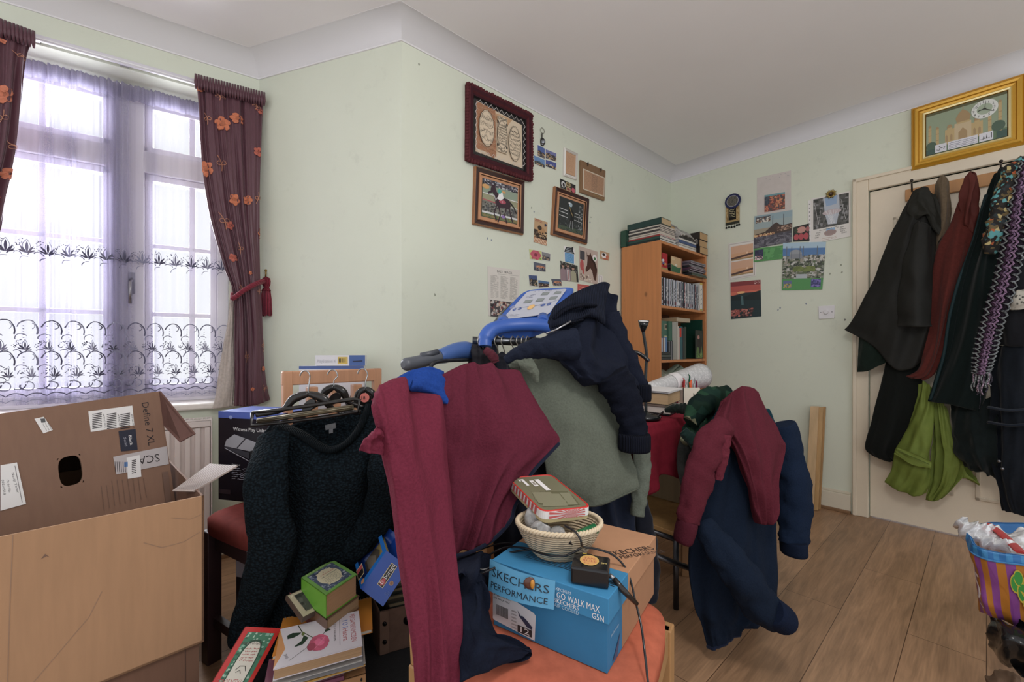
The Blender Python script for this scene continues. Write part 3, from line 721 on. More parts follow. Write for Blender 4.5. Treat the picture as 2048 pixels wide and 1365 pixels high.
mb, A = pic(t, 'photo', inn, nP, .009); A.rect(0, 0, 1, 1, h('2e3434')); A.rect(0, 0, 1, .12, h('4a5a44')); A.specks(120, 0, 0, 1, .4, [h('3c4444'), h('222828'), h('586060')], .005)
for y in (.62, .52, .40): A.line([(0, y+.02), (.34, y)], .004, h('cfd2d2')); A.line([(.62, y), (.95, y-.02)], .004, h('b5b8b8'))
A.shape([(.40, .10), (.46, .48), (.38, .70), (.44, .78), (.60, .60), (.60, .40), (.54, .08), (.50, .30)], h('15181a')); A.line([(.44, .1), (.47, .34)], .003, h('b8bcc0')); A.line([(.56, .08), (.54, .34)], .003, h('b8bcc0')); A.line([(.40, .76), (.48, .60), (.56, .50)], .004, h('b39a5a'))
A.ell(.44, .84, .07, .07, h('9fb8c4')); A.ell(.38, .88, .035, .03, WT); A.specks(70, .78, .12, .95, .9, [h('9aa0a0'), h('50585a')], .005); mb.build('photo', t)
# --- small frames and clip board
cs = corners(Wp, [(1126, 296), (1153, 309), (1151, 361), (1125, 352)], 0); t = empty('framed_picture', cs[3], 'small white ribbed frame holding tan paper, right of the group of blue city photos', 'picture')
inn = frame('frame', t, cs, nP, [(0, .012, h('dcd8d2')), (.004, .016, h('f0ede6')), (.008, .012, h('c9c4bc')), (.012, .015, h('f0ede6')), (.018, .010, h('c9c4bc')), (.020, .004, h('d8b088'))], 'gloss')
mb, A = pic(t, 'x', inn, nP, .005); A.rect(0, 0, 1, 1, h('c99a70')); A.rows(.12, .1, .88, .92, 14, h('9a6a4a'), .0008); mb.build('paper', t)
cs = corners(Wp, [(1158, 321), (1208, 343), (1206, 403), (1158, 386)], 0); t = empty('wall_plaque', cs[3], 'brown wooden plaque with clips and an old printed sheet, below the ceiling coving', 'plaque')
mb = MB(); TL, TR, BR_, BL = cs; mb.hexa([BL, BR_, TR, TL, BL+nP*.014, BR_+nP*.014, TR+nP*.014, TL+nP*.014], h('8a6a4c'), 'plainwood'); mb.build('board', t, bevel=.002)
mb = MB(); A = quadart(mb, BL+nP*.0142, BR_+nP*.0142, TR+nP*.0142, TL+nP*.0142, lift=.0003); A.rect(.08, .12, .97, .76, h('d6c8b0')); A.rect(.12, .15, .94, .73, h('b98a62')); A.rows(.15, .18, .40, .70, 12, h('7a5a44'), .0009); A.rows(.42, .18, .66, .70, 16, h('5a4a44'), .0013); A.rows(.70, .18, .92, .70, 12, h('7a5a44'), .0009); A.rows(.5, .02, .96, .08, 2, h('c9b050'), .001); mb.build('printed_sheet', t)
for x in (.25, .78):
    mb = MB(); q = TL.lerp(TR, x)+(BL-TL)*.05+nP*.016; mb.tube([q, q+V((0, 0, .006)), q+V((0, 0, .012))+nP*.006, q-V((0, 0, .004))+nP*.008, q-V((0, 0, .014))], .0022, h('4a4a4c'), 'metal', 6); mb.tube([q+DP.to_3d()*.006, q-DP.to_3d()*.006], .003, h('4a4a4c'), 'metal', 6); mb.build('clip', t)
mb = MB(); mb.build('x') if False else None
# --- keyring on a nail
q = Wp(1084, 262, .004); t = empty('keyring', q-V((0, 0, .06)), 'black leather key fob on a ring hanging from a nail beside the carved frame', 'keyring')
mb = MB(); rr = [q+V((0, 0, math.sin(a)*.016))+DP.to_3d()*math.cos(a)*.016+nP*.004 for a in [i*2*math.pi/20 for i in range(21)]]; mb.tube(rr, .0016, h('8f8a80'), 'metal', 6, False); mb.build('ring', t)
mb = MB(); fb = q-V((0, 0, .035)); mb.ball(fb-V((0, 0, .03)), .022, K, 'gloss', 10, (.9, .3, 1.1)); mb.tube([fb-V((0, 0, .02)), fb+V((0, 0, .018))], .008, K, 'gloss', 8, flat=.4); mb.build('fob', t)
mb = MB(); mb.ball(fb-V((0, 0, .03))+nP*.008, .012, h('9aa0a8'), 'metal', 8, (1, .4, 1)); mb.build('badge', t)
# --- photographs and papers, flat sheets with real corners
def sheet(fn, n, px, label, draw, name='photograph', cat='photo', bg=WT, group=None, off=.002, th=.0006):
    TL, TR, BR_, BL = corners(fn, px, off); n = V(n); mb = MB()
    mb.hexa([BL-n*th, BR_-n*th, TR-n*th, TL-n*th, BL, BR_, TR, TL], bg, 'paper')
    A = quadart(mb, BL, BR_, TR, TL, lift=.0003); draw(A); return mb.build(name, label=label, cat=cat, group=group)
def city(sky, mid, low, y0=.35, dome=None):
    def d(A):
        A.rect(.02, .03, .98, .97, h(sky)); A.rect(.02, .03, .98, y0, h(low)); A.shape([(.02, y0-.02), (.98, y0-.02), (.98, y0+.05), (.75, y0+.12), (.5, y0+.08), (.3, y0+.2), (.02, y0+.08)], h(mid))
        A.specks(60, .02, .03, .98, y0+.08, [h(mid), h(low), h('c9a46a'), h('8c8078'), h('1c2230')], .005)
        if dome: A.ell(.5, y0+.12, .14, .12, h(dome)); [A.line([(x, y0), (x, y0+.42)], .0018, h(dome)) for x in (.28, .72)]
    return d
G = 'blue city photos'
sheet(Wp, nP, [(1075, 289), (1090, 297), (1090, 319), (1075, 312)], 'upper left of the four small blue photos below the keyring, city at dusk', city('3a5aa0', '4a3a44', '2a3040', .4))
sheet(Wp, nP, [(1091, 298), (1113, 307), (1113, 324), (1091, 317)], 'upper right of the four small blue photos, purple evening hillside', city('6a70a8', '3c3440', '4a4448', .5))
sheet(Wp, nP, [(1067, 310), (1090, 320), (1090, 337), (1069, 328)], 'lower left of the four small photos, mosque under pale blue sky', city('5a8ac0', '3c4a50', '3a4a3c', .3, '4a5a60'))
sheet(Wp, nP, [(1091, 319), (1113, 326), (1113, 341), (1091, 333)], 'lower right of the four small blue photos, deep blue sky over domes', city('3a4a98', '2a3048', '20263a', .3, 'b0b0c0'))
def kart(A):
    A.rect(0, 0, 1, 1, h('1e1e1c')); A.ell(.2, .55, .14, .3, h('d0d0d0')); A.ell(.22, .5, .07, .2, K); A.rect(.38, .55, .66, .92, h('c9b07a')); A.rect(.38, .08, .66, .46, h('c9b07a')); A.rect(.42, .62, .62, .86, h('5a4a2a')); A.rect(.42, .14, .62, .40, h('8a2a2a')); A.ell(.85, .35, .12, .25, h('c83a54')); A.specks(12, .7, .55, .98, .95, [h('5a3a44'), h('3a3a3a')], .004); A.specks(10, .03, .05, .3, .3, [h('7a7a78')], .004)
sheet(Wp, nP, [(1120, 357), (1151, 371), (1151, 389), (1121, 378)], 'small black playing-card style picture with pink flower above the jockey frame', kart, 'postcard', 'postcard')
def poster1(A):
    A.rect(0, 0, 1, 1, h('c29a6a')); A.rect(0, .22, 1, .55, h('3a2c24')); A.ell(.55, .55, .28, .18, h('b8864a')); A.ell(.42, .66, .16, .1, h('3a2c24')); A.specks(60, 0, .23, 1, .5, [h('c9a878'), h('2c221c'), h('6a5440')], .006); A.ell(.85, .85, .09, .06, h('2c3a5a')); A.rows(.05, .88, .6, .98, 2, h('9a2f2a'), .003); A.rect(0, 0, 1, .22, h('b8794a'))
    for i in range(9): A.line([(i/9, .01), (i/9+.12, .20)], .004, h('ead0b0'))
sheet(Wp, nP, [(1069, 436), (1095, 445), (1093, 492), (1067, 484)], 'orange-brown concert style card with dark crowd, between the two horse frames', poster1, 'postcard', 'postcard')
def rose(A): A.rect(0, 0, 1, 1, h('c9cf7a')); [A.ell(.5+.22*math.cos(a), .5+.25*math.sin(a), .22, .28, var(h('b83a54'), .25)) for a in range(6)]; A.ell(.5, .5, .14, .2, h('8a2038')); [A.ell(.2+.3*i, .12, .08, .1, h('b8324a')) for i in range(2)]; A.ell(.85, .15, .1, .1, h('7aa03a'))
sheet(Wp, nP, [(1058, 499), (1083, 503), (1084, 521), (1060, 518)], 'small picture of a red rose on yellow-green, left of the grey sea card', rose)
sheet(Wp, nP, [(1083, 503), (1101, 508), (1100, 523), (1084, 520)], 'grey sea photo beside the small red rose picture', city('8a8a8c', '5a5658', '6a6668', .4))
def pile(A): A.rect(0, 0, 1, 1, h('5a6070')); A.ell(.55, .5, .4, .2, h('c07a54')); A.specks(80, 0, 0, 1, .45, [h('3a4458'), h('8a8a90'), h('2a3040'), h('b0805a')], .005); A.specks(20, .2, .4, .95, .62, [h('d8905a'), h('9a5a3a')], .004)
sheet(Wp, nP, [(1067, 524), (1091, 529), (1091, 544), (1068, 541)], 'photo of an orange lit bridge over water, below the red rose picture', pile)
sheet(Wp, nP, [(1057, 550), (1074, 551), (1076, 574), (1059, 572)], 'dark blue upright photo of a mosque at night, just above the treadmill console', city('3a5080', '2e3438', '3a3c30', .5))
sheet(Wp, nP, [(1076, 560), (1099, 564), (1098, 574), (1077, 576)], 'small dark photo with blue sky at its left, half behind the treadmill console', city('3a6898', '3a2c2c', '5a3c34', .5))
sheet(Wp, nP, [(1102, 558), (1122, 559), (1124, 572), (1107, 572)], 'small photo of a crowd, left of the two men photo', pile)
def house(A):
    A.rect(.06, 0, .94, .60, h('2f8ec8')); A.shape([(0, .62), (.18, .95), (.82, 1), (.86, .8), (1, .62)], h('23282e')); A.rect(.72, .86, .88, 1.04, h('23282e'))
    for y, a, b in ((.88, .25, .7), (.78, .18, .75), (.68, .12, .85)): A.line([(a, y), (b, y)], .003, h('b8c4cc'))
    A.rows(.14, .06, .8, .56, 8, h('bfe0f0'), .0009)
sheet(Wp, nP, [(1128, 492), (1149, 497), (1149, 528), (1129, 523)], 'blue house-shaped calendar card with black roof, above the photo of two men', house, 'calendar_card', 'card')
def men(A):
    A.rect(0, 0, 1, 1, h('2c2f30')); A.specks(50, 0, .5, 1, 1, [h('3c4a3c'), h('5a5a54'), h('8a8a88')], .006)
    for x, c, hd in ((.15, '9a8288', .78), (.42, '8e7c84', .86), (.72, 'a8a68a', .76)):
        A.shape([(x-.17, 0), (x+.17, 0), (x+.16, hd-.24), (x+.05, hd-.12), (x-.05, hd-.12), (x-.16, hd-.24)], h(c)); A.ell(x, hd, .075, .10, h('b98d78')); A.ell(x, hd+.07, .08, .05, h('2a211e'))
    A.rect(.36, .05, .50, .62, h('d8d0cc')); A.line([(.43, .08), (.42, .6)], .006, h('a02c40')); A.rect(.36, .83, .48, .87, K)
sheet(Wp, nP, [(1120, 522), (1155, 532), (1157, 565), (1122, 561)], 'photo of two people in suits standing together, below the blue house-shaped card', men)
def hors(A):
    A.rect(0, 0, 1, 1, h('c4b0a2')); C_ = h('4a2a22'); A.shape([(.40, .92), (.44, .80), (.55, .82), (.60, .92), (.68, .78), (.85, .66), (.98, .42), (.90, .10), (.80, .12), (.70, .36), (.60, .44), (.48, .34), (.36, .28), (.34, .36), (.42, .58)], C_); A.shape([(.68, .80), (.85, .68), (.98, .45), (.9, .42), (.78, .6), (.62, .72)], h('2a1814')); A.line([(.44, .76), (.40, .46)], .004, h('d8c8c0'))
    A.rect(.05, .62, .30, .88, h('4a4a50')); A.ell(.15, .46, .10, .16, h('b83a3a')); A.ell(.22, .30, .05, .1, h('b83a3a')); A.ell(.84, .78, .12, .1, WT); A.ell(.84, .76, .06, .05, h('2f7a44')); A.specks(40, .05, .02, .7, .22, [h('e0d4c8'), h('8a7468'), h('d8c8b0')], .008)
sheet(Wp, nP, [(1158, 492), (1195, 504), (1195, 570), (1158, 560)], 'tall poster of a brown horse head, right of the two people photo', hors, 'poster', 'poster')
def cup(A): A.rect(0, 0, 1, 1, h('c09a70')); A.ell(.45, .5, .3, .36, WT); A.ell(.4, .62, .16, .16, K); A.ell(.78, .42, .16, .25, h('c9663a')); A.ell(.6, .12, .3, .1, h('b85a34'))
sheet(Wp, nP, [(1200, 501), (1219, 507), (1218, 522), (1200, 518)], 'small photo of a coffee cup, right of the brown horse poster', cup)
sheet(Wp, nP, [(1196, 549), (1205, 552), (1206, 575), (1197, 572)], 'narrow white slip of paper with a black drawn loop, right of the horse poster', lambda A: A.line([(.2, .3), (.2, .9), (.8, .9), (.8, .4)], .002, K), 'paper_slip', 'paper')
def redc(A): A.rect(0, 0, 1, 1, h('c0392f')); A.rows(.1, .2, .9, .8, 3, h('e8c0b0'), .002)
sheet(Wp, nP, [(1155, 568), (1182, 572), (1182, 590), (1155, 588)], 'red card peeking out between the treadmill console and the navy jumper', redc, 'postcard', 'postcard')
def news(A):
    A.rect(0, 0, 1, 1, h('dcd6cc')); A.text('FAST TRACK', .28, .90, .012, K, .10); A.line([(.3, .87), (.95, .88)], .0008, K)
    for x in (.08, .38, .68): A.rows(x, .38, x+.24, .84, 22, h('5a5652'), .0009, .12, 10)
    A.rect(.06, .0, .94, .33, h('4a4448')); A.specks(130, .06, 0, .94, .33, [h('2a282c'), h('c4c0bc'), h('7a2c34'), h('8a8480'), h('c9a890')], .009)
sheet(Wp, nP, [(975, 533), (1040, 541), (1036, 640), (977, 632)], 'torn newspaper page pinned on the wall behind the treadmill handle', news, 'newspaper_page', 'newspaper')
# --- back wall
def b(px, label, draw, **kw): return sheet(Wb, nB, px, label, draw, **kw)
b([(1514, 356), (1582, 341), (1582, 424), (1514, 436)], 'tall blank grey-white paper sheet with the autumn photo on its lower half', lambda A: A.specks(8, .1, .88, .95, .97, [h('b5b0ae')], .004), name='paper_sheet', cat='paper', bg=h('d5cdc8'), off=.0015)
def autumn(A): A.rect(0, 0, 1, 1, h('a0583a')); A.rect(0, .85, 1, 1, h('6aa0a8')); A.specks(420, 0, 0, 1, .9, [h('c8623a'), h('7a3a34'), h('4a4a58'), h('d8824a'), h('5a5048'), h('8a4438')], .008); A.specks(60, 0, .4, .25, .9, [h('4a5664'), h('3a4450')], .008)
b([(1529, 391), (1570, 384), (1570, 418), (1529, 425)], 'orange autumn leaves photo stuck on the blank paper sheet', autumn, off=.0035)
def mosq1(A):
    A.rect(0, .0, 1, 1, h('9fb2b4')); A.rect(0, .30, 1, .58, h('a89a80')); A.rect(0, .0, 1, .38, h('5a5864')); A.rect(.0, .80, 1, 1, h('93aeb8')); A.specks(160, 0, 0, 1, .36, [h('6a6874'), h('4a4854'), h('7c7a84')], .01)
    A.shape([(0, .42), (.3, .46), (.42, .56), (.52, .66), (.60, .70), (.68, .62), (.78, .58), (1, .60), (1, .36), (0, .34)], h('4a3a34')); A.rect(.62, .42, .95, .56, h('8a6a58')); A.specks(60, .6, .40, .98, .56, [h('c09a80'), h('5a4438')], .006)
    for x in (.50, .78): A.line([(x, .55), (x, .92)], .0035, h('4a4448'))
    A.rect(.0, .34, .55, .40, h('b8703a')); A.specks(50, 0, .34, .55, .42, [h('e8c080'), h('7a3a2a')], .005); A.rect(.04, .78, .44, .95, h('5a6068')); A.specks(50, .04, .76, .44, .92, [h('e0dcd0'), h('5a3c34'), h('c0a890')], .006); A.rect(.0, 0, 1, .01, h('3a3a40'))
b([(1509, 433), (1585, 420), (1584, 484), (1507, 498)], 'large photo of a domed mosque with two minarets across grey water', mosq1, off=.0045, name='calendar_picture', cat='picture')
def green1(A): A.rect(0, 0, 1, 1, h('4a9a4a')); A.specks(30, .3, .1, 1, .9, [h('58a858'), h('44924a')], .02); A.rect(.04, .15, .34, .88, h('2f3054')); A.specks(40, .04, .12, .34, .45, [h('c08a8a'), h('e0d0d0'), h('6a4a5a')], .006); A.specks(20, .04, .5, .34, .85, [h('38385e'), h('28284a')], .008)
b([(1507, 498), (1566, 491), (1566, 518), (1507, 525)], 'bright green strip with a small night picture, under the mosque across grey water', green1, off=.0045, name='calendar_strip', cat='card', bg=h('4a9a4a'))
def redfl(A): A.rect(0, 0, 1, 1, h('2c2826')); [A.ell(.2+.3*i, .3, .16, .2, h('b8283a')) for i in range(3)]; A.ell(.5, .72, .3, .2, h('c88a7c')); A.ell(.9, .7, .12, .15, h('a85a5a')); A.specks(14, .05, .45, .3, .95, [h('3a4a34')], .006)
b([(1587, 455), (1618, 447), (1619, 482), (1586, 484)], 'small photo of red and pink flowers, between the mosque picture and the waterfall poster', redfl, off=.0035)
def mosq2(A):
    A.rect(0, .2, 1, 1, h('a8c8dc')); A.rect(0, .72, 1, .88, h('3f78b4')); A.rect(0, .2, 1, .72, h('6c7460')); A.specks(420, 0, .2, 1, .72, [h('8a9080'), h('4a5444'), h('c9c9c4'), h('5c6c48'), h('3a4438'), h('a09a8c')], .010)
    A.specks(60, .25, .38, .8, .50, [h('7a8a3c'), h('6a7a3a')], .014); A.ell(.32, .76, .15, .09, h('9aa0a8')); A.shape([(.12, .66), (.5, .66), (.46, .76), (.2, .76)], h('8a9098'))
    for x in (.10, .22, .42, .50, .82): A.line([(x, .64), (x, .92)], .004, h('6a7480'))
    A.rect(.35, .24, .62, .33, h('b4bcc0')); A.specks(40, .55, .62, 1, .74, [h('d0ccc4'), h('6a6a60')], .006)
    A.rect(0, 0, 1, .24, h('46984a')); A.rect(.03, .04, .24, .2, h('5a6a9a')); A.specks(30, .03, .04, .24, .14, [h('b8a84a'), h('6a7a3a')], .006); A.rect(.72, .05, .95, .22, h('4a4a94')); A.specks(36, .72, .05, .95, .22, [h('7a6ac0'), h('2f3070')], .007)
b([(1566, 486), (1652, 484), (1645, 579), (1564, 581)], 'calendar page of a large mosque seen from above with green lower band', mosq2, off=.006, name='calendar_page', cat='calendar')
def wfall(A):
    A.rect(0, 0, 1, 1, h('e4e0da')); A.rect(.06, .30, .96, .97, h('5a5a58')); A.specks(140, .06, .3, .96, .97, [h('4a4c48'), h('6e6c6a'), h('3a3c38'), h('8a8a8c')], .012); A.shape([(.32, .95), (.72, .97), (.74, .66), (.66, .34), (.44, .36), (.36, .62)], h('b8c0cc')); A.shape([(.36, .95), (.68, .97), (.66, .78), (.4, .76)], h('8aa8cc')); A.ell(.54, .62, .24, .06, h('c4b4b8'))
    for i in range(14): A.line([(random.uniform(.36, .7), .66), (random.uniform(.44, .64), .36)], .0012, h('e4e6ea'))
    for x0 in (.1, .78): A.line([(x0, .85), (x0+.1, .4), (x0+.16, .7)], .002, h('c4c4c4'))
    A.ell(.50, .17, .16, .07, h('a8908c')); A.rect(.40, .20, .62, .27, h('8ab0d4')); A.ell(.5, .18, .13, .055, h('a08884'))
    for x, y, s in ((.14, .20, 'OOY'), (.12, .15, 'RAYI'), (.10, .10, 'CEM'), (.75, .23, 'GIM'), (.74, .185, 'SINDA'), (.76, .14, 'NETI'), (.78, .10, 'AMIN')): A.text(s, x, y, .008, K)
    A.rows(.22, .24, .72, .29, 1, K, .002); A.rows(.3, .02, .66, .08, 2, h('a8704a'), .0015)
b([(1622, 398), (1701, 382), (1701, 473), (1622, 488)], 'waterfall poster with white caption strip, right next to the door frame', wfall, off=.005, name='poster', cat='poster')
b([(1616, 402), (1622, 400), (1622, 487), (1618, 488)], 'narrow punched white margin strip at the left of the waterfall poster', lambda A: [A.ell(.5, i/11, .2, .012, h('7a7474')) for i in range(1, 11)], off=.0035, name='paper_strip', cat='paper')
# sun ornament
q = Wb(1662, 388, .012); t = empty('sun_ornament', q-V((0, 0, .03)), 'small brass sun-shaped ornament pinned above the waterfall poster', 'ornament')
mb = MB()
for i in range(16): a = i*math.pi/8; d = DB.to_3d()*math.cos(a)+V((0, 0, math.sin(a))); mb.tube([q+d*.010, q+d*.021, q+d*(.032 if i % 2 else .027)], [.0035, .0045, .001], h('b09a60'), 'metal', 6)
mb.build('rays', t); mb = MB(); mb.ball(q+nB*.003, .012, h('4a3428'), 'gloss', 8, (1, .7, 1)); mb.build('eye', t, label='dark round centre')
# round blue plate with woven hanging
q = Wb(1466, 403, .012); t = empty('wall_hanging', Wb(1465, 455, .01), 'small prayer-rug hanging with a round dark blue plate above it, beside the bookcase', 'wall hanging')
def disc(mb, q, r, th, c, n=NB, k='gloss', segs=30):
    d = v3(DB) if n is NB else v3(DP); nn_ = v3(n); ring = [q+d*math.cos(a)*r+V((0, 0, math.sin(a)*r)) for a in [i*2*math.pi/segs for i in range(segs)]]
    b0 = len(mb.v); mb.v += ring+[p+nn_*th for p in ring]; mb.face([b0+segs+i for i in range(segs)], c, k)
    for i in range(segs): j = (i+1) % segs; mb.face([b0+i, b0+j, b0+segs+j, b0+segs+i], c, k)
mb = MB(); disc(mb, q, .056, .008, h('1c2450')); mb.build('plate', t, bevel=.002)
mb = MB(); disc(mb, q+nB*.008, .041, .0015, h('c8c8cc')); disc(mb, q+nB*.0097, .0385, .001, h('4c4a44')); A = Art(mb, lambda x, y: (q+nB*.011+DB.to_3d()*(x-.5)*.08+V((0, 0, (y-.5)*.08)), nB), .08, .08)
for r in (.10, .2, .3, .4):
    A.line([(.5+r*math.cos(a)*(1+.05*math.sin(a*12)), .5+r*math.sin(a)*(1+.05*math.sin(a*12))) for a in [i*2*math.pi/48 for i in range(49)]], .0014, h('9a9484'))
mb.build('plate_centre', t)
TL, TR, BR_, BL = corners(Wb, [(1451, 414), (1479, 410), (1479, 446), (1451, 452)], .006)
mb = MB(); mb.hexa([BL-nB*.004, BR_-nB*.004, TR-nB*.004, TL-nB*.004, BL, BR_, TR, TL], h('b39a6c'), 'fabric'); A = quadart(mb, BL, BR_, TR, TL, 'fabric'); A.rect(.0, 0, 1, .14, h('3a3c34')); A.rect(.22, .24, .76, .92, K)
for q2 in range(5): A.line([(.3+.4*j/6, .42+q2*.09+random.uniform(-.03, .03)) for j in range(7)], .003, h('d8d0a8'))
A.specks(60, .02, .16, .2, .98, [h('8a6a44'), h('d0b88a')], .003); A.specks(60, .8, .16, .98, .98, [h('8a6a44'), h('d0b88a')], .003); mb.build('rug', t)
mb = MB()
for i, x in enumerate((.06, .26, .44, .64, .82, .97)):
    p = BL.lerp(BR_, x); zz = (-.002, 0, -.004, -.004, .004, .004)[i]; mb.tube([p, p-V((0, 0, .010-zz))], .0012, K, 'fabric', 5); mb.ball(p-V((0, 0, .016-zz)), .0075, h('20241f'), 'fabric', 6)
mb.build('tassel_fringe', t)
# white framed double sunset + red sunset poster
cs = corners(Wb, [(1457, 488), (1512, 479), (1512, 552), (1458, 562)], .0); t = empty('framed_picture', cs[3], 'white frame with two orange sunset photos, partly under the mosque picture', 'picture')
inn = frame('frame', t, cs, nB, [(0, .003, h('d9d5d0')), (.006, .0035, h('e8e4de')), (.012, .002, h('d0ccc6'))], 'gloss_paint'); mb, A = pic(t, 'x', inn, nB, .0015)
A.rect(0, 0, 1, 1, h('e8e2da'))
for y in (.06, .52):
    A.rect(.04, y, .96, y+.42, h('d8a070')); A.rect(.04, y+.2, .96, y+.42, h('dba984')); A.shape([(.04, y+.08), (.5, y+.12), (.96, y+.16), (.96, y+.10), (.04, y+.02)], h('5a4038')); A.rect(.04, y, .96, y+.04, h('a88850')); A.ell(.72, y+.17, .05, .03, h('f0c8a0'))
mb.build('photo', t)
def suns(A):
    A.rect(0, 0, 1, 1, h('1c3438')); A.rect(0, .68, 1, 1, h('c0402c')); A.shape([(0, .62), (.3, .66), (.5, .70), (1, .66), (1, .74), (0, .72)], h('d8582c')); A.rect(0, .88, 1, 1, h('8a2428')); A.ell(.36, .70, .14, .03, h('f0b060')); A.shape([(0, .50), (0, .64), (.3, .60), (.5, .58), (.8, .68), (1, .72), (1, .45)], h('16282a')); A.shape([(.34, .62), (.42, .6), (.44, .36), (.36, .36)], h('4a7074')); A.rect(0, .10, .30, .24, h('a04030')); A.specks(80, 0, .04, .75, .26, [h('a8483a'), h('3a2424'), h('58302c'), h('c07060')], .008); A.specks(14, .8, .9, .98, .98, [h('e8c8c0')], .003)
b([(1461, 565), (1521, 560), (1523, 633), (1462, 639)], 'red sunset poster over dark hills, lowest picture on the back wall', suns, name='poster', cat='poster', off=.004)
# dimmer switch
cs = corners(Wb, [(1637, 613), (1670, 611), (1669, 637), (1638, 639)], 0); t = empty('light_switch', cs[3], 'white dimmer light switch plate with a round knob on the back wall', 'light switch')
mb = MB(); TL, TR, BR_, BL = cs; mb.hexa([BL, BR_, TR, TL, BL+nB*.008, BR_+nB*.008, TR+nB*.008, TL+nB*.008], h('e4e2e4'), 'plastic'); mb.build('plate', t, bevel=.002)
mb = MB(); disc(mb, (TL+BR_)/2+nB*.008, .013, .012, h('dedcde')); mb.build('knob', t, bevel=.002)
for k in (.15, .85): mb = MB(); disc(mb, TL.lerp(TR, k)*.5+BL.lerp(BR_, k)*.5+nB*.008, .003, .001, h('77747a'), segs=10); mb.build('screw', t)
# scuffs and blu-tack on walls
mb = MB()
for fn, n, l in ((Wp, nP, [(983, 480), (975, 477), (1063, 416), (1068, 424), (1070, 440), (838, 128), (1180, 445), (1182, 435), (870, 590)]), (Wb, nB, [(1556, 620), (1612, 608), (1560, 616), (1682, 530), (1684, 545), (1660, 548), (1690, 640)])):
    for x, y in l:
        c = fn(x, y, .0006); d = DP.to_3d() if fn is Wp else DB.to_3d(); pts = [c+(d*math.cos(a)*random.uniform(.003, .007)+V((0, 0, math.sin(a)*random.uniform(.003, .009)))) for a in [i*.9 for i in range(7)]]; mb.poly(pts, random.choice((h('8a94a0'), h('7a7a70'), h('9aa08a'))), 'print')
mb.build('wall_marks', kind='structure')
# gold framed clock picture over the door
cs = corners(Wb, [(1823, 220), (2052, 148), (2052, 290), (1823, 343)], .012)
t = empty('wall_clock', cs[3], 'gold framed clock picture of a pale domed palace, resting on the door architrave', 'clock')
GD = h('d3a23c'); GE = h('b98424')
inn = frame('frame', t, cs, nB, [(0, .014, GD), (.006, .022, GD), (.010, .020, GE), (.018, .030, GD), (.030, .028, GD), (.034, .020, GE), (.045, .018, GD), (.050, .022, h('e0c878')), (.058, .020, h('e6d6a0')), (.062, .008, GE)], 'gold')
mb, A = pic(t, 'x', inn, nB, .009); A.rect(0, 0, 1, 1, h('93a384')); A.rect(0, .94, 1, 1, h('5a5a34')); A.rect(0, 0, 1, .2, h('5f7a58'))
ST = h('c0a468'); S2 = h('a98a58')
for x, hh in ((.05, .66), (.15, .58), (.80, .66), (.92, .80)):
    A.line([(x, .15), (x, hh)], .012, ST); A.ell(x, hh+.02, .018, .03, S2)
    for y in (.3, .45, .58): A.rect(x-.022, y, x+.022, y+.015, S2)
A.rect(.25, .15, .72, .50, ST); A.rect(.37, .15, .58, .58, mixc(ST, WT, .15)); A.shape([(.42, .15), (.42, .36), (.475, .46), (.53, .36), (.53, .15)], S2); A.rect(.40, .56, .56, .62, ST)
A.shape([(.40, .60), (.385, .70), (.42, .80), (.475, .88), (.54, .80), (.575, .70), (.56, .60)], S2); A.line([(.477, .86), (.477, .96)], .003, S2)
for x in (.31, .65): A.ell(x, .54, .035, .07, S2); A.rect(x-.03, .46, x+.03, .53, ST)
for x in (.27, .33, .62, .68): A.shape([(x-.015, .22), (x-.015, .34), (x, .38), (x+.015, .34), (x+.015, .22)], S2)
A.ell(.07, .2, .07, .1, h('4a6450')); A.ell(.9, .28, .08, .12, h('4a6450')); A.rect(.0, 0, .15, .12, h('3c5a50')); A.rect(.88, 0, 1, .16, h('3c5a50'))
LB = h('dcdce4')
for x0, x1 in ((.12, .27), (.285, .66), (.675, .84)): A.rect(x0, .01, x1, .20, LB)
A.line([(.14, .08), (.17, .05), (.19, .12), (.17, .15), (.21, .10), (.25, .12), (.23, .06)], .003, K); A.line([(.69, .06), (.72, .05), (.73, .13), (.74, .06), (.76, .06), (.765, .15), (.77, .06), (.80, .07)], .003, K); A.line([(.82, .05), (.82, .17)], .003, K)
A.rows(.30, .02, .65, .18, 4, h('3a3a6a'), .0016, .2, 24)
mb.build('palace_picture', t)
mb = MB(); fn, w_, h_2 = quadfn(inn[3]+nB*.0105, inn[2]+nB*.0105, inn[1]+nB*.0105, inn[0]+nB*.0105); A = Art(mb, fn, w_, h_2, lift=.0005)
cx, cy, R0 = .74, .74, .185*h_2
def ringp(r, n=36): return [(cx+r*math.cos(a)/w_, cy+r*math.sin(a)/h_2) for a in [i*2*math.pi/n for i in range(n)]]
A.shape(ringp(R0*1.12), h('dfe2dc')); A.shape(ringp(R0*.66), h('a4b49a'))
for i in range(12): a = math.pi/2-i*math.pi/6; A.text(str(i or 12), cx+(R0*.88*math.cos(a)-.006)/w_, cy+(R0*.88*math.sin(a)-.006)/h_2, .012, K)
mb.build('dial', t)
mb = MB(); A = Art(mb, fn, w_, h_2, lift=.003)
for a, l, wd in ((-.65, .8, .003), (3.3, .55, .004), (1.45, .75, .0015)): A.line([(cx-.15*R0*math.cos(a)/w_, cy-.15*R0*math.sin(a)/h_2), (cx+l*R0*math.cos(a)/w_, cy+l*R0*math.sin(a)/h_2)], wd, K)
mb.build('clock_hands', t)
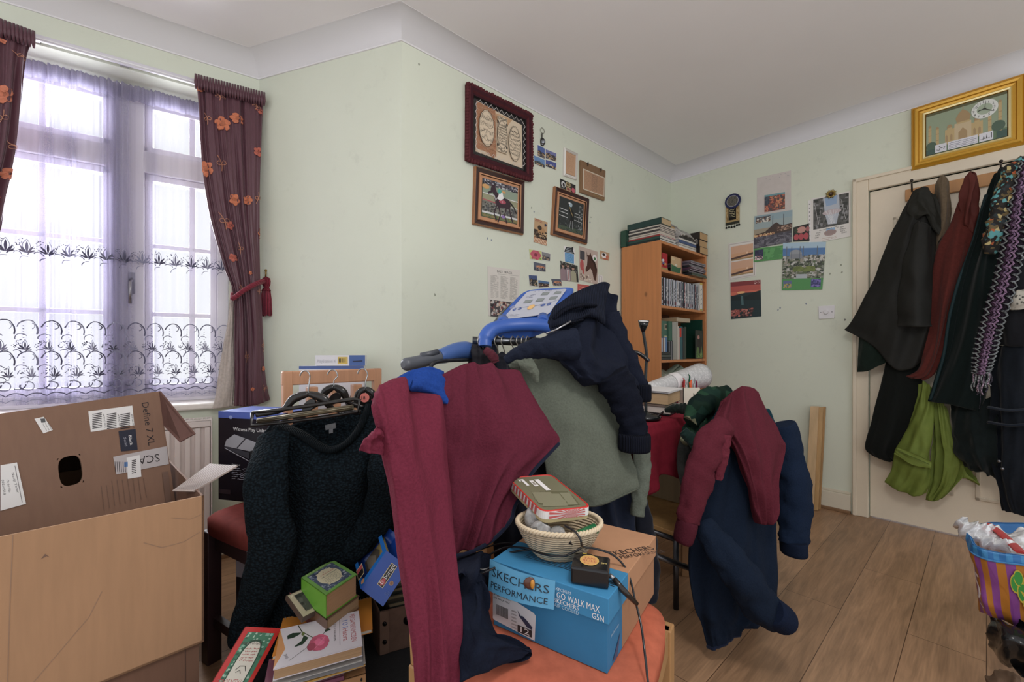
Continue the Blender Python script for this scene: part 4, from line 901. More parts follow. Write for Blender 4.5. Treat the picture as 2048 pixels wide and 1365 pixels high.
# ============================================================ furniture
Z = V((0, 0, 1))
def xyz(x, y, z): return V((x, y, z))
def pad(mb, q, z0, z1, c, k='velvet', r=.14, n=20):
    """padded seat over a quad of xy corners"""
    q = [V(p) for p in q]
    def at(u, v):
        a = (u-.5)*2; b = (v-.5)*2; m = max(abs(a), abs(b)) or 1; l = (abs(a)**5+abs(b)**5)**.2 or 1; s = m/l; a *= s; b *= s; u = a/2+.5; v = b/2+.5
        return q[0]*(1-u)*(1-v)+q[1]*u*(1-v)+q[2]*u*v+q[3]*(1-u)*v
    b0 = len(mb.v)
    for lay in (0, 1):
        for j in range(n+1):
            for i in range(n+1):
                u, v = i/n, j/n; p = at(u, v); e = min(u, 1-u, v, 1-v)*2; bul = (1-(1-min(1, e*3.2))**2)**.5
                z = z0+(z1-z0)*(.72+.28*bul) if lay else z0
                mb.v.append(V((p.x, p.y, z)))
    N = (n+1)**2
    for j in range(n):
        for i in range(n):
            a = b0+j*(n+1)+i; mb.face([a, a+n+1, a+n+2, a+1], c, k, True); a += N; mb.face([a, a+1, a+n+2, a+n+1], c, k, True)
    ring = [j for j in range(n)]+[j*(n+1)+n for j in range(n)]+[n*(n+1)+n-j for j in range(n)]+[(n-j)*(n+1) for j in range(n)]
    for a, b in zip(ring, ring[1:]+ring[:1]): mb.face([b0+a, b0+b, b0+b+N, b0+a+N], c, k, True)
def post(mb, p, z0, z1, w_, c, k='plainwood', d=V((1, 0)), lean=V((0, 0))):
    e = d.normalized()*w_/2; f = V((-e.y, e.x)); P = [p-e-f, p+e-f, p+e+f, p-e+f]
    mb.hexa([v3(x, z0) for x in P]+[v3(x+lean, z1) for x in P], c, k)
def chair(label, q, zs, ztop, seatc, woodc, pad_t=.05, back=(3, 0), lean=.04, slats=3, group=None, seatk='velvet', legw=.036):
    """q: seat corners in order; back: indices of the two corners that carry the backrest"""
    q = [V(p) for p in q]; c = sum(q, V((0, 0)))/4; t = empty('dining_chair', v3(c), label, 'chair', group)
    mb = MB(); pad(mb, q, zs-pad_t, zs, seatc, seatk); mb.build('seat', t)
    e = (q[1]-q[0]).normalized(); ins = [p+(c-p)*.07 for p in q]; bo = ((q[back[0]]+q[back[1]])/2-c).normalized()
    for i in range(4):
        mb = MB(); isb = i in back
        post(mb, ins[i], 0, zs-pad_t, legw, woodc, 'plainwood', e)
        if isb: post(mb, ins[i], zs-pad_t, ztop, legw*.85, woodc, 'plainwood', e, bo*lean)
        mb.build('leg', t, bevel=.003)
    mb = MB()
    for i in range(4):
        a, b = ins[i], ins[(i+1) % 4]; d = (b-a); n2 = V((-d.y, d.x)).normalized()*.011
        mb.hexa([v3(p, zs-pad_t-.055) for p in (a-n2, b-n2, b+n2, a+n2)]+[v3(p, zs-pad_t) for p in (a-n2, b-n2, b+n2, a+n2)], woodc, 'plainwood')
    mb.build('apron', t)
    a, b = ins[back[0]]+bo*lean, ins[back[1]]+bo*lean; d = b-a; n2 = V((-d.y, d.x)).normalized()*.012; mb = MB()
    ex = d.normalized()*legw*.5
    mb.hexa([v3(p, ztop-.05) for p in (a-ex-n2, b+ex-n2, b+ex+n2, a-ex+n2)]+[v3(p, ztop) for p in (a-ex-n2, b+ex-n2, b+ex+n2, a-ex+n2)], woodc, 'plainwood'); mb.build('top_rail', t, bevel=.004)
    for i in range(slats):
        mb = MB(); f = (i+1)/(slats+1); p = a.lerp(b, f); post(mb, p-bo*lean*.9, zs-.02, ztop-.06, .034, woodc, 'plainwood', d, bo*lean*.85); mb.build('slat', t, bevel=.002)
    return t
# orange chair in front, backrest on its left, hidden below the fleece
OQ = [(-.20, .85), (.169, .607), (.366, .977), (-.03, 1.19)]
chair('dining chair with orange seat carrying the blue shoe box, right front of the pile', OQ, .45, .85, h('b9664e'), h('b48a5c'), .055, (3, 0), .03)
# pine chair whose slatted back shows behind the hangers
chair('chair with pale slatted wooden back, coat hangers hooked on its top rail', [(-.803, 1.50), (-.66, 1.34), (-.40, 1.575), (-.542, 1.74)], .42, .945, h('8a4a38'), h('c99674'), .04, (3, 0), 0.0)
# dark chair with red seat at the left
q = [(-1.02, 1.40), (-.74, 1.235), (-.70, 1.43), (-.93, 1.60)]
t = empty('stool', v3(V((-.84, 1.42))), 'dark wooden stool with red padded seat under the black console box', 'stool')
mb = MB(); pad(mb, q, .425, .485, h('86403a'), 'velvet'); mb.build('seat', t)
for x, y in ((-.985, 1.405), (-.75, 1.26), (-.72, 1.42), (-.925, 1.565)):
    mb = MB(); post(mb, V((x, y)), 0, .43, .042, h('3a2628'), 'plainwood', V((.86, -.5))); mb.build('leg', t, bevel=.003)
mb = MB(); mb.box((-.985, 1.405, .37), (.235, -.145, 0), (.01, .016, 0), (0, 0, .06), h('3a2628'), 'plainwood'); mb.build('apron', t); mb = MB(); mb.box((-.985, 1.405, .37), (.06, .16, 0), (.016, -.01, 0), (0, 0, .06), h('3a2628'), 'plainwood'); mb.build('apron', t); mb = MB(); mb.box((-.985, 1.40, .12), (.235, -.145, 0), (.01, .016, 0), (0, 0, .03), h('3a2628'), 'plainwood'); mb.build('stretcher', t)
# ------------------------------------------------------------ bookcase
PN = h('c98552')
def bc(t_, d, z): return v3(C2+DP*t_+NP*d, z)
def bbox(mb, t0, t1, d0, d1, z0, z1, c, k='plastic'): mb.box(bc(t0, d0, z0), v3(DP*(t1-t0)), v3(NP*(d1-d0)), Z*(z1-z0), c, k)
T0, T1, BH = 1.708, 2.411, 1.748
case = empty('bookcase', bc((T0+T1)/2, .16, 0), 'tall pine bookcase packed with books and discs in the room corner', 'bookcase')
for a in (T0, T1-.018): mb = MB(); bbox(mb, a, a+.018, .012, .31, 0, BH, PN, 'wood'); mb.build('side_panel', case, bevel=.002)
SH = [.06, .60, .951, 1.318, 1.559, BH]
for z in SH: mb = MB(); bbox(mb, T0+.018, T1-.018, .014, .308, z-.018, z, PN, 'wood'); mb.build('shelf', case, bevel=.0015)
mb = MB(); bbox(mb, T0+.018, T1-.018, .012, .016, 0, BH, h('5a3d2c'), 'plainwood'); mb.build('back_panel', case)
def book(label, o, w_, l, t_, cov, pg=None, name='book', cat='book', group=None, art=None, ct=.0022, spine=None):
    """o bottom corner on the spine side; w_ across the pages, l along the spine, t_ thickness vector"""
    o, w_, l, t_ = V(o), V(w_), V(l), V(t_); pg = pg or h('d8c9a8'); n = t_.normalized(); wn = w_.normalized(); ln = l.normalized()
    r = empty(name, o+w_*.5+l*.5, label, cat, group); mb = MB()
    mb.box(o, w_, l, n*ct, cov); mb.box(o+t_-n*ct, w_, l, n*ct, cov); mb.box(o, wn*ct, l, t_, spine or cov)
    if art:
        A = quadart(mb, o+t_, o+t_+w_, o+t_+w_+l, o+t_+l, lift=.0004); art(A)
    c = mb.build('cover', r)
    mb = MB(); mb.box(o+n*ct+wn*ct+ln*.002, w_-wn*(ct+.003), l-ln*.004, t_-n*2*ct, pg, 'pages'); mb.build('pages', r); return r
# books lying on top
def flat(label, t0, t1, d0, d1, z0, th, cov, pg=None, sp='d', **kw):
    if sp == 'd': return book(label, bc(t0, d0, z0), v3(DP*(t1-t0)), v3(NP*(d1-d0)), Z*th, cov, pg, **kw)
    return book(label, bc(t0, d1, z0), v3(-NP*(d1-d0)), v3(DP*(t1-t0)), Z*th, cov, pg, **kw)
z = BH
mags = [('white floppy magazine with black edge, lowest of the left pile on the bookcase', .014, '24302f', 'dcd8d0'), ('dark green bound volume near the bottom of the left pile on the bookcase', .020, '2c4a44', 'd8d4cc'), ('white magazine with a red cover edge in the left pile on the bookcase', .010, 'a83a3a', 'dcdad4')]
for i, (lb, th, c, pgc) in enumerate(mags): flat(lb, 1.715+.006*i, 1.945-.004*i, .03+.01*i, .305-.003*i, z, th, h(c), h(pgc)); z += th+.0005
for i in range(6):
    o = random.uniform(-.006, .006); flat(('topmost', 'second from top', 'third from top', 'fourth from top', 'second lowest', 'lowest')[5-i]+' of the thick cream magazines below the large dark green hardback', 1.725+o, 1.94+o, .06, .295+o, z, .011, h(random.choice(('d8d0c4', 'cfc6ba', '4a4648'))), h('d6cbbd'), group='cream magazines in the left pile'); z += .0113
flat('large dark green hardback lying topmost on the left magazine pile', 1.725, 1.86, .05, .31, z, .042, h('26423f'), h('c9b08a')); flat('brown hardback with tan pages lying behind the topmost dark green hardback', 1.872, 1.99, .08, .27, z, .034, h('5a4a34'), h('c4a77e'))
book('green hardback standing upright against the wall at the left end of the bookcase top', bc(1.70, .012, BH+.0005), v3(DP*.15), Z*.115, v3(NP*.043), h('274a3c'))
z = BH
for lb, th, c in (('white paper-covered book, lowest of the middle pile on the bookcase', .018, 'd8d4cc'), ('pale grey softback second in the middle pile on the bookcase', .014, 'c9c6c0'), ('blue softback in the middle pile on the bookcase', .022, '3a5080'), ('white softback just above the blue one on the bookcase', .014, 'd5d2cc')): flat(lb, 1.985, 2.255, .06, .30, z, th, h(c), h('d8d4cc'), sp='x'); z += th+.0005
t = MB()
for i in range(9):
    p = bc(2.02+.025*i, .20, z+.03+.02*math.sin(i*1.1)); 
C_ = Cloth([[bc(1.96, .05, z+.06), bc(2.05, .07, z+.09), bc(2.16, .09, z+.06), bc(2.26, .10, z+.02)], [bc(1.97, .20, z+.075), bc(2.05, .2, z+.10), bc(2.16, .2, z+.05), bc(2.27, .2, z+.03)], [bc(1.98, .30, z+.012), bc(2.06, .31, z+.03), bc(2.16, .31, z+.02), bc(2.28, .30, z+.0)]], 40, 30, .02, 7, .014, 2, .008); C_.put(t, h('b9b6b2'), 'plastic_wrap'); A = C_.art(t); A.rows(.1, .45, .5, .9, 5, h('3a3a3c'), .002)
t.build('plastic_bag', label='crumpled grey printed plastic bag on the middle pile of the bookcase top', cat='bag')
z = BH
for i, (lb, th, dd) in enumerate((('black hardback with tan pages, lowest of three at the right end of the bookcase', .052, 0), ('black hardback with tan pages, middle of three at the right end of the bookcase', .052, .006), ('black hardback with tan pages, topmost of three at the right end of the bookcase', .055, .002))): flat(lb, 2.285+dd, 2.425, .06, .315-dd, z, th, h('2c2624'), h('c9a67a')); z += th+.001
# shelf one: figurines, cards, disc stacks
z = SH[4]
t = empty('figurine_group', bc(1.78, .27, z), 'cluster of small colourful figurines at the left end of the top shelf', 'figurine')
mb = MB(); bbox(mb, 1.735, 1.83, .23, .30, z, z+.015, h('a8905a'), 'plastic'); mb.build('stand', t)
for i in range(16):
    mb = MB(); p = bc(1.74+.085*random.random(), .24+.05*random.random(), z+.022+.07*random.random()); mb.ball(p, .011, h(random.choice(('c98a5a', 'c9402a', '6a6aa0', 'd8d0c8', 'b09040', 'e0e0e4', '7a5ab0'))), 'gloss', 6); mb.build('figurine', t)
def card(label, t0, t1, d, z0, z1, c, draw=None, name='greeting_card', cat='card'):
    mb = MB(); bbox(mb, t0, t1, d, d+.003, z0, z1, c, 'paper')
    if draw: A = quadart(mb, bc(t0, d+.0032, z0), bc(t1, d+.0032, z0), bc(t1, d+.0032, z1), bc(t0, d+.0032, z1)); draw(A)
    return mb.build(name, label=label, cat=cat)
card('red card standing upright on the top shelf behind the figurines', 1.80, 1.872, .272, z, z+.125, h('b02c34'))
def gcard(A): A.shape([(0, .05), (.75, 0), (.9, .45), (.6, .38), (0, .5)], h('2f6a44')); A.ell(.42, .5, .12, .08, h('e0d8c0')); A.ell(.15, .85, .15, .1, h('d8c090')); A.rect(.9, 0, 1, 1, h('8a4a3c'))
card('beige picture card with green leaves standing on the top shelf', 1.90, 2.06, .285, z, z+.115, h('d0b088'), gcard)
for i in range(9):
    d = random.uniform(-.012, .012); mb = MB(); q = .012; bbox(mb, 2.10+d, 2.345+d, .10, .33+d, z+i*q, z+i*q+.0105, h(('2c302c', '3a3a40', '343830', '4a3a4c', '5c4050', '2f3438', '6a6068', '54505c', '7a7078')[i]), 'gloss'); bbox(mb, 2.104+d, 2.341+d, .328+d, .3305+d, z+i*q+.002, z+i*q+.008, h(random.choice(('8a8a8c', '5a6a5a', '9a9098'))), 'paper'); mb.build('disc_case', label=('lowest', 'second lowest', 'third lowest', 'fourth from the bottom', 'middle', 'fourth from the top', 'third highest', 'second highest', 'topmost')[i]+' disc case of the dark top-shelf stack', cat='disc case', group='disc cases stacked on the top shelf')
# shelf two: upright film cases
z = SH[3]; s = T0+.024; cols = ('8a94a0', 'b8bcc4', '5a6a84', '9a5a60', 'c0c0c8', '4a5a54', '6a7480', 'a8a0a8', 'cfcfd4', '3c4450', '7a6a70', 'b0a8a0'); i = 0
while s < T0+.60:
    w_ = random.choice((.010, .0145, .0145)); c = h(cols[i*5 % 12]); hh = .19 if i % 7 else .18
    if i % 11 == 4: c = h('8aa0b8')
    mb = MB(); dd = random.uniform(-.006, .004); bbox(mb, s, s+w_-.0008, .16+dd, .296+dd, z, z+hh, h('c9ccd2') if i % 3 else h('3a3e44'), 'gloss')
    A = quadart(mb, bc(s, .2965+dd, z), bc(s+w_-.0008, .2965+dd, z), bc(s+w_-.0008, .2965+dd, z+hh), bc(s, .2965+dd, z+hh)); A.rect(.08, .04, .92, .96, c); A.rect(.08, .78, .92, .9, var(c, .4)); A.rect(.08, .08, .92, .2, h(random.choice(('2c3040', 'e0e0e4', '8a3a44'))))
    for q in range(4): y = .3+q*.11; A.rect(.3, y, .7, y+.06, h(random.choice(('f0f0f0', '24262c'))))
    if i % 11 == 4: cn = 'sky blue'
    else: cn = ('steel grey', 'silver', 'slate blue', 'dusty red', 'pale silver', 'dark green', 'grey', 'mauve grey', 'white', 'charcoal', 'brownish', 'beige grey')[i*5 % 12]
    ow = ('first', 'second', 'third', 'fourth', 'fifth', 'sixth', 'seventh', 'eighth', 'ninth', 'tenth', 'eleventh', 'twelfth', 'thirteenth', 'fourteenth', 'fifteenth', 'sixteenth', 'seventeenth', 'eighteenth', 'nineteenth')
    ow = ow[i] if i < 19 else ('twentieth', 'thirtieth', 'fortieth', 'fiftieth')[i//10-2] if i % 10 == 9 else ('twenty', 'thirty', 'forty', 'fifty')[(i+1)//10-2]+'-'+ow[(i+1) % 10-1]
    mb.build('disc_case', label=cn+' film case, '+ow+' from the left in the packed row on the second shelf', cat='disc case', group='film cases on the second shelf'); s += w_; i += 1
mb = MB(); bbox(mb, s, s+.042, .15, .298, z, z+.212, h('e4e2da'), 'gloss'); A = quadart(mb, bc(s, .2985, z), bc(s+.042, .2985, z), bc(s+.042, .2985, z+.212), bc(s, .2985, z+.212)); A.rect(0, .93, 1, 1, h('d8c040')); A.rect(0, 0, 1, .06, h('b8b04a')); [A.line([(.3, .2+.17*k), (.7, .27+.17*k)], .005, K) for k in range(4)]
mb.build('disc_box_set', label='white box set with yellow top at the right end of the film row', cat='disc box'); s += .045
mb = MB(); bbox(mb, s, s+.016, .16, .29, z, z+.195, K, 'gloss'); bbox(mb, s+.018, s+.034, .16, .29, z, z+.17, h('a8aab0'), 'gloss'); mb.build('disc_case', label='black case next to the white box set with yellow top', cat='disc case')
# shelf three: upright books
z = SH[2]
def upr(label, s0, th, hh, d0, d1, c, art=None, pgc=None, z0=None, **kw):
    z0 = z if z0 is None else z0
    return book(label, bc(s0, d1, z0), v3(-NP*(d1-d0)), Z*hh, v3(DP*th), h(c), pgc and h(pgc), art=None, **kw)
for i in range(3): flat(('lowest', 'grey middle', 'topmost')[i]+' slim case lying in the small stack at the left of the third shelf', T0+.022, T0+.155, .17, .305, z+i*.018, .017, h(('2a2c30', '4a504c', '24282c')[i]), h('8a8a88'), sp='x', group='dark cases lying on the third shelf')
s = T0+.022
for i, (w_, hh, c) in enumerate(((.018, .15, 'c0c8d0'), (.022, .148, 'a8b4c4'), (.014, .15, '8a6a60'), (.020, .15, 'd0d0d0'), (.022, .155, '5a80b0'))): upr(('grey-white', 'pale blue', 'brown', 'white', 'sky blue')[i]+' small paperback at the left of the third shelf', s, w_, hh-.054, .16, .295, c, z0=z+.0545); s += w_+.001
s = T0+.135
upr('large green folder with labels standing across the third shelf', T0+.20, .055, .27, .08, .262, '3f6a58')
mb = MB(); A = quadart(mb, bc(T0+.02, .25, z), bc(T0+.254, .25, z), bc(T0+.254, .25, z+.27), bc(T0+.02, .25, z+.27)); A.rect(0, 0, 1, 1, h('48705e')); A.rect(.64, .78, .86, .93, h('b8a888')); A.rect(.69, .81, .80, .9, h('4a4038')); A.rect(.62, .08, .86, .62, h('cfc29a')); bbox(mb, T0+.02, T0+.198, .24, .2498, z, z+.27, h('48705e'), 'paper')
mb.build('box_file', label='green box file with beige label facing out, behind the small paperbacks', cat='file')
for i in range(6): upr(('leftmost', 'second from left', 'third from left', 'third from right', 'second from right', 'rightmost')[i]+' of the small dark paperbacks before the green box file', T0+.128+i*.0105, .010, .125+.004*(i % 3), .255, .30, ('3a4048', '8a8a90', '2c3038')[i % 3], group='small dark paperbacks on the third shelf')
s = T0+.258
for lb, w_, hh, c in (('tall pale book right of the green box file', .014, .265, 'c9c6bc'), ('cream softback beside the tall pale book', .016, .235, 'd8d0c4'), ('pinkish softback on the third shelf', .014, .225, 'c8aca4'), ('teal hardback with a red bookmark on the third shelf', .040, .235, '245a64'), ('black book right of the teal hardback', .022, .225, '24282a'), ('dark green book near the right end of the third shelf', .03, .235, '2a3c34')): upr(lb, s, w_, hh, .12, .295, c); s += w_+.001
mb = MB(); bbox(mb, T0+.298, T0+.318, .2965, .299, z+.16, z+.225, h('d0402f'), 'paper'); mb.build('bookmark', label='red paper marker sticking out of the teal hardback', cat='bookmark')
flat('old book with worn cover lying across the tops of the upright books', T0+.255, T0+.46, .10, .295, z+.268, .03, h('b8a890'), h('b39a78'), sp='x')
def hb(A): A.rect(0, 0, 1, 1, h('1d2a22')); A.shape([(.05, .05), (.2, .4), (.8, .45), (.95, .05)], h('5a7a3a')); A.shape([(.1, .5), (.3, .78), (.6, .72), (.85, .55), (.7, .3), (.55, .1), (.45, .1), (.5, .35), (.3, .45)], h('1c1614')); A.ell(.4, .76, .14, .07, h('b87a70')); A.specks(30, .05, .03, .9, .2, [h('2f5a2c'), h('7a9a44')], .008)
card('dark picture book cover with a horse facing out at the right of the third shelf', T1-.165, T1-.035, .295, z, z+.215, h('1d2a22'), hb, 'picture_book', 'book')
mb = MB(); bbox(mb, T1-.034, T1-.022, .12, .29, z, z+.30, h('1f4438'), 'gloss'); mb.build('folder', label='tall dark green folder against the right panel of the bookcase', cat='folder')
# shelf four things showing above the desk
z = SH[1]
for i, (c, hh) in enumerate((('a8522f', .03), ('3a3a3c', .012), ('c0502c', .02), ('7a2c28', .018), ('4a3a34', .012))):
    flat(('orange paperback', 'black thin paperback', 'bright orange-red paperback', 'dark red paperback', 'brown thin paperback')[i]+' in the pile at the right of the lowest visible shelf', 2.16, 2.36, .14, .28, z+sum((.03, .012, .02, .018, .012)[:i])+.12, (hh), h(c), sp='x')
mb = MB(); bbox(mb, 2.15, 2.37, .13, .29, z, z+.1195, h('9a8a74'), 'card'); mb.build('box', label='tan cardboard box carrying paperbacks on the lowest visible shelf', cat='box')
mb = MB(); C_ = Cloth([[bc(1.78, .20, z+.20), bc(1.88, .2, z+.29), bc(1.98, .2, z+.27), bc(2.06, .2, z+.20)], [bc(1.76, .29, z+.12), bc(1.88, .31, z+.16), bc(1.98, .31, z+.15), bc(2.08, .29, z+.12)], [bc(1.76, .28, z+.002), bc(1.88, .30, z+.002), bc(1.98, .30, z+.002), bc(2.08, .28, z+.002)]], 36, 30, .10, 7, .012, 5, .008); C_.put(mb, h('98a594'), 'plastic_wrap'); mb.build('plastic_bag', label='crumpled clear greenish plastic bag on the shelf behind the wrapped roll', cat='bag')
flat('tan paperback beside the clear plastic bag on the lowest visible shelf', 1.735, 1.775, .12, .30, z, .22, h('b08a64'), h('c9b08a'))
# ------------------------------------------------------------ desk with red cloth
dk = empty('desk', bc(.95, .63, 0), 'desk under the dark red cloth in front of the bookcase', 'desk')
mb = MB(); bbox(mb, .43, 1.60, .30, .90, .712, .737, h('7a5a40'), 'plainwood'); mb.build('desktop', dk, bevel=.003)
for a, d in ((.47, .34), (.47, .86), (1.56, .34), (1.56, .86)): mb = MB(); bbox(mb, a-.02, a+.02, d-.02, d+.02, 0, .712, h('6a4c36'), 'plainwood'); mb.build('leg', dk)
mb = MB(); RC_ = h('7e2231'); nn_, mm = 90, 70
prof = []
for j in range(mm+1):
    f = j/mm
    if f < .5: prof.append((.32+(.925-.32)*(f/.5), .743, 0))
    else: g = (f-.5)/.5; prof.append((.925+.012*min(1, g*8)+.02*g, .743-.006*min(1, g*6)**.5-g*.215, g))
for j in range(mm+1):
    for i in range(nn_+1):
        u = .41+(1.62-.41)*i/nn_; d, z_, g = prof[j]; L_ = 1-.25*noise.noise(V((u*6, 1, 1)))*g
        fo = noise.noise(V((u*13, g*.8, 2)))*.035*g; mb.v.append(bc(u, d+fo, .743-(.743-z_)*L_))
for j in range(mm):
    for i in range(nn_): a = j*(nn_+1)+i; mb.face([a, a+1, a+nn_+2, a+nn_+1], RC_, 'velvet', True)
tc_ = mb.build('tablecloth', label='dark red velvet cloth draped over the desk in front of the bookcase', cat='tablecloth'); so = tc_.modifiers.new('t', 'SOLIDIFY'); so.thickness = .003; so.offset = 1
ZD = .7475
def dtop(px, py, z=ZD): return onz(px, py, z)
# books on desk
def fbook(label, k, e1, e2, z0, th, c, pgc, **kw): return book(label, V((k.x, k.y, z0)), e1, e2, Z*th, c, pgc, **kw)
k = dtop(1338, 832); e1 = (dtop(1286, 826)-k); e2 = dtop(1368, 818)-k; e2 = e2.normalized()*.2; e1 = e1.normalized()*.15
fbook('thin dark book at the bottom of the desk pile beside the black lamp', k, e2, e1, ZD, .006, h('24282c'), h('8a8a88'))
fbook('white book with printed spine under the thick tan-paged book on the desk', k, e2*.9, e1, ZD+.0065, .026, h('d8d4ca'), h('d8d0c0'), art=None)
fbook('cream softback lying on the white book in the desk pile', k+e1*.1, e2*.8, e1*.9, ZD+.033, .010, h('d0c8b4'), h('d0c8b0'))
k2 = k+e1.normalized()*.0-e2.normalized()*.01; fbook('thick black hardback with tan page edges, uppermost bound book of the desk pile', k2+e2*1.0, -e2*1.02, e1*1.05, ZD+.0435, .048, h('2a2622'), h('c9ab84'))
mb = MB(); zz = ZD+.0920
for i in range(7):
    o = k2+V((random.uniform(-.004, .012), random.uniform(-.004, .01), 0)); o.z = zz+i*.0012; mb.box(o-e2*.05, e2*1.1, e1*1.1, Z*.0009, var(h('e6e4e4'), .04), 'paper')
mb.build('paper_sheets', label='loose white paper sheets on top of the thick tan-paged book', cat='paper')
p = dtop(1385, 812); e = v3(DP*.062); f = v3(-NP*.062)
t = empty('pen_holder', p+e*.5+f*.5, 'cream square pen holder full of pens on the desk', 'pen holder')
mb = MB(); o = V((p.x-.045, p.y-.0, ZD))
ex = V((.078, .0, 0)); ey = V((0, .06, 0))
for a, b, c_ in ((o, ex, V((0, .003, 0))), (o+ey, ex, V((0, .003, 0))), (o, V((.003, 0, 0)), ey), (o+ex, V((.003, 0, 0)), ey+V((0, .003, 0)))): mb.box(a, b, c_, Z*.088, h('e0d9c6'), 'plastic')
mb.box(o, ex, ey, Z*.003, h('e0d9c6'), 'plastic'); mb.build('box', t)
mb = MB(); A = quadart(mb, o-V((0, .0003, 0)), o+ex-V((0, .0003, 0)), o+ex+Z*.088-V((0, .0003, 0)), o+Z*.088-V((0, .0003, 0))); A.text('Isl', .62, .55, .014, h('3a4a3c')); mb.build('lettering', t)
for i, (x, c, ln) in enumerate(((.08, 'b02c2c', .13), (.2, '8a2a2c', .12), (.3, 'd8d8d8', .10), (.42, '1f5a40', .15), (.52, '2a6a4a', .13), (.62, 'e0602f', .12), (.75, 'c8c8cc', .11), (.85, '8a8a8c', .13), (.92, '7a2040', .12))):
    mb = MB(); q = o+ex*x+ey*random.uniform(.2, .7)+Z*.004; r = .007 if c == 'e0602f' else .0042; mb.tube([q, q+V((random.uniform(-.008, .008), 0, ln-.012)), q+V((0, 0, ln))], [r, r, r*.4], h(c), 'gloss', 8)
    mb.build('pen', label=('red', 'dark red', 'white', 'tall dark green', 'green', 'fat orange', 'silver', 'grey', 'purple')[i]+' pen standing in the cream pen holder', cat='pen')
# bubble wrapped roll
mb = MB(); a, b = U(1297, 779, 2.03), U(1400, 752, 2.32); P = smooth_path([a, a.lerp(b, .5), b], 14)
mb.tube(P, [.029+.040*(i/13) for i in range(14)], h('dcdcdc'), 'bubble', 22)
t = mb.build('wrapped_roll', label='roll wrapped in white bubble wrap lying behind the pen holder on the desk', cat='roll')
mb = MB(); d = (b-a).normalized(); q = a.lerp(b, .42); r = .046
mb.tube([q-d*.02, q+d*.03], [r*1.02, r*1.10], h('ece8e8'), 'paper', 22, False)
for i in range(12):
    an = -2.6+i*.16; n1 = d.cross(Z).normalized(); n2 = n1.cross(d); u_ = n1*math.cos(an)+n2*math.sin(an); mb.box(q+u_*(r*1.07)-d*.012, d*random.uniform(.01, .03), u_.cross(d)*.0018, u_*.0015, K)
mb.build('label', t)
# lamp
LB_ = h('1c2022'); lp = empty('desk_lamp', dtop(1290, 846), 'slim black gooseneck desk lamp with cone shade and white inside', 'lamp')
q = dtop(1292, 838); mb = MB(); mb.lathe(q, [(.055, 0), (.055, .012), (.02, .02), (.006, .03)], LB_, 'gloss', 24); mb.build('base', lp)
Y_ = q.y; mb = MB(); P = smooth_path([q+Z*.02, U(1291, 760, Y_), U(1293, 712, Y_), U(1289, 680, Y_), U(1286, 662, Y_)], 24); mb.tube(P, .0062, LB_, 'gloss', 8); mb.build('gooseneck', lp)
mb = MB(); n_ = V((-.02, -.28, 1)).normalized(); c0 = U(1286, 664, Y_)
mb.lathe(c0, [(.006, 0), (.009, .004), (.017, .026), (.0215, .044), (.0195, .042), (.014, .025)], LB_, 'gloss', 24, n_); mb.build('shade', lp)
mb = MB(); mb.lathe(c0, [(.001, .030), (.0165, .036), (.019, .0425)], h('e8e8ea'), 'gloss', 20, n_); mb.build('reflector', lp, label='white inside of the shade')
mb = MB(); mb.tube(smooth_path([U(1262, 705, 1.5), U(1275, 706, 1.5), U(1288, 714, 1.49), U(1298, 723, 1.48)], 12), .0068, LB_, 'gloss', 8); mb.tube(smooth_path([U(1262, 705, 1.5), U(1262, 760, 1.5), U(1266, 800, 1.52), V((U(1266, 846, 1.56).x, 1.56, .745))], 12), .006, LB_, 'gloss', 8)
mb.build('clip_lamp', label='short black curved arm poking out beside the navy jumper, left of the desk lamp', cat='lamp')
mb = MB(); q = dtop(1300, 838); P = smooth_path([q+V((-.02, 0, .004)), q+V((0, -.01, .02)), q+V((.03, .0, .012)), q+V((.05, -.01, .03))], 14); mb.tube(P, .004, K, 'gloss', 6); mb.tube(smooth_path([q+V((.0, .02, .006)), q+V((.02, .0, .01)), q+V((.045, .01, .004))], 10), .005, K, 'gloss', 6); mb.build('black_strap', label='coiled black strap on the red cloth at the desk edge', cat='strap')
# low bench board and drawers below the desk
bt = empty('low_table', onz(1325, 1020, .3)-Z*.3, 'low wooden board table with grey metal frame, beside the draped navy jacket', 'table')
q = [onz(x, y, .3) for x, y in ((1297, 1047), (1352, 1066), (1374, 986), (1284, 972))]; q[0] = q[0]+(q[0]-q[1])*3.2; q[3] = q[3]+(q[3]-q[2])*1.2
mb = MB(); mb.hexa([p-Z*.018 for p in q]+q, h('b8905c'), 'plainwood'); A = quadart(mb, *q); A.specks(18, .78, .86, 1, 1, [h('d8d4cc'), h('e0dcd4')], .02); mb.build('board', bt, bevel=.002)
mb = MB(); 
for i in range(4): mb.tube([q[i]-Z*.028, q[(i+1) % 4]-Z*.028], .011, h('4a4a4e'), 'metal', 8)
mb.build('frame', bt)
for i in range(4): mb = MB(); mb.tube([q[i]-Z*.028, V((q[i].x, q[i].y, 0))], .011, h('4a4a4e'), 'metal', 8); mb.build('leg', bt)
mb = MB(); a, b = U(1290, 1104, 1.55), U(1392, 1142, 1.5); mb.tube([a-(b-a)*.6, b], .010, h('6a6a6e'), 'metal', 10); mb.build('cross_bar', bt, label='grey metal cross bar')
# drawer unit glimpsed under the desk
mb = MB(); bbox(mb, 1.0, 1.5, .45, .80, .302, .60, h('8a765a'), 'plainwood'); du = mb.build('drawer_unit', label='pale wooden drawer unit in shadow under the desk', cat='drawers')
for zz in (.33, .42, .51): mb = MB(); bbox(mb, 1.01, 1.49, .801, .812, zz, zz+.075, h('9c8460'), 'plainwood'); mb.build('drawer', du, bevel=.003)
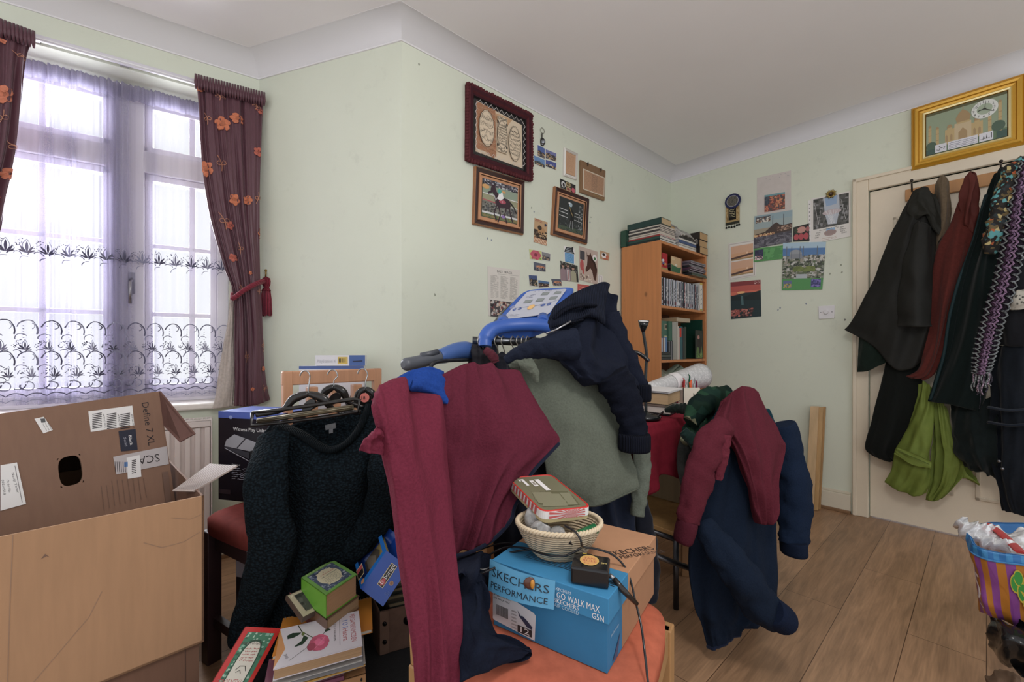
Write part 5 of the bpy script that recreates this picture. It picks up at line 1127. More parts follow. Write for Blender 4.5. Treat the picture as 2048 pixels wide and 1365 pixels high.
# planks leaning on the back wall
for i, (x0, x1, y0, y1, bx, c, lb) in enumerate(((1622, 1639, 813, 1030, (1611, 1628), 'd4b48a', 'pale wood plank leaning on the back wall, nearest the door side front'), (1639, 1648, 815, 1030, (1628, 1636), 'c29e6e', 'middle wood plank of the three leaning on the back wall'), (1645, 1652, 814, 1028, (1634, 1641), 'b08a5c', 'thin darker wood plank, rearmost of the leaning three'))):
    o = (.03, .022, .010)[i]; ob = (.13, .10, .075)[i]; tl = Wb(x0, y0, o); tr = Wb(x1, y0, o); bl = Wb(bx[0], 1028, ob); br = Wb(bx[1], 1028, ob); bl.z = br.z = .002
    w2 = (tr-tl).normalized()*max(.02, (tr-tl).length*.97); mb = MB(); n = nB*.016
    mb.hexa([bl, bl+w2, bl+w2+n, bl+n, tl, tl+w2, tl+w2+n, tl+n], h(c), 'plainwood'); mb.build('wood_plank', label=('widest pale plank leaning against the back wall beside the door', 'middle plank of the bundle leaning against the back wall', 'thinnest darkest plank at the back of the bundle leaning on the wall')[i], cat='plank', bevel=.001)
# ============================================================ clothes and bags
def garment(name, label, cat, parts, group=None):
    """parts: list of (part name, cloth or callable(mb), colour, material, label)"""
    t = None
    objs = []
    for p in parts:
        mb = MB(); p[1](mb) if callable(p[1]) and not isinstance(p[1], Cloth) else p[1].put(mb, p[2], p[3]); objs.append((p[0], mb, p[4] if len(p) > 4 else None))
    m = objs[0][1]; xs = [v.x for v in m.v]; ys = [v.y for v in m.v]; zs = [min(v.z for v in o[1].v) for o in objs]
    t = empty(name, (sum(xs)/len(xs), sum(ys)/len(ys), min(zs)), label, cat, group)
    for n, mb, lb in objs: mb.build(n, t, label=lb)
    return t
def SL(pts, rad, c, k, **kw): return lambda mb: sleeve(mb, [U(*p) for p in pts], rad, c, k, **kw)
# --- maroon fleece over the orange chair's back
MR = h('6c2a3b'); MR2 = h('5d2534'); NV = h('171c2e'); RB = h('22428a')
front = Cloth(Y3([[(737, 792, .79), (765, 762, .82), (824, 758, .88), (897, 800, .93)],
    [(741, 806, .77), (775, 790, .79), (832, 785, .86), (900, 815, .92)],
    [(752, 838, .755), (790, 840, .77), (842, 840, .83), (906, 850, .91)],
    [(764, 872, .75), (800, 885, .765), (850, 900, .81), (911, 900, .90)],
    [(770, 920, .75), (806, 930, .765), (856, 950, .80), (913, 950, .88)],
    [(783, 990, .75), (815, 1000, .76), (862, 1010, .79), (914, 1020, .85)],
    [(796, 1100, .74), (830, 1105, .75), (872, 1110, .77), (918, 1110, .82)],
    [(811, 1200, .725), (845, 1200, .735), (880, 1205, .75), (926, 1210, .78)],
    [(822, 1300, .71), (853, 1300, .715), (885, 1300, .73), (926, 1305, .75)],
    [(828, 1400, .70), (855, 1400, .70), (885, 1400, .71), (924, 1400, .73)]]), 70, 110, .055, 3.2, .016, 1, .004, .8)
body = Cloth(Y3([[(868, 758, .955), (932, 727, 1.02), (985, 722, 1.09), (1043, 744, 1.16)],
    [(880, 800, .945), (945, 786, 1.0), (1012, 775, 1.06), (1075, 795, 1.13)],
    [(884, 870, .94), (962, 866, .98), (1040, 850, 1.04), (1103, 845, 1.10)],
    [(886, 930, .935), (962, 920, .97), (1040, 905, 1.02), (1124, 885, 1.08)],
    [(890, 1000, .925), (962, 985, .95), (1012, 960, .99), (1076, 935, 1.04)],
    [(895, 1065, .92), (950, 1050, .93), (988, 1030, .96), (1040, 992, 1.01)],
    [(900, 1116, .91), (940, 1106, .92), (985, 1082, .94), (1020, 1040, .97)]]), 80, 80, .05, 4, .015, 3, .005, 1.2)
flap = Cloth(Y3([[(757, 855, .745), (766, 862, .75), (778, 868, .77)], [(738, 880, .735), (752, 884, .745), (776, 892, .77)], [(719, 905, .73), (742, 908, .74), (772, 912, .77)]]), 24, 20, .02, 2, .006, 2)
def trim_(mb):
    for P in (smooth_path([body.fn(x, y)[0]+V((0, -.003, 0)) for x, y in ((.0, 1), (.35, 1), (.7, 1), (1, 1), (1, .9), (1, .8), (1, .7), (1, .60), (1, .50))], 60),): mb.tube(P, .0045, NV, 'fabric', 8)
    p = [U(1008, 1062, .965), U(1060, 1005, 1.03), U(1100, 925, 1.10)]
collar = Cloth(Y3([[(786, 757, .87), (825, 741, .92), (862, 733, .96), (890, 741, .99)], [(800, 762, .86), (838, 752, .91), (872, 752, .95), (898, 775, .97)], [(824, 768, .86), (848, 776, .90), (876, 790, .93), (898, 806, .94)]]), 30, 24, .03, 2, .006, 8)
garment('fleece_jacket', 'maroon fleece jacket with royal blue collar lining draped over the front chair back', 'fleece jacket',
    [('front_panel', front, MR, 'fleece'), ('body', body, MR2, 'fleece'), ('cuff_flap', flap, MR, 'fleece'), ('collar_lining', collar, RB, 'fleece', 'royal blue lining'), ('hem_trim', trim_, NV, 'fabric', 'navy hem trim')])
# --- grey-green sweatshirt behind it
GG = h('62675c')
sw = Cloth(Y3([[(1022, 724, 1.20), (1062, 700, 1.24), (1110, 688, 1.26), (1160, 690, 1.28), (1215, 740, 1.30)],
    [(1040, 760, 1.19), (1080, 752, 1.22), (1125, 745, 1.24), (1175, 760, 1.26), (1232, 790, 1.29)],
    [(1068, 830, 1.18), (1105, 830, 1.20), (1150, 830, 1.21), (1200, 835, 1.23), (1252, 850, 1.27)],
    [(1090, 905, 1.17), (1125, 908, 1.18), (1170, 908, 1.19), (1220, 905, 1.20), (1268, 905, 1.25)],
    [(1098, 965, 1.16), (1130, 972, 1.165), (1175, 978, 1.17), (1225, 968, 1.18), (1280, 950, 1.23)],
    [(1104, 1000, 1.155), (1135, 1010, 1.16), (1180, 1016, 1.16), (1225, 1006, 1.17), (1286, 978, 1.22)]]), 80, 80, .05, 2.6, .012, 11, .004, .5)
def hemline(mb):
    P = [sw.fn(i/30, .965)[0]+V((0, -.0022, 0)) for i in range(31)]; mb.tube(P, .0016, h('5c6156'), 'fleece', 6)
garment('sweatshirt', 'grey-green sweatshirt hanging over the exercise machine, behind the maroon fleece', 'sweatshirt',
    [('body', sw, GG, 'fleece'), ('sleeve', SL([(1276, 860, 1.33), (1284, 920, 1.32), (1280, 980, 1.30), (1274, 1032, 1.29)], [.028, .026, .024, .020], h('646a60'), 'fleece', seed=2), None, None), ('hem_seam', hemline, None, None), ('shoulder_fold', SL([(1018, 730, 1.18), (1042, 722, 1.175), (1066, 742, 1.17), (1074, 765, 1.17)], [.012, .022, .016, .006], GG, 'fleece', seed=5), None, None)])
# --- navy knitted jumper thrown on top
NK = h('191d2a'); NK2 = h('121520')
kn = Cloth(Y3([[(1160, 600, 1.36), (1185, 574, 1.38), (1212, 566, 1.39), (1230, 584, 1.40), (1240, 606, 1.40)],
    [(1128, 635, 1.28), (1162, 622, 1.31), (1200, 612, 1.34), (1230, 618, 1.37), (1248, 645, 1.39)],
    [(1102, 655, 1.21), (1145, 652, 1.24), (1190, 652, 1.28), (1230, 655, 1.33), (1254, 680, 1.37)],
    [(1096, 690, 1.17), (1145, 695, 1.19), (1195, 695, 1.23), (1240, 705, 1.30), (1274, 725, 1.35)],
    [(1128, 720, 1.17), (1165, 730, 1.18), (1208, 735, 1.21), (1250, 745, 1.28), (1288, 760, 1.33)],
    [(1165, 748, 1.17), (1190, 760, 1.18), (1222, 770, 1.22), (1258, 785, 1.28), (1298, 790, 1.32)]]), 80, 80, .09, 3.5, .022, 21, .008, 1.0)
def zipc(mb):
    for P, r in (([U(1106, 640, 1.20), U(1128, 622, 1.21), U(1160, 612, 1.24), U(1190, 612, 1.27)], .011), ([U(1103, 655, 1.185), U(1130, 648, 1.19), U(1165, 640, 1.22)], .006)): mb.tube(smooth_path(P, 20), r, NK2, 'rib', 10, flat=.5)
def col_(mb):
    c2 = Cloth(Y3([[(1110, 612, 1.21), (1150, 585, 1.27), (1190, 568, 1.32), (1222, 566, 1.36)], [(1098, 640, 1.18), (1140, 615, 1.23), (1185, 600, 1.28), (1215, 600, 1.33)], [(1106, 662, 1.17), (1145, 640, 1.20), (1185, 630, 1.24), (1210, 650, 1.28)]]), 50, 30, .03, 3, .012, 31, .004)
    c2.put(mb, h('1c202d'), 'rib')
def zp(mb): mb.tube([U(1092, 668, 1.15), U(1112, 660, 1.15), U(1142, 643, 1.155)], .0025, h('9a9a9c'), 'metal', 6)
def cuf(a, b, r): return lambda mb: mb.tube(smooth_path([U(*a), U(*b)], 6), [r*.94, r, r, r, r, r*.94], NK2, 'rib', 26)
garment('jumper', 'navy knitted jumper with ribbed collar and turned-back cuffs, highest of the central clothes pile', 'jumper',
    [('body', kn, NK, 'fleece'), ('collar', col_, None, None), ('collar_band', zipc, None, None), ('zip', zp, None, None, 'silver zip'),
     ('sleeve', SL([(1150, 690, 1.19), (1110, 692, 1.17), (1068, 698, 1.17), (1035, 708, 1.17), (1010, 722, 1.17)], [.045, .036, .026, .020, .010], h('1d2230'), 'fleece', seed=4), None, None),
     ('sleeve', SL([(1222, 750, 1.22), (1245, 790, 1.22), (1262, 835, 1.22), (1270, 880, 1.22)], [.05, .046, .04, .04], NK2, 'fleece', seed=7), None, None),
     ('cuff', cuf((1269, 868, 1.215), (1269, 902, 1.215), .045), None, None),
     ('sleeve', SL([(1218, 630, 1.38), (1238, 690, 1.36), (1262, 740, 1.35), (1279, 790, 1.34)], [.036, .036, .033, .032], NK, 'fleece', seed=9), None, None),
     ('cuff', cuf((1281, 770, 1.33), (1281, 803, 1.33), .033), None, None)])
# --- dark clothes below
bk = Cloth(Y3([[(1105, 960, 1.30), (1160, 955, 1.31), (1220, 950, 1.32), (1280, 950, 1.34)], [(1110, 1030, 1.29), (1165, 1030, 1.30), (1225, 1030, 1.31), (1284, 1030, 1.34)], [(1110, 1100, 1.28), (1165, 1100, 1.29), (1230, 1110, 1.30), (1292, 1100, 1.33)], [(1115, 1250, 1.27), (1170, 1250, 1.28), (1235, 1250, 1.29), (1300, 1180, 1.33)]]), 50, 50, .05, 6, .022, 41)
garment('trousers', 'dark navy trousers hanging below the grey-green sweatshirt, behind the brown shoe box end', 'trousers', [('leg', bk, h('222a3c'), 'fabric'), ('leg', SL([(1262, 960, 1.38), (1282, 1040, 1.37), (1296, 1130, 1.36), (1294, 1200, 1.36)], [.03, .035, .035, .03], h('171a24'), 'fabric', seed=3), None, None)])
bk2 = Cloth(Y3([[(880, 900, 1.14), (950, 900, 1.16), (1020, 880, 1.19), (1105, 860, 1.23)], [(890, 980, 1.12), (960, 980, 1.14), (1030, 960, 1.17), (1108, 940, 1.21)], [(900, 1060, 1.10), (970, 1060, 1.12), (1040, 1050, 1.15), (1110, 1010, 1.19)], [(905, 1150, 1.08), (975, 1150, 1.10), (1050, 1140, 1.13), (1112, 1100, 1.17)]]), 60, 50, .05, 5, .022, 43)  # dark backdrop sheet put in where the gaps look navy to black
garment('dark_cloth', 'near-black navy backdrop cloth filling the dark gaps under the hem of the maroon fleece', 'coat', [('body', bk2, h('151823'), 'fabric')])
def UZ(px, py, z): return onz(px, py, z)
pl = Cloth([[UZ(*p) for p in r] for r in [[(905, 1105, .56), (945, 1098, .58), (972, 1102, .58), (985, 1112, .56)], [(905, 1150, .56), (950, 1140, .59), (962, 1150, .56), (984, 1165, .50)], [(905, 1200, .53), (938, 1195, .54), (960, 1200, .54), (984, 1215, .48)], [(908, 1250, .51), (940, 1245, .53), (970, 1252, .51), (1002, 1266, .475)], [(912, 1300, .49), (950, 1288, .52), (1000, 1284, .51), (1062, 1296, .475)], [(915, 1335, .48), (955, 1322, .50), (1005, 1308, .49), (1068, 1306, .472)], [(918, 1366, .468), (960, 1352, .475), (1010, 1332, .472), (1066, 1314, .465)]]], 70, 70, .04, 2.4, .008, 47, .003, 1.2)
garment('navy_fleece', 'crumpled dark navy fleece lying on the orange seat, left of the blue shoe box', 'fleece', [('body', pl, h('171c2a'), 'fleece')])
# --- dark green waffle knit sweater on hanger
DG = h('121c22')
ks = Cloth(Y3([[(538, 846, 1.36), (585, 858, 1.34), (630, 884, 1.32), (665, 894, 1.31), (700, 876, 1.32), (728, 842, 1.34), (752, 806, 1.38)],
    [(518, 880, 1.33), (575, 892, 1.31), (625, 910, 1.30), (668, 918, 1.29), (708, 905, 1.30), (745, 880, 1.33), (778, 850, 1.37)],
    [(508, 950, 1.31), (565, 955, 1.29), (620, 960, 1.27), (668, 965, 1.26), (715, 960, 1.28), (758, 945, 1.32), (796, 930, 1.36)],
    [(500, 1050, 1.29), (560, 1050, 1.27), (620, 1050, 1.25), (670, 1050, 1.27), (720, 1050, 1.34), (765, 1045, 1.41), (806, 1040, 1.46)],
    [(490, 1160, 1.27), (555, 1160, 1.25), (615, 1160, 1.22), (670, 1160, 1.30), (720, 1160, 1.38), (770, 1150, 1.44), (812, 1140, 1.50)],
    [(476, 1262, 1.25), (545, 1262, 1.23), (610, 1262, 1.20), (670, 1260, 1.30), (725, 1260, 1.38), (775, 1250, 1.44), (818, 1240, 1.50)],
    [(470, 1330, 1.24), (540, 1330, 1.22), (610, 1330, 1.2), (670, 1320, 1.29), (725, 1310, 1.37), (775, 1300, 1.43), (818, 1290, 1.49)]]), 100, 100, .07, 3.2, .016, 51, .004, .4)
def knc(mb):
    P = smooth_path([U(562, 852, 1.37), U(600, 868, 1.34), U(640, 894, 1.315), U(668, 900, 1.31), U(700, 882, 1.315), U(724, 848, 1.34), U(738, 812, 1.37)], 50)
    mb.tube(P, .018, h('0a1115'), 'rib', 14, flat=.6)
def inner(mb):
    Cloth(Y3([[(575, 852, 1.44), (640, 832, 1.46), (700, 826, 1.46), (742, 800, 1.44)], [(590, 868, 1.42), (640, 868, 1.44), (695, 866, 1.44), (735, 830, 1.42)], [(610, 890, 1.38), (645, 905, 1.40), (690, 900, 1.40), (722, 870, 1.38)]]), 40, 30, .012, 2, .004, 3).put(mb, h('141e24'), 'knit')
def taglb(mb):
    mb.hexa([U(x, y, Y) for x, y, Y in ((651, 861, 1.409), (672, 857, 1.409), (672, 857, 1.411), (651, 861, 1.411), (650, 851, 1.409), (671, 846, 1.409), (671, 846, 1.411), (650, 851, 1.411))], h('7a7a7c'), 'fabric'); mb.hexa([U(x, y, Y) for x, y, Y in ((658, 868, 1.407), (666, 866, 1.407), (666, 866, 1.409), (658, 868, 1.409), (658, 859, 1.407), (666, 858, 1.407), (666, 858, 1.409), (658, 859, 1.409))], h('8a8a8c'), 'fabric')
garment('knitted_sweater', 'dark green waffle-knit sweater on a hanger in front of the pale slatted chair back', 'sweater',
    [('body', ks, DG, 'knit'), ('collar', knc, None, None), ('back_neck', inner, None, None), ('neck_label', taglb, None, None, 'grey woven neck label'),
     ('sleeve', SL([(548, 872, 1.31), (535, 940, 1.24), (532, 1010, 1.20), (545, 1080, 1.19), (530, 1150, 1.19), (505, 1225, 1.22), (486, 1290, 1.24)], [.05, .060, .064, .064, .058, .052, .05], DG, 'knit', seed=3, flat=.5, wr=.05), None, None),
     ('sleeve', SL([(768, 870, 1.33), (772, 940, 1.26), (762, 1010, 1.33), (735, 1060, 1.34), (708, 1095, 1.32), (690, 1125, 1.32)], [.04, .052, .056, .052, .042, .03], DG, 'knit', seed=6, flat=.6, wr=.07), None, None)])
# --- coat hangers
def hanger(label, hx, hy, bx, by, spread, Y, drop, bars=True, sticker=False):
    t = empty('coat_hanger', U(bx, by+60, Y), label, 'hanger', 'black plastic hangers hooked on the chair back')
    mb = MB(); P = [U(hx+18*math.cos(a)*.55-2, hy+12-12*math.sin(a), Y+.01) for a in [3.0-i*.35 for i in range(10)]]+[U(bx, by-14, Y), U(bx, by+2, Y)]
    mb.tube(smooth_path(P, 40), .0022, h('a8aaac'), 'metal', 6); mb.build('hook', t, label='silver metal hook')
    mb = MB(); pts = []
    for s in (-1, 1):
        P = smooth_path([U(bx, by-2, Y), U(bx+s*spread*.28, by+8, Y), U(bx+s*spread*.5, by+30, Y+.01*s), U(bx+s*spread, by+30+drop*(.6 if s > 0 else 1), Y+.03*s)], 20)
        mb.tube(P, [.006+.004*math.sin(math.pi*min(1, i/12)) for i in range(20)], K, 'gloss', 10, flat=1.4)
    mb.lathe(U(bx, by+22, Y-.012), [(.024, 0), (.026, .006), (.024, .012)], K, 'gloss', 20, (0, 1, 0), 1, .6)
    mb.build('shoulder_bar', t)
    if sticker:
        mb = MB(); p = U(bx-2, by+16, Y-.03); mb.lathe(p, [(.016, 0), (.016, .003)], h('d87a70'), 'paper', 20, (0, 1, 0)); A = quadart(mb, p+V((-.014, -.001, -.012)), p+V((.014, -.001, -.012)), p+V((.014, -.001, .012)), p+V((-.014, -.001, .012))); A.text('18', .15, .25, .012, K); mb.build('size_sticker', t, label='pink round size sticker')
    return t
hn = hanger('black trouser hanger with ribbed grip bar, in front of the dark green sweater neck', 612, 742, 617, 790, 105, 1.36, 10)
mb = MB(); fr_ = [U(x, y, Y) for x, y, Y in ((505, 826, 1.33), (503, 852, 1.33), (560, 846, 1.335), (640, 836, 1.34), (716, 824, 1.35), (719, 800, 1.35), (706, 799, 1.35), (620, 812, 1.34), (560, 820, 1.335), (505, 826, 1.33))]; mb.tube(fr_, .006, K, 'gloss', 8); mb.build('trouser_frame', hn)
mb = MB(); a, b = U(516, 842, 1.318), U(706, 815, 1.335); mb.tube([a, b], .0085, h('8f8672'), 'metal', 10)
for i in (-1, 0, 1): mb.tube([a+V((0, -.008, i*.0045)), b+V((0, -.008, i*.0045))], .0014, h('5a5444'), 'metal', 5)
mb.build('grip_bar', hn, label='brassy ribbed grip bar')
hanger('plain black hanger behind the trouser hanger', 667, 740, 668, 776, 62, 1.44, 18)
hanger('black hanger with a pink size sticker near the maroon fleece', 727, 738, 731, 780, 46, 1.50, 20, sticker=True)
# --- pile on the right-hand chair
chair('wooden chair almost hidden under the navy fleece and maroon jumper', [(.73, 1.66), (.92, 1.62), (.99, 1.90), (.78, 1.95)], .45, .80, h('7a4a3c'), h('9a7450'), .045, (0, 1), 0.0)
JN = h('172131'); JT = h('1d3c46')
jr = [[(1440, 812, 1.50), (1465, 800, 1.51), (1505, 800, 1.53), (1545, 818, 1.55)],
    [(1418, 860, 1.46), (1460, 860, 1.46), (1515, 865, 1.49), (1562, 875, 1.53)],
    [(1402, 940, 1.42), (1455, 945, 1.42), (1520, 950, 1.45), (1568, 950, 1.50)],
    [(1388, 1040, 1.40), (1450, 1045, 1.39), (1520, 1050, 1.42), (1572, 1045, 1.47)],
    [(1380, 1130, 1.38), (1450, 1135, 1.37), (1520, 1140, 1.40), (1572, 1120, 1.46)],
    [(1392, 1220, 1.37), (1450, 1225, 1.36), (1515, 1220, 1.39), (1568, 1200, 1.44)],
    [(1408, 1262, 1.37), (1452, 1262, 1.36), (1505, 1250, 1.38), (1558, 1228, 1.43)],
    [(1424, 1308, 1.37), (1460, 1290, 1.37), (1505, 1262, 1.39), (1545, 1245, 1.42)]]
jk = Cloth(Y3(jr), 90, 110, .10, 5, .026, 61, .006, 1.3)
def jput(mb): jk.put(mb, JN, 'fleece', lambda u, v: JT if v < .10+.02*math.sin(u*9) else JN)  # light on the upper part is painted as a teal band over navy
def seam(mb): mb.tube([jk.fn(.05+.9*i/30, .118)[0]+V((0, -.001, 0)) for i in range(31)], .0016, h('1c3a44'), 'fabric', 5)
def jhem(mb): mb.tube([jk.fn(i/40, 1)[0] for i in range(41)], .006, h('1a2136'), 'fabric', 8)
garment('fleece_jacket', 'navy blue fleece jacket with light painted teal on its shoulders, hanging to the floor over the right-hand chair', 'fleece jacket',
    [('body', jput, None, None), ('hem', jhem, None, None), ('shoulder_seam', seam, None, None),
     ('sleeve', SL([(1405, 1045, 1.34), (1430, 1085, 1.30), (1465, 1130, 1.28), (1500, 1180, 1.28), (1530, 1222, 1.29), (1560, 1236, 1.31)], [.03, .042, .05, .052, .05, .042], JN, 'fleece', seed=12), None, None),
     ('cuff', lambda mb: mb.tube(smooth_path([U(1536, 1218, 1.285), U(1566, 1240, 1.30)], 8), [.050, .053, .054, .054, .054, .054, .053, .048], h('161f33'), 'fleece', 22, flat=.8), None, None),
     ('sleeve', SL([(1560, 850, 1.55), (1578, 910, 1.55), (1590, 980, 1.54), (1590, 1050, 1.53), (1584, 1090, 1.52)], [.05, .052, .055, .05, .046], h('182438'), 'fleece', seed=15), None, None),
     ('cuff', lambda mb: mb.tube(smooth_path([U(1586, 1082, 1.52), U(1588, 1110, 1.515)], 8), [.050, .053, .054, .054, .054, .054, .053, .048], h('151e30'), 'fleece', 22, flat=.7), None, None)])
MS = h('5a242f')
ms = Cloth(Y3([[(1452, 800, 1.45), (1470, 780, 1.48), (1495, 770, 1.51), (1520, 784, 1.53)],
    [(1428, 845, 1.40), (1465, 830, 1.42), (1510, 820, 1.46), (1548, 835, 1.50)],
    [(1456, 862, 1.385), (1482, 870, 1.39), (1525, 870, 1.43), (1568, 880, 1.48)],
    [(1478, 905, 1.38), (1502, 915, 1.38), (1535, 920, 1.41), (1574, 902, 1.47)],
    [(1500, 970, 1.37), (1518, 975, 1.37), (1540, 975, 1.39), (1562, 965, 1.43)],
    [(1514, 1020, 1.365), (1528, 1025, 1.37), (1545, 1025, 1.38), (1560, 1015, 1.41)],
    [(1526, 1050, 1.36), (1536, 1052, 1.365), (1546, 1051, 1.37), (1554, 1048, 1.39)]]), 70, 80, .05, 3.5, .016, 71, .005, .8)
garment('jumper', 'maroon knitted jumper lying on top of the navy fleece at the right-hand chair', 'jumper',
    [('body', ms, MS, 'fleece'), ('sleeve', SL([(1450, 850, 1.39), (1425, 880, 1.36), (1405, 930, 1.34), (1388, 990, 1.33), (1376, 1045, 1.32)], [.036, .045, .048, .044, .036], MS, 'fleece', seed=22), None, None),
     ('cuff', lambda mb: mb.tube(smooth_path([U(1376, 1042, 1.32), U(1364, 1086, 1.315)], 8), [.036, .039, .040, .040, .039, .038, .036, .03], h('4e1f2a'), 'fleece', 20, flat=.75), None, None),
     ('fold', SL([(1452, 870, 1.35), (1446, 910, 1.345), (1436, 960, 1.345)], [.016, .018, .012], h('662a36'), 'fleece', seed=25), None, None)])
cm = Cloth(Y3([[(1385, 792, 1.75), (1410, 783, 1.75), (1438, 784, 1.73), (1460, 796, 1.70)], [(1368, 830, 1.66), (1400, 806, 1.64), (1430, 800, 1.62), (1462, 815, 1.60)], [(1358, 858, 1.58), (1385, 842, 1.56), (1415, 840, 1.54), (1450, 850, 1.53)], [(1360, 870, 1.54), (1390, 880, 1.50), (1410, 900, 1.49), (1430, 905, 1.49)]]), 70, 60, .08, 4, .024, 81, .010, 1.0)
garment('camouflage_jacket', 'crumpled green camouflage jacket bundled at the corner of the red desk cloth', 'jacket', [('body', cm, h('16281f'), 'camo'), ('sleeve', SL([(1456, 792, 1.62), (1425, 800, 1.58), (1400, 815, 1.54), (1380, 845, 1.52)], [.035, .045, .045, .03], h('16281f'), 'camo', seed=32), None, None), ('strap', SL([(1366, 862, 1.49), (1385, 882, 1.475), (1404, 905, 1.47)], [.016, .02, .02], h('1a2e2a'), 'fabric', seed=33), None, None), ('cuff', SL([(1330, 822, 1.72), (1350, 818, 1.70), (1372, 818, 1.66)], [.008, .018, .02], h('1c2622'), 'fabric', seed=34), None, None)])
gf = Cloth(Y3([[(1362, 872, 1.56), (1395, 885, 1.55), (1430, 895, 1.52)], [(1356, 905, 1.55), (1390, 915, 1.54), (1430, 920, 1.50)], [(1356, 945, 1.55), (1385, 955, 1.54), (1425, 960, 1.50)], [(1364, 985, 1.56), (1385, 995, 1.54), (1410, 1010, 1.50)]]), 40, 50, .05, 2, .008, 91)
garment('fleece', 'dark grey curly fleece hanging beside the red desk cloth, under the camouflage jacket', 'fleece', [('body', gf, h('3d3f3d'), 'fleece')])
# --- coats on the door
def D(px, py, o): return Wb(px, py, o)
def Dr(rows): return [[D(*p) for p in r] for r in rows]
# rack over the door
rk = empty('coat_rack', D(1920, 360, .0), 'wooden coat rack board with metal hooks fixed over the top of the door', 'coat rack')
a, b = D(1811, 392, .004), D(2100, 312, .004); bz = a.z; b.z = bz; mb = MB(); n = nB*.018; mb.hexa([a-Z*.035, b-Z*.035, b-Z*.035+n, a-Z*.035+n, a+Z*.03, b+Z*.03, b+Z*.03+n, a+Z*.03+n], h('c08a52'), 'plainwood'); mb.build('board', rk, bevel=.002)
for x, y in ((1824, 366), (2002, 328)): mb = MB(); p = D(x, y, .03); mb.tube([p-Z*.05, p-Z*.01+nB*.01, p+Z*.006+nB*.02], .004, h('4a4440'), 'metal', 8); mb.ball(p+Z*.008+nB*.02, .008, h('4a4440'), 'metal', 6); mb.build('hook', rk)
CB = h('1e1e1b'); CD_ = h('0f1a19')
# dark lining coat behind
d1 = Cloth(Dr([[(1778, 690, .10), (1805, 700, .11), (1850, 705, .10)], [(1760, 770, .10), (1795, 775, .12), (1845, 775, .10)], [(1742, 840, .10), (1782, 845, .12), (1838, 845, .10)], [(1729, 898, .10), (1765, 905, .12), (1815, 915, .10)], [(1758, 918, .09), (1780, 926, .10), (1800, 932, .09)]]), 50, 60, .06, 4, .02, 101)
garment('black_coat', 'long black coat hanging behind the others, its lower hem left of the lime green trousers', 'coat', [('body', d1, h('131614'), 'fabric')])
d2 = Cloth(Dr([[(1716, 660, .13), (1760, 668, .14), (1800, 672, .13)], [(1714, 700, .13), (1755, 705, .14), (1800, 705, .13)], [(1713, 745, .12), (1738, 742, .13), (1768, 728, .12)]]), 40, 30, .04, 3, .01, 103)
garment('dark_green_garment', 'dark green fabric corner showing below the black olive jacket next to the door frame', 'coat', [('body', d2, h('17231d'), 'fabric')])
c1 = Cloth(Dr([[(1824, 384, .10), (1838, 374, .12), (1856, 373, .12), (1872, 388, .10)],
    [(1800, 428, .12), (1826, 420, .15), (1852, 418, .15), (1878, 430, .12)],
    [(1772, 475, .13), (1808, 475, .18), (1845, 472, .18), (1874, 480, .13)],
    [(1752, 530, .14), (1795, 535, .19), (1838, 540, .19), (1870, 540, .14)],
    [(1732, 580, .14), (1780, 590, .19), (1828, 595, .20), (1868, 600, .14)],
    [(1706, 635, .14), (1762, 650, .18), (1815, 660, .18), (1866, 655, .14)],
    [(1687, 660, .13), (1740, 690, .16), (1795, 742, .17), (1850, 725, .13)]]), 70, 90, .08, 3.2, .018, 105, .006, .8)
c1s = Cloth(Dr([[(1816, 450, .19), (1840, 440, .22), (1868, 450, .19)], [(1800, 520, .20), (1832, 520, .25), (1870, 520, .20)], [(1792, 590, .21), (1830, 592, .26), (1871, 590, .21)], [(1791, 642, .21), (1830, 648, .26), (1870, 645, .21)], [(1792, 652, .21), (1830, 657, .25), (1869, 654, .21)]]), 44, 60, .09, 1.6, .012, 107, .006)
def cufl(mb): mb.tube([c1s.fn(i/20, .90)[0]+nB*.001 for i in range(21)], .0018, h('1c1c1a'), 'fabric', 5)
def hood(rows, seed=0, th=.06, amp=.012): return Cloth(Dr(rows), 40, 40, th, 2.5, amp, seed)
garment('jacket', 'black olive waxed jacket on the leftmost hook of the door rack', 'jacket', [('body', c1, CB, 'nylon'), ('sleeve', c1s, CB, 'nylon'), ('cuff_seam', cufl, None, None), ('collar', hood([[(1826, 386, .14), (1850, 372, .16), (1872, 388, .14)], [(1812, 420, .16), (1848, 402, .18), (1884, 440, .15)], [(1832, 440, .17), (1858, 430, .19), (1880, 470, .16)]], 4, .03), h('24241f'), 'nylon')])
kh = hood([[(1866, 372, .10), (1880, 352, .12), (1892, 351, .12), (1901, 362, .10)], [(1866, 410, .10), (1880, 392, .14), (1893, 390, .14), (1905, 405, .10)], [(1868, 455, .10), (1882, 440, .14), (1893, 440, .14), (1903, 450, .10)], [(1864, 505, .09), (1872, 490, .12), (1884, 480, .12), (1894, 478, .09)]], 8)
garment('hooded_top', 'khaki brown hood between the black olive jacket and the rust red jacket', 'hooded top', [('hood', kh, h('6a5c4a'), 'fabric')])
RU = h('5e2c27')
r1 = Cloth(Dr([[(1918, 400, .11), (1930, 395, .13), (1945, 400, .13), (1958, 420, .11)],
    [(1894, 450, .12), (1916, 450, .15), (1938, 455, .15), (1955, 465, .12)],
    [(1866, 505, .12), (1894, 510, .16), (1922, 515, .16), (1938, 520, .12)],
    [(1856, 600, .12), (1876, 605, .16), (1898, 610, .16), (1915, 615, .12)],
    [(1846, 680, .12), (1866, 685, .15), (1882, 690, .15), (1895, 690, .12)],
    [(1836, 735, .12), (1846, 742, .14), (1860, 748, .14), (1872, 745, .12)],
    [(1808, 752, .11), (1822, 756, .13), (1838, 760, .13), (1850, 761, .11)]]), 50, 80, .06, 3, .018, 109, .005, .6)
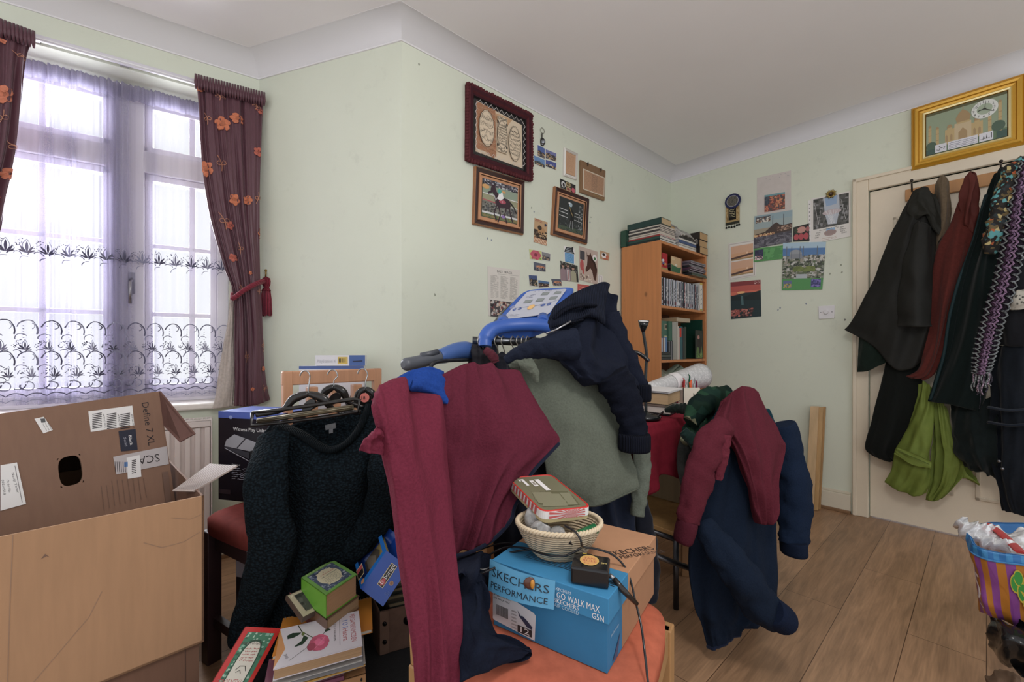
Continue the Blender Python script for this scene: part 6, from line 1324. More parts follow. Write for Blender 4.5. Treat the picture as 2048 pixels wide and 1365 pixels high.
garment('jacket', 'rust red hooded jacket hanging between the olive jacket and dark green coat', 'jacket', [('body', r1, RU, 'fabric'), ('hood', hood([[(1932, 350, .14), (1940, 341, .16), (1950, 348, .15), (1958, 362, .13)], [(1918, 385, .15), (1934, 378, .19), (1950, 384, .18), (1962, 402, .14)], [(1912, 420, .15), (1928, 415, .19), (1946, 424, .18), (1960, 440, .14)], [(1920, 448, .13), (1932, 455, .16), (1944, 465, .15), (1952, 470, .13)]], 12, .06, .02), RU, 'nylon')])
# lime trousers
LM = h('707f38')
l1 = Cloth(Dr([[(1832, 768, .10), (1845, 762, .12), (1860, 770, .12), (1872, 780, .10)], [(1822, 810, .11), (1842, 812, .14), (1862, 815, .14), (1874, 820, .11)], [(1808, 855, .12), (1832, 858, .16), (1856, 862, .16), (1870, 866, .12)], [(1790, 900, .12), (1820, 905, .17), (1848, 915, .17), (1866, 920, .12)], [(1778, 940, .12), (1808, 950, .16), (1838, 962, .16), (1862, 968, .12)], [(1767, 965, .12), (1795, 982, .15), (1825, 995, .15), (1856, 990, .12)]]), 50, 60, .06, 3, .018, 111, .006, .8)
l2 = Cloth(Dr([[(1862, 790, .08), (1880, 800, .10), (1896, 815, .08)], [(1862, 870, .09), (1890, 875, .12), (1915, 885, .09)], [(1860, 920, .09), (1895, 925, .13), (1932, 930, .09)], [(1858, 965, .09), (1890, 968, .12), (1925, 960, .09)], [(1850, 1000, .09), (1866, 1004, .11), (1886, 1000, .09)]]), 50, 50, .06, 5, .022, 113, .006)
l3 = Cloth(Dr([[(1890, 880, .06), (1905, 890, .08), (1920, 905, .06)], [(1905, 930, .06), (1925, 935, .09), (1945, 945, .06)], [(1902, 962, .06), (1932, 958, .08), (1966, 972, .06)]]), 40, 30, .05, 5, .018, 115)
def pocket(mb):
    Cloth(Dr([[(1795, 896, .185), (1828, 908, .20), (1864, 925, .19)], [(1790, 905, .19), (1824, 924, .205), (1862, 938, .195)], [(1787, 908, .185), (1822, 930, .20), (1856, 936, .185)]]), 30, 16, .008, 2, .002, 3).put(mb, LM, 'nylon'); mb.tube([D(1797, 903, .205), D(1828, 916, .222), D(1858, 929, .21)], .0022, h('5a6a2c'), 'fabric', 5)
garment('trousers', 'lime green cargo trousers with a zipped pocket, lowest on the door', 'trousers', [('leg', l1, LM, 'nylon'), ('leg', l2, LM, 'nylon'), ('waistband', l3, h('7c8c42'), 'nylon'), ('pocket', pocket, None, None)])
g1 = Cloth(Dr([[(1986, 348, .12), (2000, 334, .13), (2022, 330, .12)], [(1966, 400, .15), (1988, 400, .19), (2015, 400, .16)], [(1945, 470, .16), (1975, 470, .21), (2010, 470, .17)], [(1918, 545, .17), (1958, 550, .22), (2005, 550, .18)], [(1898, 620, .17), (1948, 625, .22), (2000, 630, .18)], [(1882, 700, .17), (1935, 705, .22), (1992, 715, .18)], [(1864, 765, .17), (1920, 772, .21), (1980, 785, .18)], [(1851, 803, .17), (1905, 812, .20), (1970, 828, .17)]]), 80, 90, .08, 3.2, .018, 117, .004, .5)
def quilt(mb):
    P = [g1.fn(.06, .12+.86*i/40)[0]+nB*.003 for i in range(41)]; mb.tube(P, .007, h('1c3236'), 'nylon', 8); mb.tube([g1.fn(.16, .12+.86*i/40)[0]+nB*.001 for i in range(41)], .0016, h('101a1c'), 'fabric', 5)
garment('coat', 'long dark green coat with shiny edge hanging right of the rust red jacket', 'coat', [('body', g1, CD_, 'fabric'), ('edge_binding', quilt, None, None)])
b1 = Cloth(Dr([[(1990, 420, .10), (2030, 410, .14), (2090, 400, .12)], [(1985, 520, .16), (2030, 520, .22), (2095, 520, .18)], [(1980, 620, .18), (2030, 620, .24), (2100, 620, .20)], [(1985, 690, .18), (2030, 694, .23), (2100, 690, .20)]]), 50, 50, .08, 3, .018, 119)
garment('jacket', 'charcoal jacket at the right edge of the photo behind the crocheted scarf', 'jacket', [('body', b1, h('1a1b1f'), 'fabric')])
b2 = Cloth(Dr([[(1898, 800, .10), (1930, 806, .14), (1965, 800, .16), (2000, 780, .16)], [(1895, 860, .12), (1928, 862, .17), (1965, 865, .20), (2000, 865, .18)], [(1905, 905, .12), (1935, 912, .18), (1968, 920, .20), (2000, 925, .18)], [(1930, 935, .11), (1952, 945, .15), (1975, 955, .17), (2000, 965, .16)]]), 50, 50, .08, 3, .03, 121, .01)
garment('dark_cloth', 'black-green bundled coat bottom between the lime trousers and the dark jeans', 'coat', [('body', b2, h('141c1c'), 'fabric')])
b3 = Cloth(Dr([[(1978, 690, .14), (2020, 690, .20), (2095, 680, .18)], [(1974, 780, .16), (2020, 780, .23), (2095, 780, .2)], [(1976, 880, .17), (2020, 880, .23), (2095, 885, .2)], [(1982, 950, .17), (2020, 955, .22), (2095, 960, .2)], [(2002, 1022, .16), (2035, 1032, .20), (2095, 1045, .18)]]), 60, 70, .09, 4, .022, 123, .008)
def cuffs(mb):
    for y, c in ((815, '262c36'), (845, '1c222c')): mb.tube(smooth_path([D(1978, y, .24), D(2015, y+6, .27), D(2060, y+4, .26)], 12), .016, h(c), 'fabric', 10, flat=.4)
def snaps(mb):
    for x, y in ((1998, 923), (2005, 938)): mb.ball(D(x, y, .25), .007, h('8a8a90'), 'metal', 6)
garment('jeans', 'dark blue-black jeans hanging at the right edge, reaching lowest beside the striped bag', 'jeans', [('leg', b3, h('161b22'), 'fabric'), ('waistband', cuffs, None, None), ('snap_button', snaps, None, None, 'silver snap buttons')])
lp_ = Cloth(Dr([[(2012, 584, .24), (2035, 579, .27), (2090, 570, .26)], [(2006, 600, .25), (2035, 598, .29), (2090, 595, .27)], [(2005, 618, .24), (2030, 621, .27), (2090, 615, .26)]]), 40, 24, .05, 3, .008, 125)
garment('cloth', 'pale leopard-print cloth sticking out at the right edge beside the crocheted scarf', 'cloth', [('fabric', lp_, h('b9b4a8'), 'leopard')])
# scarves
garment('scarf', 'thin floral scarf in turquoise, brown and orange, hanging left of the crocheted scarf', 'scarf', [('fabric', lambda mb: sleeve(mb, [D(*p) for p in ((2046, 318, .20), (2028, 350, .24), (2010, 395, .26), (2000, 430, .27), (1990, 470, .27), (1978, 508, .26))], [.02, .045, .05, .036, .042, .020], h('5fa0a3'), 'floral', seed=41, wr=.22), None, None)])
CR = Cloth(Dr([[(2040, 325, .27), (2055, 325, .28), (2075, 325, .27)], [(2018, 400, .28), (2036, 400, .30), (2062, 402, .28)], [(2002, 480, .29), (2026, 482, .31), (2054, 486, .29)], [(1984, 560, .29), (2008, 562, .31), (2036, 566, .29)], [(1962, 640, .29), (1985, 644, .31), (2010, 646, .29)], [(1948, 700, .29), (1970, 704, .31), (1994, 702, .29)], [(1944, 745, .28), (1962, 748, .30), (1984, 742, .28)]]), 30, 90, .012, 1, .004, 131)
def yarn(mb):
    m = 34
    for (u0, u1, c, r) in ((.02, .34, '9a9ea0', .0042), (.66, .98, '8f9496', .0042), (.36, .52, '8a6f8c', .0046), (.48, .64, 'a082a0', .0046), (.28, .42, '4a3548', .004)):
        P = []
        for i in range(m*4+1):
            v = i/(m*4); ph = i % 4; u = (u0, (u0+u1)/2, u1, (u0+u1)/2)[ph]; q, n_ = CR.fn(u, v); P.append(q+n_*(.003+.003*random.random())+Z*((.0, .006, 0, -.006)[ph]))
        mb.tube(P, r, h(c), 'knit', 5)
def fringe(mb):
    for i in range(16):
        q = CR.fn((i+.5)/16, 1)[0]; L_ = random.uniform(.06, .11); P = [q, q+V((random.uniform(-.012, .012), 0, -L_*.4)), q+V((random.uniform(-.015, .015), 0, -L_*.75)), q+V((random.uniform(-.012, .012), 0, -L_))]; mb.tube(smooth_path(P, 10), .0034, h(('9a9ea0', 'b09aac', '4a4650')[i % 3]), 'knit', 5)
    q = CR.fn(.45, 1)[0]; mb.tube([q-Z*.08, q-Z*.13, q+V((-.006, 0, -.17))], .0016, h('4a4650'), 'knit', 5)
garment('crocheted_scarf', 'crocheted scarf in grey and purple zigzag yarn with a fringe, hanging on the door', 'scarf', [('ground', CR, h('2a222c'), 'knit'), ('yarn_zigzag', yarn, None, None), ('fringe', fringe, None, None)])
# --- striped shopping bag on a black bin bag
sb = empty('shopping_bag', U(2020, 1260, 1.32), 'striped purple and orange shopping bag with blue rim standing on the black bin bag', 'bag')
brows = [[(1930, 1066, 1.36), (1945, 1090, 1.31), (1985, 1105, 1.27), (2040, 1112, 1.24), (2120, 1125, 1.20)], [(1932, 1090, 1.355), (1948, 1115, 1.31), (1988, 1128, 1.27), (2042, 1135, 1.24), (2122, 1148, 1.20)], [(1940, 1140, 1.35), (1958, 1160, 1.31), (1995, 1175, 1.28), (2048, 1185, 1.25), (2125, 1200, 1.21)], [(1950, 1190, 1.35), (1965, 1205, 1.31), (2000, 1220, 1.29), (2052, 1235, 1.27), (2125, 1250, 1.23)], [(1958, 1224, 1.35), (1975, 1232, 1.32), (2008, 1245, 1.31), (2055, 1262, 1.29), (2125, 1280, 1.25)]]
bg = Cloth(Y3(brows), 120, 60, .02, 3, .007, 141, .002)
BU, BU2, PU, PO = h('2a6fae'), h('3f88bf'), h('8a4a94'), h('b87830')
def stripes(u, v):
    if v < .20: return BU if int(u*16) % 2 else BU2
    return PO if int(u*11.0+.3) % 2 == 0 else PU
def bgput(mb):
    bg.put(mb, BU, 'bag', stripes); mb.tube([bg.fn(i/50, .205)[0]+V((-.0, -.003, 0)) for i in range(51)], .0028, h('4f86b8'), 'fabric', 6)
    A = bg.art(mb, 'bag', .004)
    A.line([(.215+.035*math.cos(a), .50+.055*math.sin(a)) for a in [.5+i*.4 for i in range(11)]]+[(.235, .41), (.25, .36), (.235, .31), (.21, .295), (.185, .31)], .006, h('e0d4d8'))
    A.line([(.19, .22), (.26, .18)], .005, h('e0d4d8'))
    for c, k in ((h('c8b84a'), 1.22), (h('3f9a4a'), 1)):
        for x, y, r in ((.68, .58, .045), (.74, .50, .05), (.71, .64, .04), (.80, .56, .06), (.78, .42, .05)): A.ell(x, y, r*k*.9, r*k*1.7, c)
bmb = MB(); bgput(bmb); bmb.build('body', sb)
bmb = MB(); back = Cloth(Y3([[(1936, 1064, 1.40), (1970, 1048, 1.50), (2040, 1046, 1.52), (2120, 1050, 1.5)], [(1956, 1140, 1.42), (1990, 1140, 1.5), (2040, 1140, 1.52), (2120, 1140, 1.5)], [(1978, 1205, 1.42), (2000, 1205, 1.5), (2040, 1215, 1.52), (2120, 1215, 1.5)]]), 40, 30, .01, 3, .005, 143); back.put(bmb, BU, 'bag'); bmb.build('back_panel', sb)
bmb = MB(); bmb.tube(smooth_path([U(1975, 1048, 1.44), U(1995, 1062, 1.40), U(2020, 1084, 1.33), U(2042, 1106, 1.25)], 20), .014, h('b03a38'), 'fabric', 8, flat=.25); bmb.build('handle', sb, label='red fabric handle')
wp_ = Cloth(Y3([[(1926, 1034, 1.40), (1950, 1042, 1.42), (2000, 1060, 1.42), (2070, 1055, 1.40)], [(1935, 1058, 1.37), (1962, 1062, 1.37), (2005, 1075, 1.36), (2070, 1085, 1.33)], [(1948, 1082, 1.345), (1975, 1086, 1.33), (2010, 1096, 1.31), (2070, 1110, 1.28)]]), 60, 40, .05, 4, .020, 145, .014, 2)
garment('plastic_bag', 'white plastic bag stuffed inside the striped shopping bag', 'bag', [('film', wp_, h('d8d8da'), 'plastic_wrap')])
bb_ = Cloth(Y3([[(1958, 1220, 1.36), (1985, 1225, 1.32), (2030, 1240, 1.28), (2110, 1260, 1.24)], [(1958, 1258, 1.34), (1985, 1262, 1.27), (2035, 1275, 1.22), (2110, 1295, 1.18)], [(1962, 1290, 1.34), (1990, 1300, 1.26), (2038, 1312, 1.21), (2110, 1330, 1.17)], [(1985, 1330, 1.34), (2005, 1340, 1.30), (2040, 1352, 1.26), (2110, 1370, 1.22)]]), 70, 60, .16, 3, .012, 147, .004, 1)
garment('bin_bag', 'shiny black bin bag on the floor under the striped shopping bag', 'bag', [('film', bb_, h('16181a'), 'bin_bag')])
bs = Cloth(Y3([[(1968, 1352, 1.27), (1990, 1340, 1.27), (2015, 1342, 1.25), (2040, 1352, 1.23)], [(1968, 1368, 1.22), (1995, 1364, 1.21), (2020, 1366, 1.19), (2050, 1372, 1.18)], [(1970, 1395, 1.2), (1998, 1395, 1.18), (2020, 1396, 1.16), (2050, 1400, 1.15)]]), 30, 20, .03, 3, .012, 149)
garment('brown_bag', 'worn brown leather thing on the floor at the bottom right corner', 'bag', [('leather', bs, h('6a5442'), 'nylon')])
# ============================================================ boxes, machine, books and small things
CB1, CB2, CB3 = h('8f6f5c'), h('b58e6c'), h('7a5a48')
def slabq(mb, q, th, c, k='card', n=None):
    """a board with thickness on four corner points"""
    q = [V(p) for p in q]; n = n or (q[1]-q[0]).cross(q[3]-q[0]).normalized()*th; mb.hexa([p for p in q]+[p+n for p in q], c, k)
def hull_box(name, label, cat, fr, back, th, c, k='card', open_top=False, **kw):
    pass
# --- tall computer-case carton (writing turned on its side)
TL, TR = U(0, 828, 1.10), U(318, 783, 1.42); BRp = U(350, 1000, 1.40); dn = (BRp-TR); dn = dn/abs(dn.z)
TL = TL+(TL-TR)*.12
BL_, BR_ = TL+dn*(TL.z-.245), TR+dn*(TR.z-.245)
ax = (TR-TL).normalized(); nf = ax.cross(-dn.normalized()).normalized()
if nf.dot(-TR+V((0, 0, CZ))) < 0: nf = -nf
bkv = -nf*.30
t = empty('cardboard_box', (BL_+BR_)/2+bkv*.5-Z*.0, 'tall brown computer-case carton with printed labels and a hand hole, behind the plain carton', 'cardboard box', )
mb = MB(); th = .005
HX0, HX1, HZ0, HZ1 = U(121, 906, 1.2), 0, 0, 0
fn_, fw, fh = quadfn(BL_, BR_, TR, TL)
def inv(px, py):                                        # picture position on the carton's front face
    r = V(((px-CX)/F, 1, -(py-CY)/F)); k = (TL-V((0, 0, CZ))).dot(nf)/r.dot(nf); p = V((0, 0, CZ))+r*k
    x = (p-BL_).dot(ax)/fw; hv = (TL-BL_); hu = hv.normalized(); hx = hu-ax*hu.dot(ax); y = (p-BL_).dot(hx)/hv.dot(hx); x -= 0; x = ((p-BL_)-hv*y).dot(ax)/fw; return x, y
hx0, hy0 = inv(121, 974); hx1, hy1 = inv(160, 906)
cutx = [0, hx0, hx1, 1]; cuty = [0, hy0, hy1, 1]
for i in range(3):
    for j in range(3):
        if i == 1 and j == 1:                           # rounded hand hole
            cx_, cy_, ax_, ay_ = (hx0+hx1)/2, (hy0+hy1)/2, abs(hx1-hx0)/2, abs(hy1-hy0)/2; R_, I_ = [], []
            for q in range(32):
                a = math.pi*2*(q+.5)/32; c_, s_ = math.cos(a), math.sin(a); m_ = max(abs(c_), abs(s_)); e_ = (abs(c_)**3.2+abs(s_)**3.2)**(1/3.2); R_.append((cx_+ax_*c_/m_, cy_+ay_*s_/m_)); I_.append((cx_+ax_*c_/e_, cy_+ay_*s_/e_))
            for q in range(32):
                P = [fn_(*p)[0] for p in (R_[q], R_[(q+1) % 32], I_[(q+1) % 32], I_[q])]; mb.hexa(P+[p-nf*th for p in P], CB1, 'card')
            continue
        P = [fn_(x, y)[0] for x, y in ((cutx[i], cuty[j]), (cutx[i+1], cuty[j]), (cutx[i+1], cuty[j+1]), (cutx[i], cuty[j+1]))]; mb.hexa(P+[p-nf*th for p in P], CB1, 'card')
def rr(cx, cy, rx, ry, n=20): return [(cx+rx*math.cos(a)*abs(math.cos(a))**-.5 if abs(math.cos(a)) > 1e-6 else cx, cy+ry*math.sin(a)*abs(math.sin(a))**-.5 if abs(math.sin(a)) > 1e-6 else cy) for a in [2*math.pi*i/n+.01 for i in range(n)]]
for a, b in ((BL_, TL), (BR_, TR)): mb.hexa([a, a-nf*th, a+bkv, a+bkv+ax*th, b, b-nf*th, b+bkv, b+bkv+ax*th], CB3, 'card')
mb.hexa([BL_+bkv, BR_+bkv, BR_+bkv+nf*th, BL_+bkv+nf*th, TL+bkv, TR+bkv, TR+bkv+nf*th, TL+bkv+nf*th], CB3, 'card'); mb.hexa([BL_, BR_, BR_+bkv, BL_+bkv]+[p+Z*th for p in (BL_, BR_, BR_+bkv, BL_+bkv)], CB3, 'card')
mb.hexa([p-Z*th for p in (TL, TR, TR+bkv, TL+bkv)]+[TL, TR, TR+bkv, TL+bkv], CB1, 'card')
mb.build('body', t)
mb = MB(); mb.hexa([TR, U(327, 852, 1.41), U(359, 885, 1.35), U(388, 869, 1.36)]+[p+V((.003, .004, 0)) for p in (TR, U(327, 852, 1.41), U(359, 885, 1.35), U(388, 869, 1.36))], h('6a4a42'), 'card'); mb.build('flap', t)
mb = MB(); A = Art(mb, fn_, fw, fh, lift=.0008); A.fn = lambda x, y: (fn_(x, y)[0], nf)
def Q(pts, c): A.shape([inv(x, y) for x, y in pts], c)
def TX(s, a, b, hgt, c, flip=False):
    """writing whose baseline runs between two picture points; hgt in picture pixels"""
    (x0, y0), (x1, y1) = a, b; dx, dy = x1-x0, y1-y0; L_ = math.hypot(dx, dy); vs, fs, wid = text_mesh(s); n = len(mb.v); ux, uy = dx/L_, dy/L_; vx, vy = uy, -ux
    if flip: vx, vy = -vx, -vy
    for u, v in vs: X_, Y_ = x0+ux*u/wid*L_+vx*v/.72*hgt, y0+uy*u/wid*L_+vy*v/.72*hgt; mb.v.append(A.P(*inv(X_, Y_)))
    for f in fs: mb.face([n+i for i in f], c, 'print')
    A.z += A.dz/4
INK = h('2a2226')
TX('Define 7 XL', (283, 806), (296, 888), 14, INK)
Q([(176, 823), (264, 811), (268, 849), (181, 863)], WT)
for x in (184, 213, 240):
    for i in range(9): y = 828+i*3.4; Q([(x, y), (x+19, y-3), (x+19, y-1.4), (x, y+1.6)], INK)
    TX('ART NO FD-C', (x+21, y-28), (x+25, y), 3, INK)
Q([(68, 838), (87, 834), (105, 860), (86, 867)], WT); Q([(80, 838), (89, 837), (91, 845), (82, 846)], h('5a5a5c'))
for i in range(3): TX('fractal case', (84+i*5, 848-i), (92+i*5, 862-i), 2.6, INK)
Q([(236, 861), (270, 856), (274, 896), (241, 900)], h('22263a')); TX('Black', (256, 869), (259, 888), 6, WT); TX('Solid', (246, 873), (249, 890), 5, h('a8a8b4'))
Q([(225, 911), (332, 888), (336, 922), (231, 945)], h('c4bcbc')); TX('SCAN', (316, 903), (256, 914), 15, INK, flip=False)
Q([(252, 912), (278, 906), (281, 948), (254, 953)], WT); Q([(247, 921), (254, 920), (254, 929), (247, 930)], h('3f78b8'))
for i in range(8): Q([(262, 917+i*3.4), (271, 915+i*3.4), (271, 916.6+i*3.4), (262, 918.6+i*3.4)], INK)
for i in range(6): Q([(228+i*4, 920), (229+i*4, 920), (230+i*4, 940), (229+i*4, 940)], h('3a3236'))
A2 = h('5c463e')
for i in range(9):
    x = 200+i*10.5; l0 = 968 if i < 2 else 960
    TX('system monitor box panels are not included', (x, l0-i*1.2), (x+6, 1015-i*3+random.uniform(-6, 4)), 2.6, A2)
Q([(0, 931), (33, 925), (51, 1007), (0, 1022)], WT); TX('Order No.', (12, 960), (17, 986), 5, INK); TX('00250518', (2, 960), (6, 990), 5, INK); TX('Necip Yener', (22, 946), (33, 986), 5, INK); Q([(28, 932), (29.5, 931.6), (44, 1004), (42.5, 1004.4)], h('8a8484'))
Q([(322, 938), (334, 936), (341, 996), (329, 999)], h('7a5c4c'))
mb.build('printing', t)
# --- plain carton in front
fl, fr_2 = U(0, 1075, .896), U(408, 992, 1.15); fl = fl+(fl-fr_2)*.25; ax2 = (fr_2-fl); zt = fr_2.z; zb = .236
o = V((fl.x, fl.y, zb)); bk2v = V((-.723, .69, 0))*.60; A2x = V((ax2.x, ax2.y, 0))
t = empty('cardboard_box', o+A2x*.5+bk2v*.5, 'large plain brown carton in the left foreground', 'cardboard box')
mb = MB(); H_2 = Z*(zt-zb)
for a, b, c_ in ((o, A2x, bk2v.normalized()*.005), (o+bk2v, A2x, -bk2v.normalized()*.005)): mb.box(a, b, c_, H_2, CB2, 'card')
for a in (o, o+A2x-A2x.normalized()*.005): mb.box(a, A2x.normalized()*.005, bk2v, H_2, CB3, 'card')
mb.box(o, A2x, bk2v, Z*.005, CB2, 'card'); mb.build('body', t)
mb = MB(); pq = [U(346, 984, 1.26), U(388, 985, 1.20), U(476, 934, 1.22), U(420, 930, 1.32)]; slabq(mb, pq, .004, h('b8a8a0'), 'card')
A = quadart(mb, *[p+Z*.0045 for p in pq], lift=.0006)
for i in range(22): A.line([((i+.5)/22, 0.02), ((i+.5)/22, .98)], .0028, h('cfc4c0') if i % 2 else h('8a7a74'))
mb.build('flap', t, label='corrugated flap, outer paper torn off')
mb = MB(); A = quadart(mb, o, o+A2x, o+A2x+H_2, o+H_2, lift=.0006)
c_ = h('a07c5e')
A.line([(.22, .0), (.30, .15), (.50, .42), (.55, .55)], .0016, c_); A.line([(.22, .0), (.23, .6), (.24, 1)], .0014, c_); A.line([(.72, .78), (.8, .72), (.9, .72), (.98, .76)], .0016, c_); A.line([(.84, .9), (.93, .86), (1, .88)], .0012, c_); A.shape([(.33, .83), (.345, .855), (.36, .83), (.35, .84)], CB3); mb.build('creases', t)
mb = MB(); o2 = V((fl.x, fl.y, .0))+A2x*.02+bk2v*.02; 
mb.box(o2, A2x*.96, bk2v*.96, Z*.232, CB3, 'card'); A = quadart(mb, o2, o2+A2x*.96, o2+A2x*.96+Z*.232, o2+Z*.232, lift=.001); A.line([(0, .5), (1, .5)], .004, h('6a4a3a')); A.line([(.93, 0), (.93, 1)], .002, h('5a4034'))
mb.build('cardboard_box', label='darker carton on the floor, carrying the large plain brown carton', cat='cardboard box')
# --- black console box on the stool
o = V((U(437, 1002, 1.53).x, 1.53, .486)); ex = V((.262, -.065, 0)); ey = V((.035, .14, 0)); ez = Z*(.80-.486)
t = empty('box', o+ex*.5+ey*.5, 'black games accessory box with blue top and white slogan, standing on the red stool', 'box')
mb = MB(); mb.box(o, ex, ey, ez, h('1b1a24'), 'gloss'); mb.build('carton', t)
mb = MB(); A = quadart(mb, o+ez, o+ex+ez, o+ex+ey+ez, o+ey+ez, lift=.0006); A.rect(0, 0, 1, 1, h('2a4fb4')); A.line([(0, .2), (.5, .3), (1, .25)], .002, h('a8c0e8')); A.line([(0, .1), (.6, .15), (1, .1)], .0014, h('a8c0e8')); A.text('PlayStation', .4, .6, .008, WT)
A = quadart(mb, o, o+ex, o+ex+ez, o+ez, lift=.0006); A.rect(0, .93, 1, 1, h('2a4fb4')); A.ell(.20, .94, .03, .02, h('8a9cd8')); A.text('Witness Play Unleashed', .24, .79, .013, WT, .175)
A.shape([(.10, .61), (.13, .68), (.26, .75), (.66, .66), (.72, .62), (.50, .57)], h('a8a8b0')); A.shape([(.10, .61), (.50, .555), (.50, .48), (.12, .585)], h('3a3a44')); A.shape([(.50, .57), (.72, .62), (.70, .55), (.52, .46)], h('15151a')); A.line([(.10, .59), (.52, .45), (.71, .54)], .002, h('c8c8d0')); A.line([(.30, .595), (.44, .71)], .004, h('20202a'))
for x0 in (.22, .48): A.text('Optimized', x0, .40, .006, WT); A.rows(x0, .24, x0+.26, .38, 6, h('b8b8c4'), .0016, .2)
A.rect(.02, .07, .2, .12, h('3a2c34')); A.line([(.45, .10), (.95, .10)], .0014, h('6a6a78')); mb.build('printing', t)
# white box under the stool
o = V((-1.03, 1.60, 0)); mb = MB(); mb.box(o, (.40, -.10, 0), (.05, .18, 0), Z*.235, h('2c2a34'), 'gloss'); mb.box(o+Z*.235, (.40, -.10, 0), (.05, .18, 0), Z*.012, h('c9c8d8'), 'gloss'); A = quadart(mb, o, o+V((.4, -.1, 0)), o+V((.4, -.1, .247)), o+V((0, 0, .247)), lift=.0006); A.rect(0, .70, 1, 1, h('c4c4d4')); A.text('SldDa', .28, .46, .035, h('0e0e12')); mb.build('box', label='white and black box on the floor behind the dark stool leg', cat='box')
# boxes behind the slatted chair back
o = V((U(598, 735, 1.83).x, 1.83, .60)); mb = MB(); ex = V((.27, .02, 0)); ey = V((-.01, .06, 0))
mb.box(o, ex, ey, Z*.35, h('dcdce2'), 'gloss'); A = quadart(mb, o, o+ex, o+ex+Z*.35, o+Z*.35, lift=.0006); A.rect(0, .965, 1, 1, h('3458a0')); A.text('PlayStation', .07, .90, .010, h('3a3a44')); A.rect(.02, .90, .05, .94, h('3a3a44')); A.text('VR', .66, .50, .05, h('3a3a44')); A.rect(0, .0, 1, .2, h('c4c6d0')); mb.build('box', label='tall white games console box standing behind the pale slatted chair back', cat='box')
mb = MB(); o3 = o+V((.065, .01, .351)); ex3 = V((.205, .025, 0)); mb.box(o3, ex3, ey*.8, Z*.045, h('e2e2e6'), 'gloss'); A = quadart(mb, o3, o3+ex3, o3+ex3+Z*.045, o3+Z*.045, lift=.0006); A.rect(.68, 0, 1, 1, h('2a5aa4')); A.rect(.45, .15, .65, .85, h('d8b83a')); [A.rect(.47+.03*i, .3, .485+.03*i, .7, K) for i in range(5)]; A.text('PlayStation 4', .04, .3, .014, h('b8b8c0'), .075); A.line([(.75, .4), (.95, .45)], .006, h('1a2c50')); mb.build('box', label='flat white and blue box with yellow sticker on the tall white box', cat='box')
mb = MB(); mb.box((o.x-.01, o.y-.01, 0), ex*1.0, ey*1.05, Z*.598, CB2, 'card'); mb.build('cardboard_box', label='plain carton hidden low behind the slatted chair, carrying the white box', cat='cardboard box')
# ------------------------------------------------------------ exercise machine
BL1 = h('3a62b4'); BL3 = h('2f529c'); GR = h('6c7078')
tm = empty('treadmill', V((.18, 1.98, 0)), 'blue and grey treadmill with control console, half buried under clothes', 'treadmill')
def cq(Yt, Yb, pts): return [U(x, y, Yt if i < 2 else Yb) for i, (x, y) in enumerate(pts)]
ctr = [U(1049, 580, 1.86), U(1154, 574, 1.86), U(1108, 640, 1.66), U(980, 655, 1.66)]      # TL TR BR BL
n_ = (ctr[1]-ctr[0]).cross(ctr[3]-ctr[0]).normalized(); n_ = -n_ if n_.z < 0 else n_
mb = MB(); m = 16; rimU = []
def cpt(u, v):                                          # rounded console outline
    a = (u-.5)*2; b = (v-.5)*2; l = (abs(a)**6+abs(b)**6)**(1/6) or 1; mx = max(abs(a), abs(b)); s = mx/l if l else 1; a *= s; b *= s; u = a/2+.5; v = b/2+.5
    return ctr[0]*(1-u)*(1-v)+ctr[1]*u*(1-v)+ctr[2]*u*v+ctr[3]*(1-u)*v
g = [[cpt(i/m, j/m)+n_*(.012*math.sin(math.pi*i/m)**.5*math.sin(math.pi*j/m)**.5) for i in range(m+1)] for j in range(m+1)]
b0 = len(mb.v)
for j in range(m+1): mb.v += g[j]
for j in range(m+1): mb.v += [p-n_*(.045+.03*math.sin(math.pi*i/m)) for i, p in enumerate(g[j])]
N2 = (m+1)**2
for j in range(m):
    for i in range(m): a = b0+j*(m+1)+i; mb.face([a, a+1, a+m+2, a+m+1], BL1, 'plastic', True); a += N2; mb.face([a, a+m+1, a+m+2, a+1], BL3, 'plastic', True)
ring = [j for j in range(m)]+[j*(m+1)+m for j in range(m)]+[m*(m+1)+m-j for j in range(m)]+[(m-j)*(m+1) for j in range(m)]
for a, b in zip(ring, ring[1:]+ring[:1]): mb.face([b0+a, b0+b, b0+b+N2, b0+a+N2], BL1, 'plastic', True)
cons = mb.build('console', tm)
mb = MB(); fnc = lambda x, y: (cpt(.06+.88*x, .10+.84*(1-y))+n_*(.0135), n_); A = Art(mb, fnc, .26, .20, lift=.0005)
PLc = h('b9bcc8'); A.shape([(.03, .03), (.06, .95), (.12, .985), (.90, .985), (.95, .95), (.97, .05), (.93, .02), (.08, .0)], PLc)
for x, y in ((.45, .76), (.72, .78), (.22, .52), (.45, .54), (.70, .57)): A.rect(x, y, x+.15, y+.11, h('70767a')); A.rect(x+.008, y+.01, x+.142, y+.10, h('8a9290'))
A.text('YORK', .46, .90, .011, h('3a4a7a')); A.text('GENESIS', .20, .80, .007, h('3a4a7a')); A.text('FITNESS', .17, .72, .007, h('3a4a7a'))
for x in (.24, .32, .40, .66, .76, .88): A.shape([(x, .92), (x+.03, .94), (x+.04, .92)], h('7a80a0'))
A.line([(.06, .42), (.30, .38), (.55, .40), (.80, .46), (.94, .58)], .0016, h('3a4a7a'))
for x, y, r in ((.16, .33, .034), (.25, .335, .034), (.68, .38, .042), (.78, .40, .042)): A.ell(x, y, r*.9, r*1.2, BL3); A.line([(x-.015, y), (x+.015, y)], .0018, PLc)
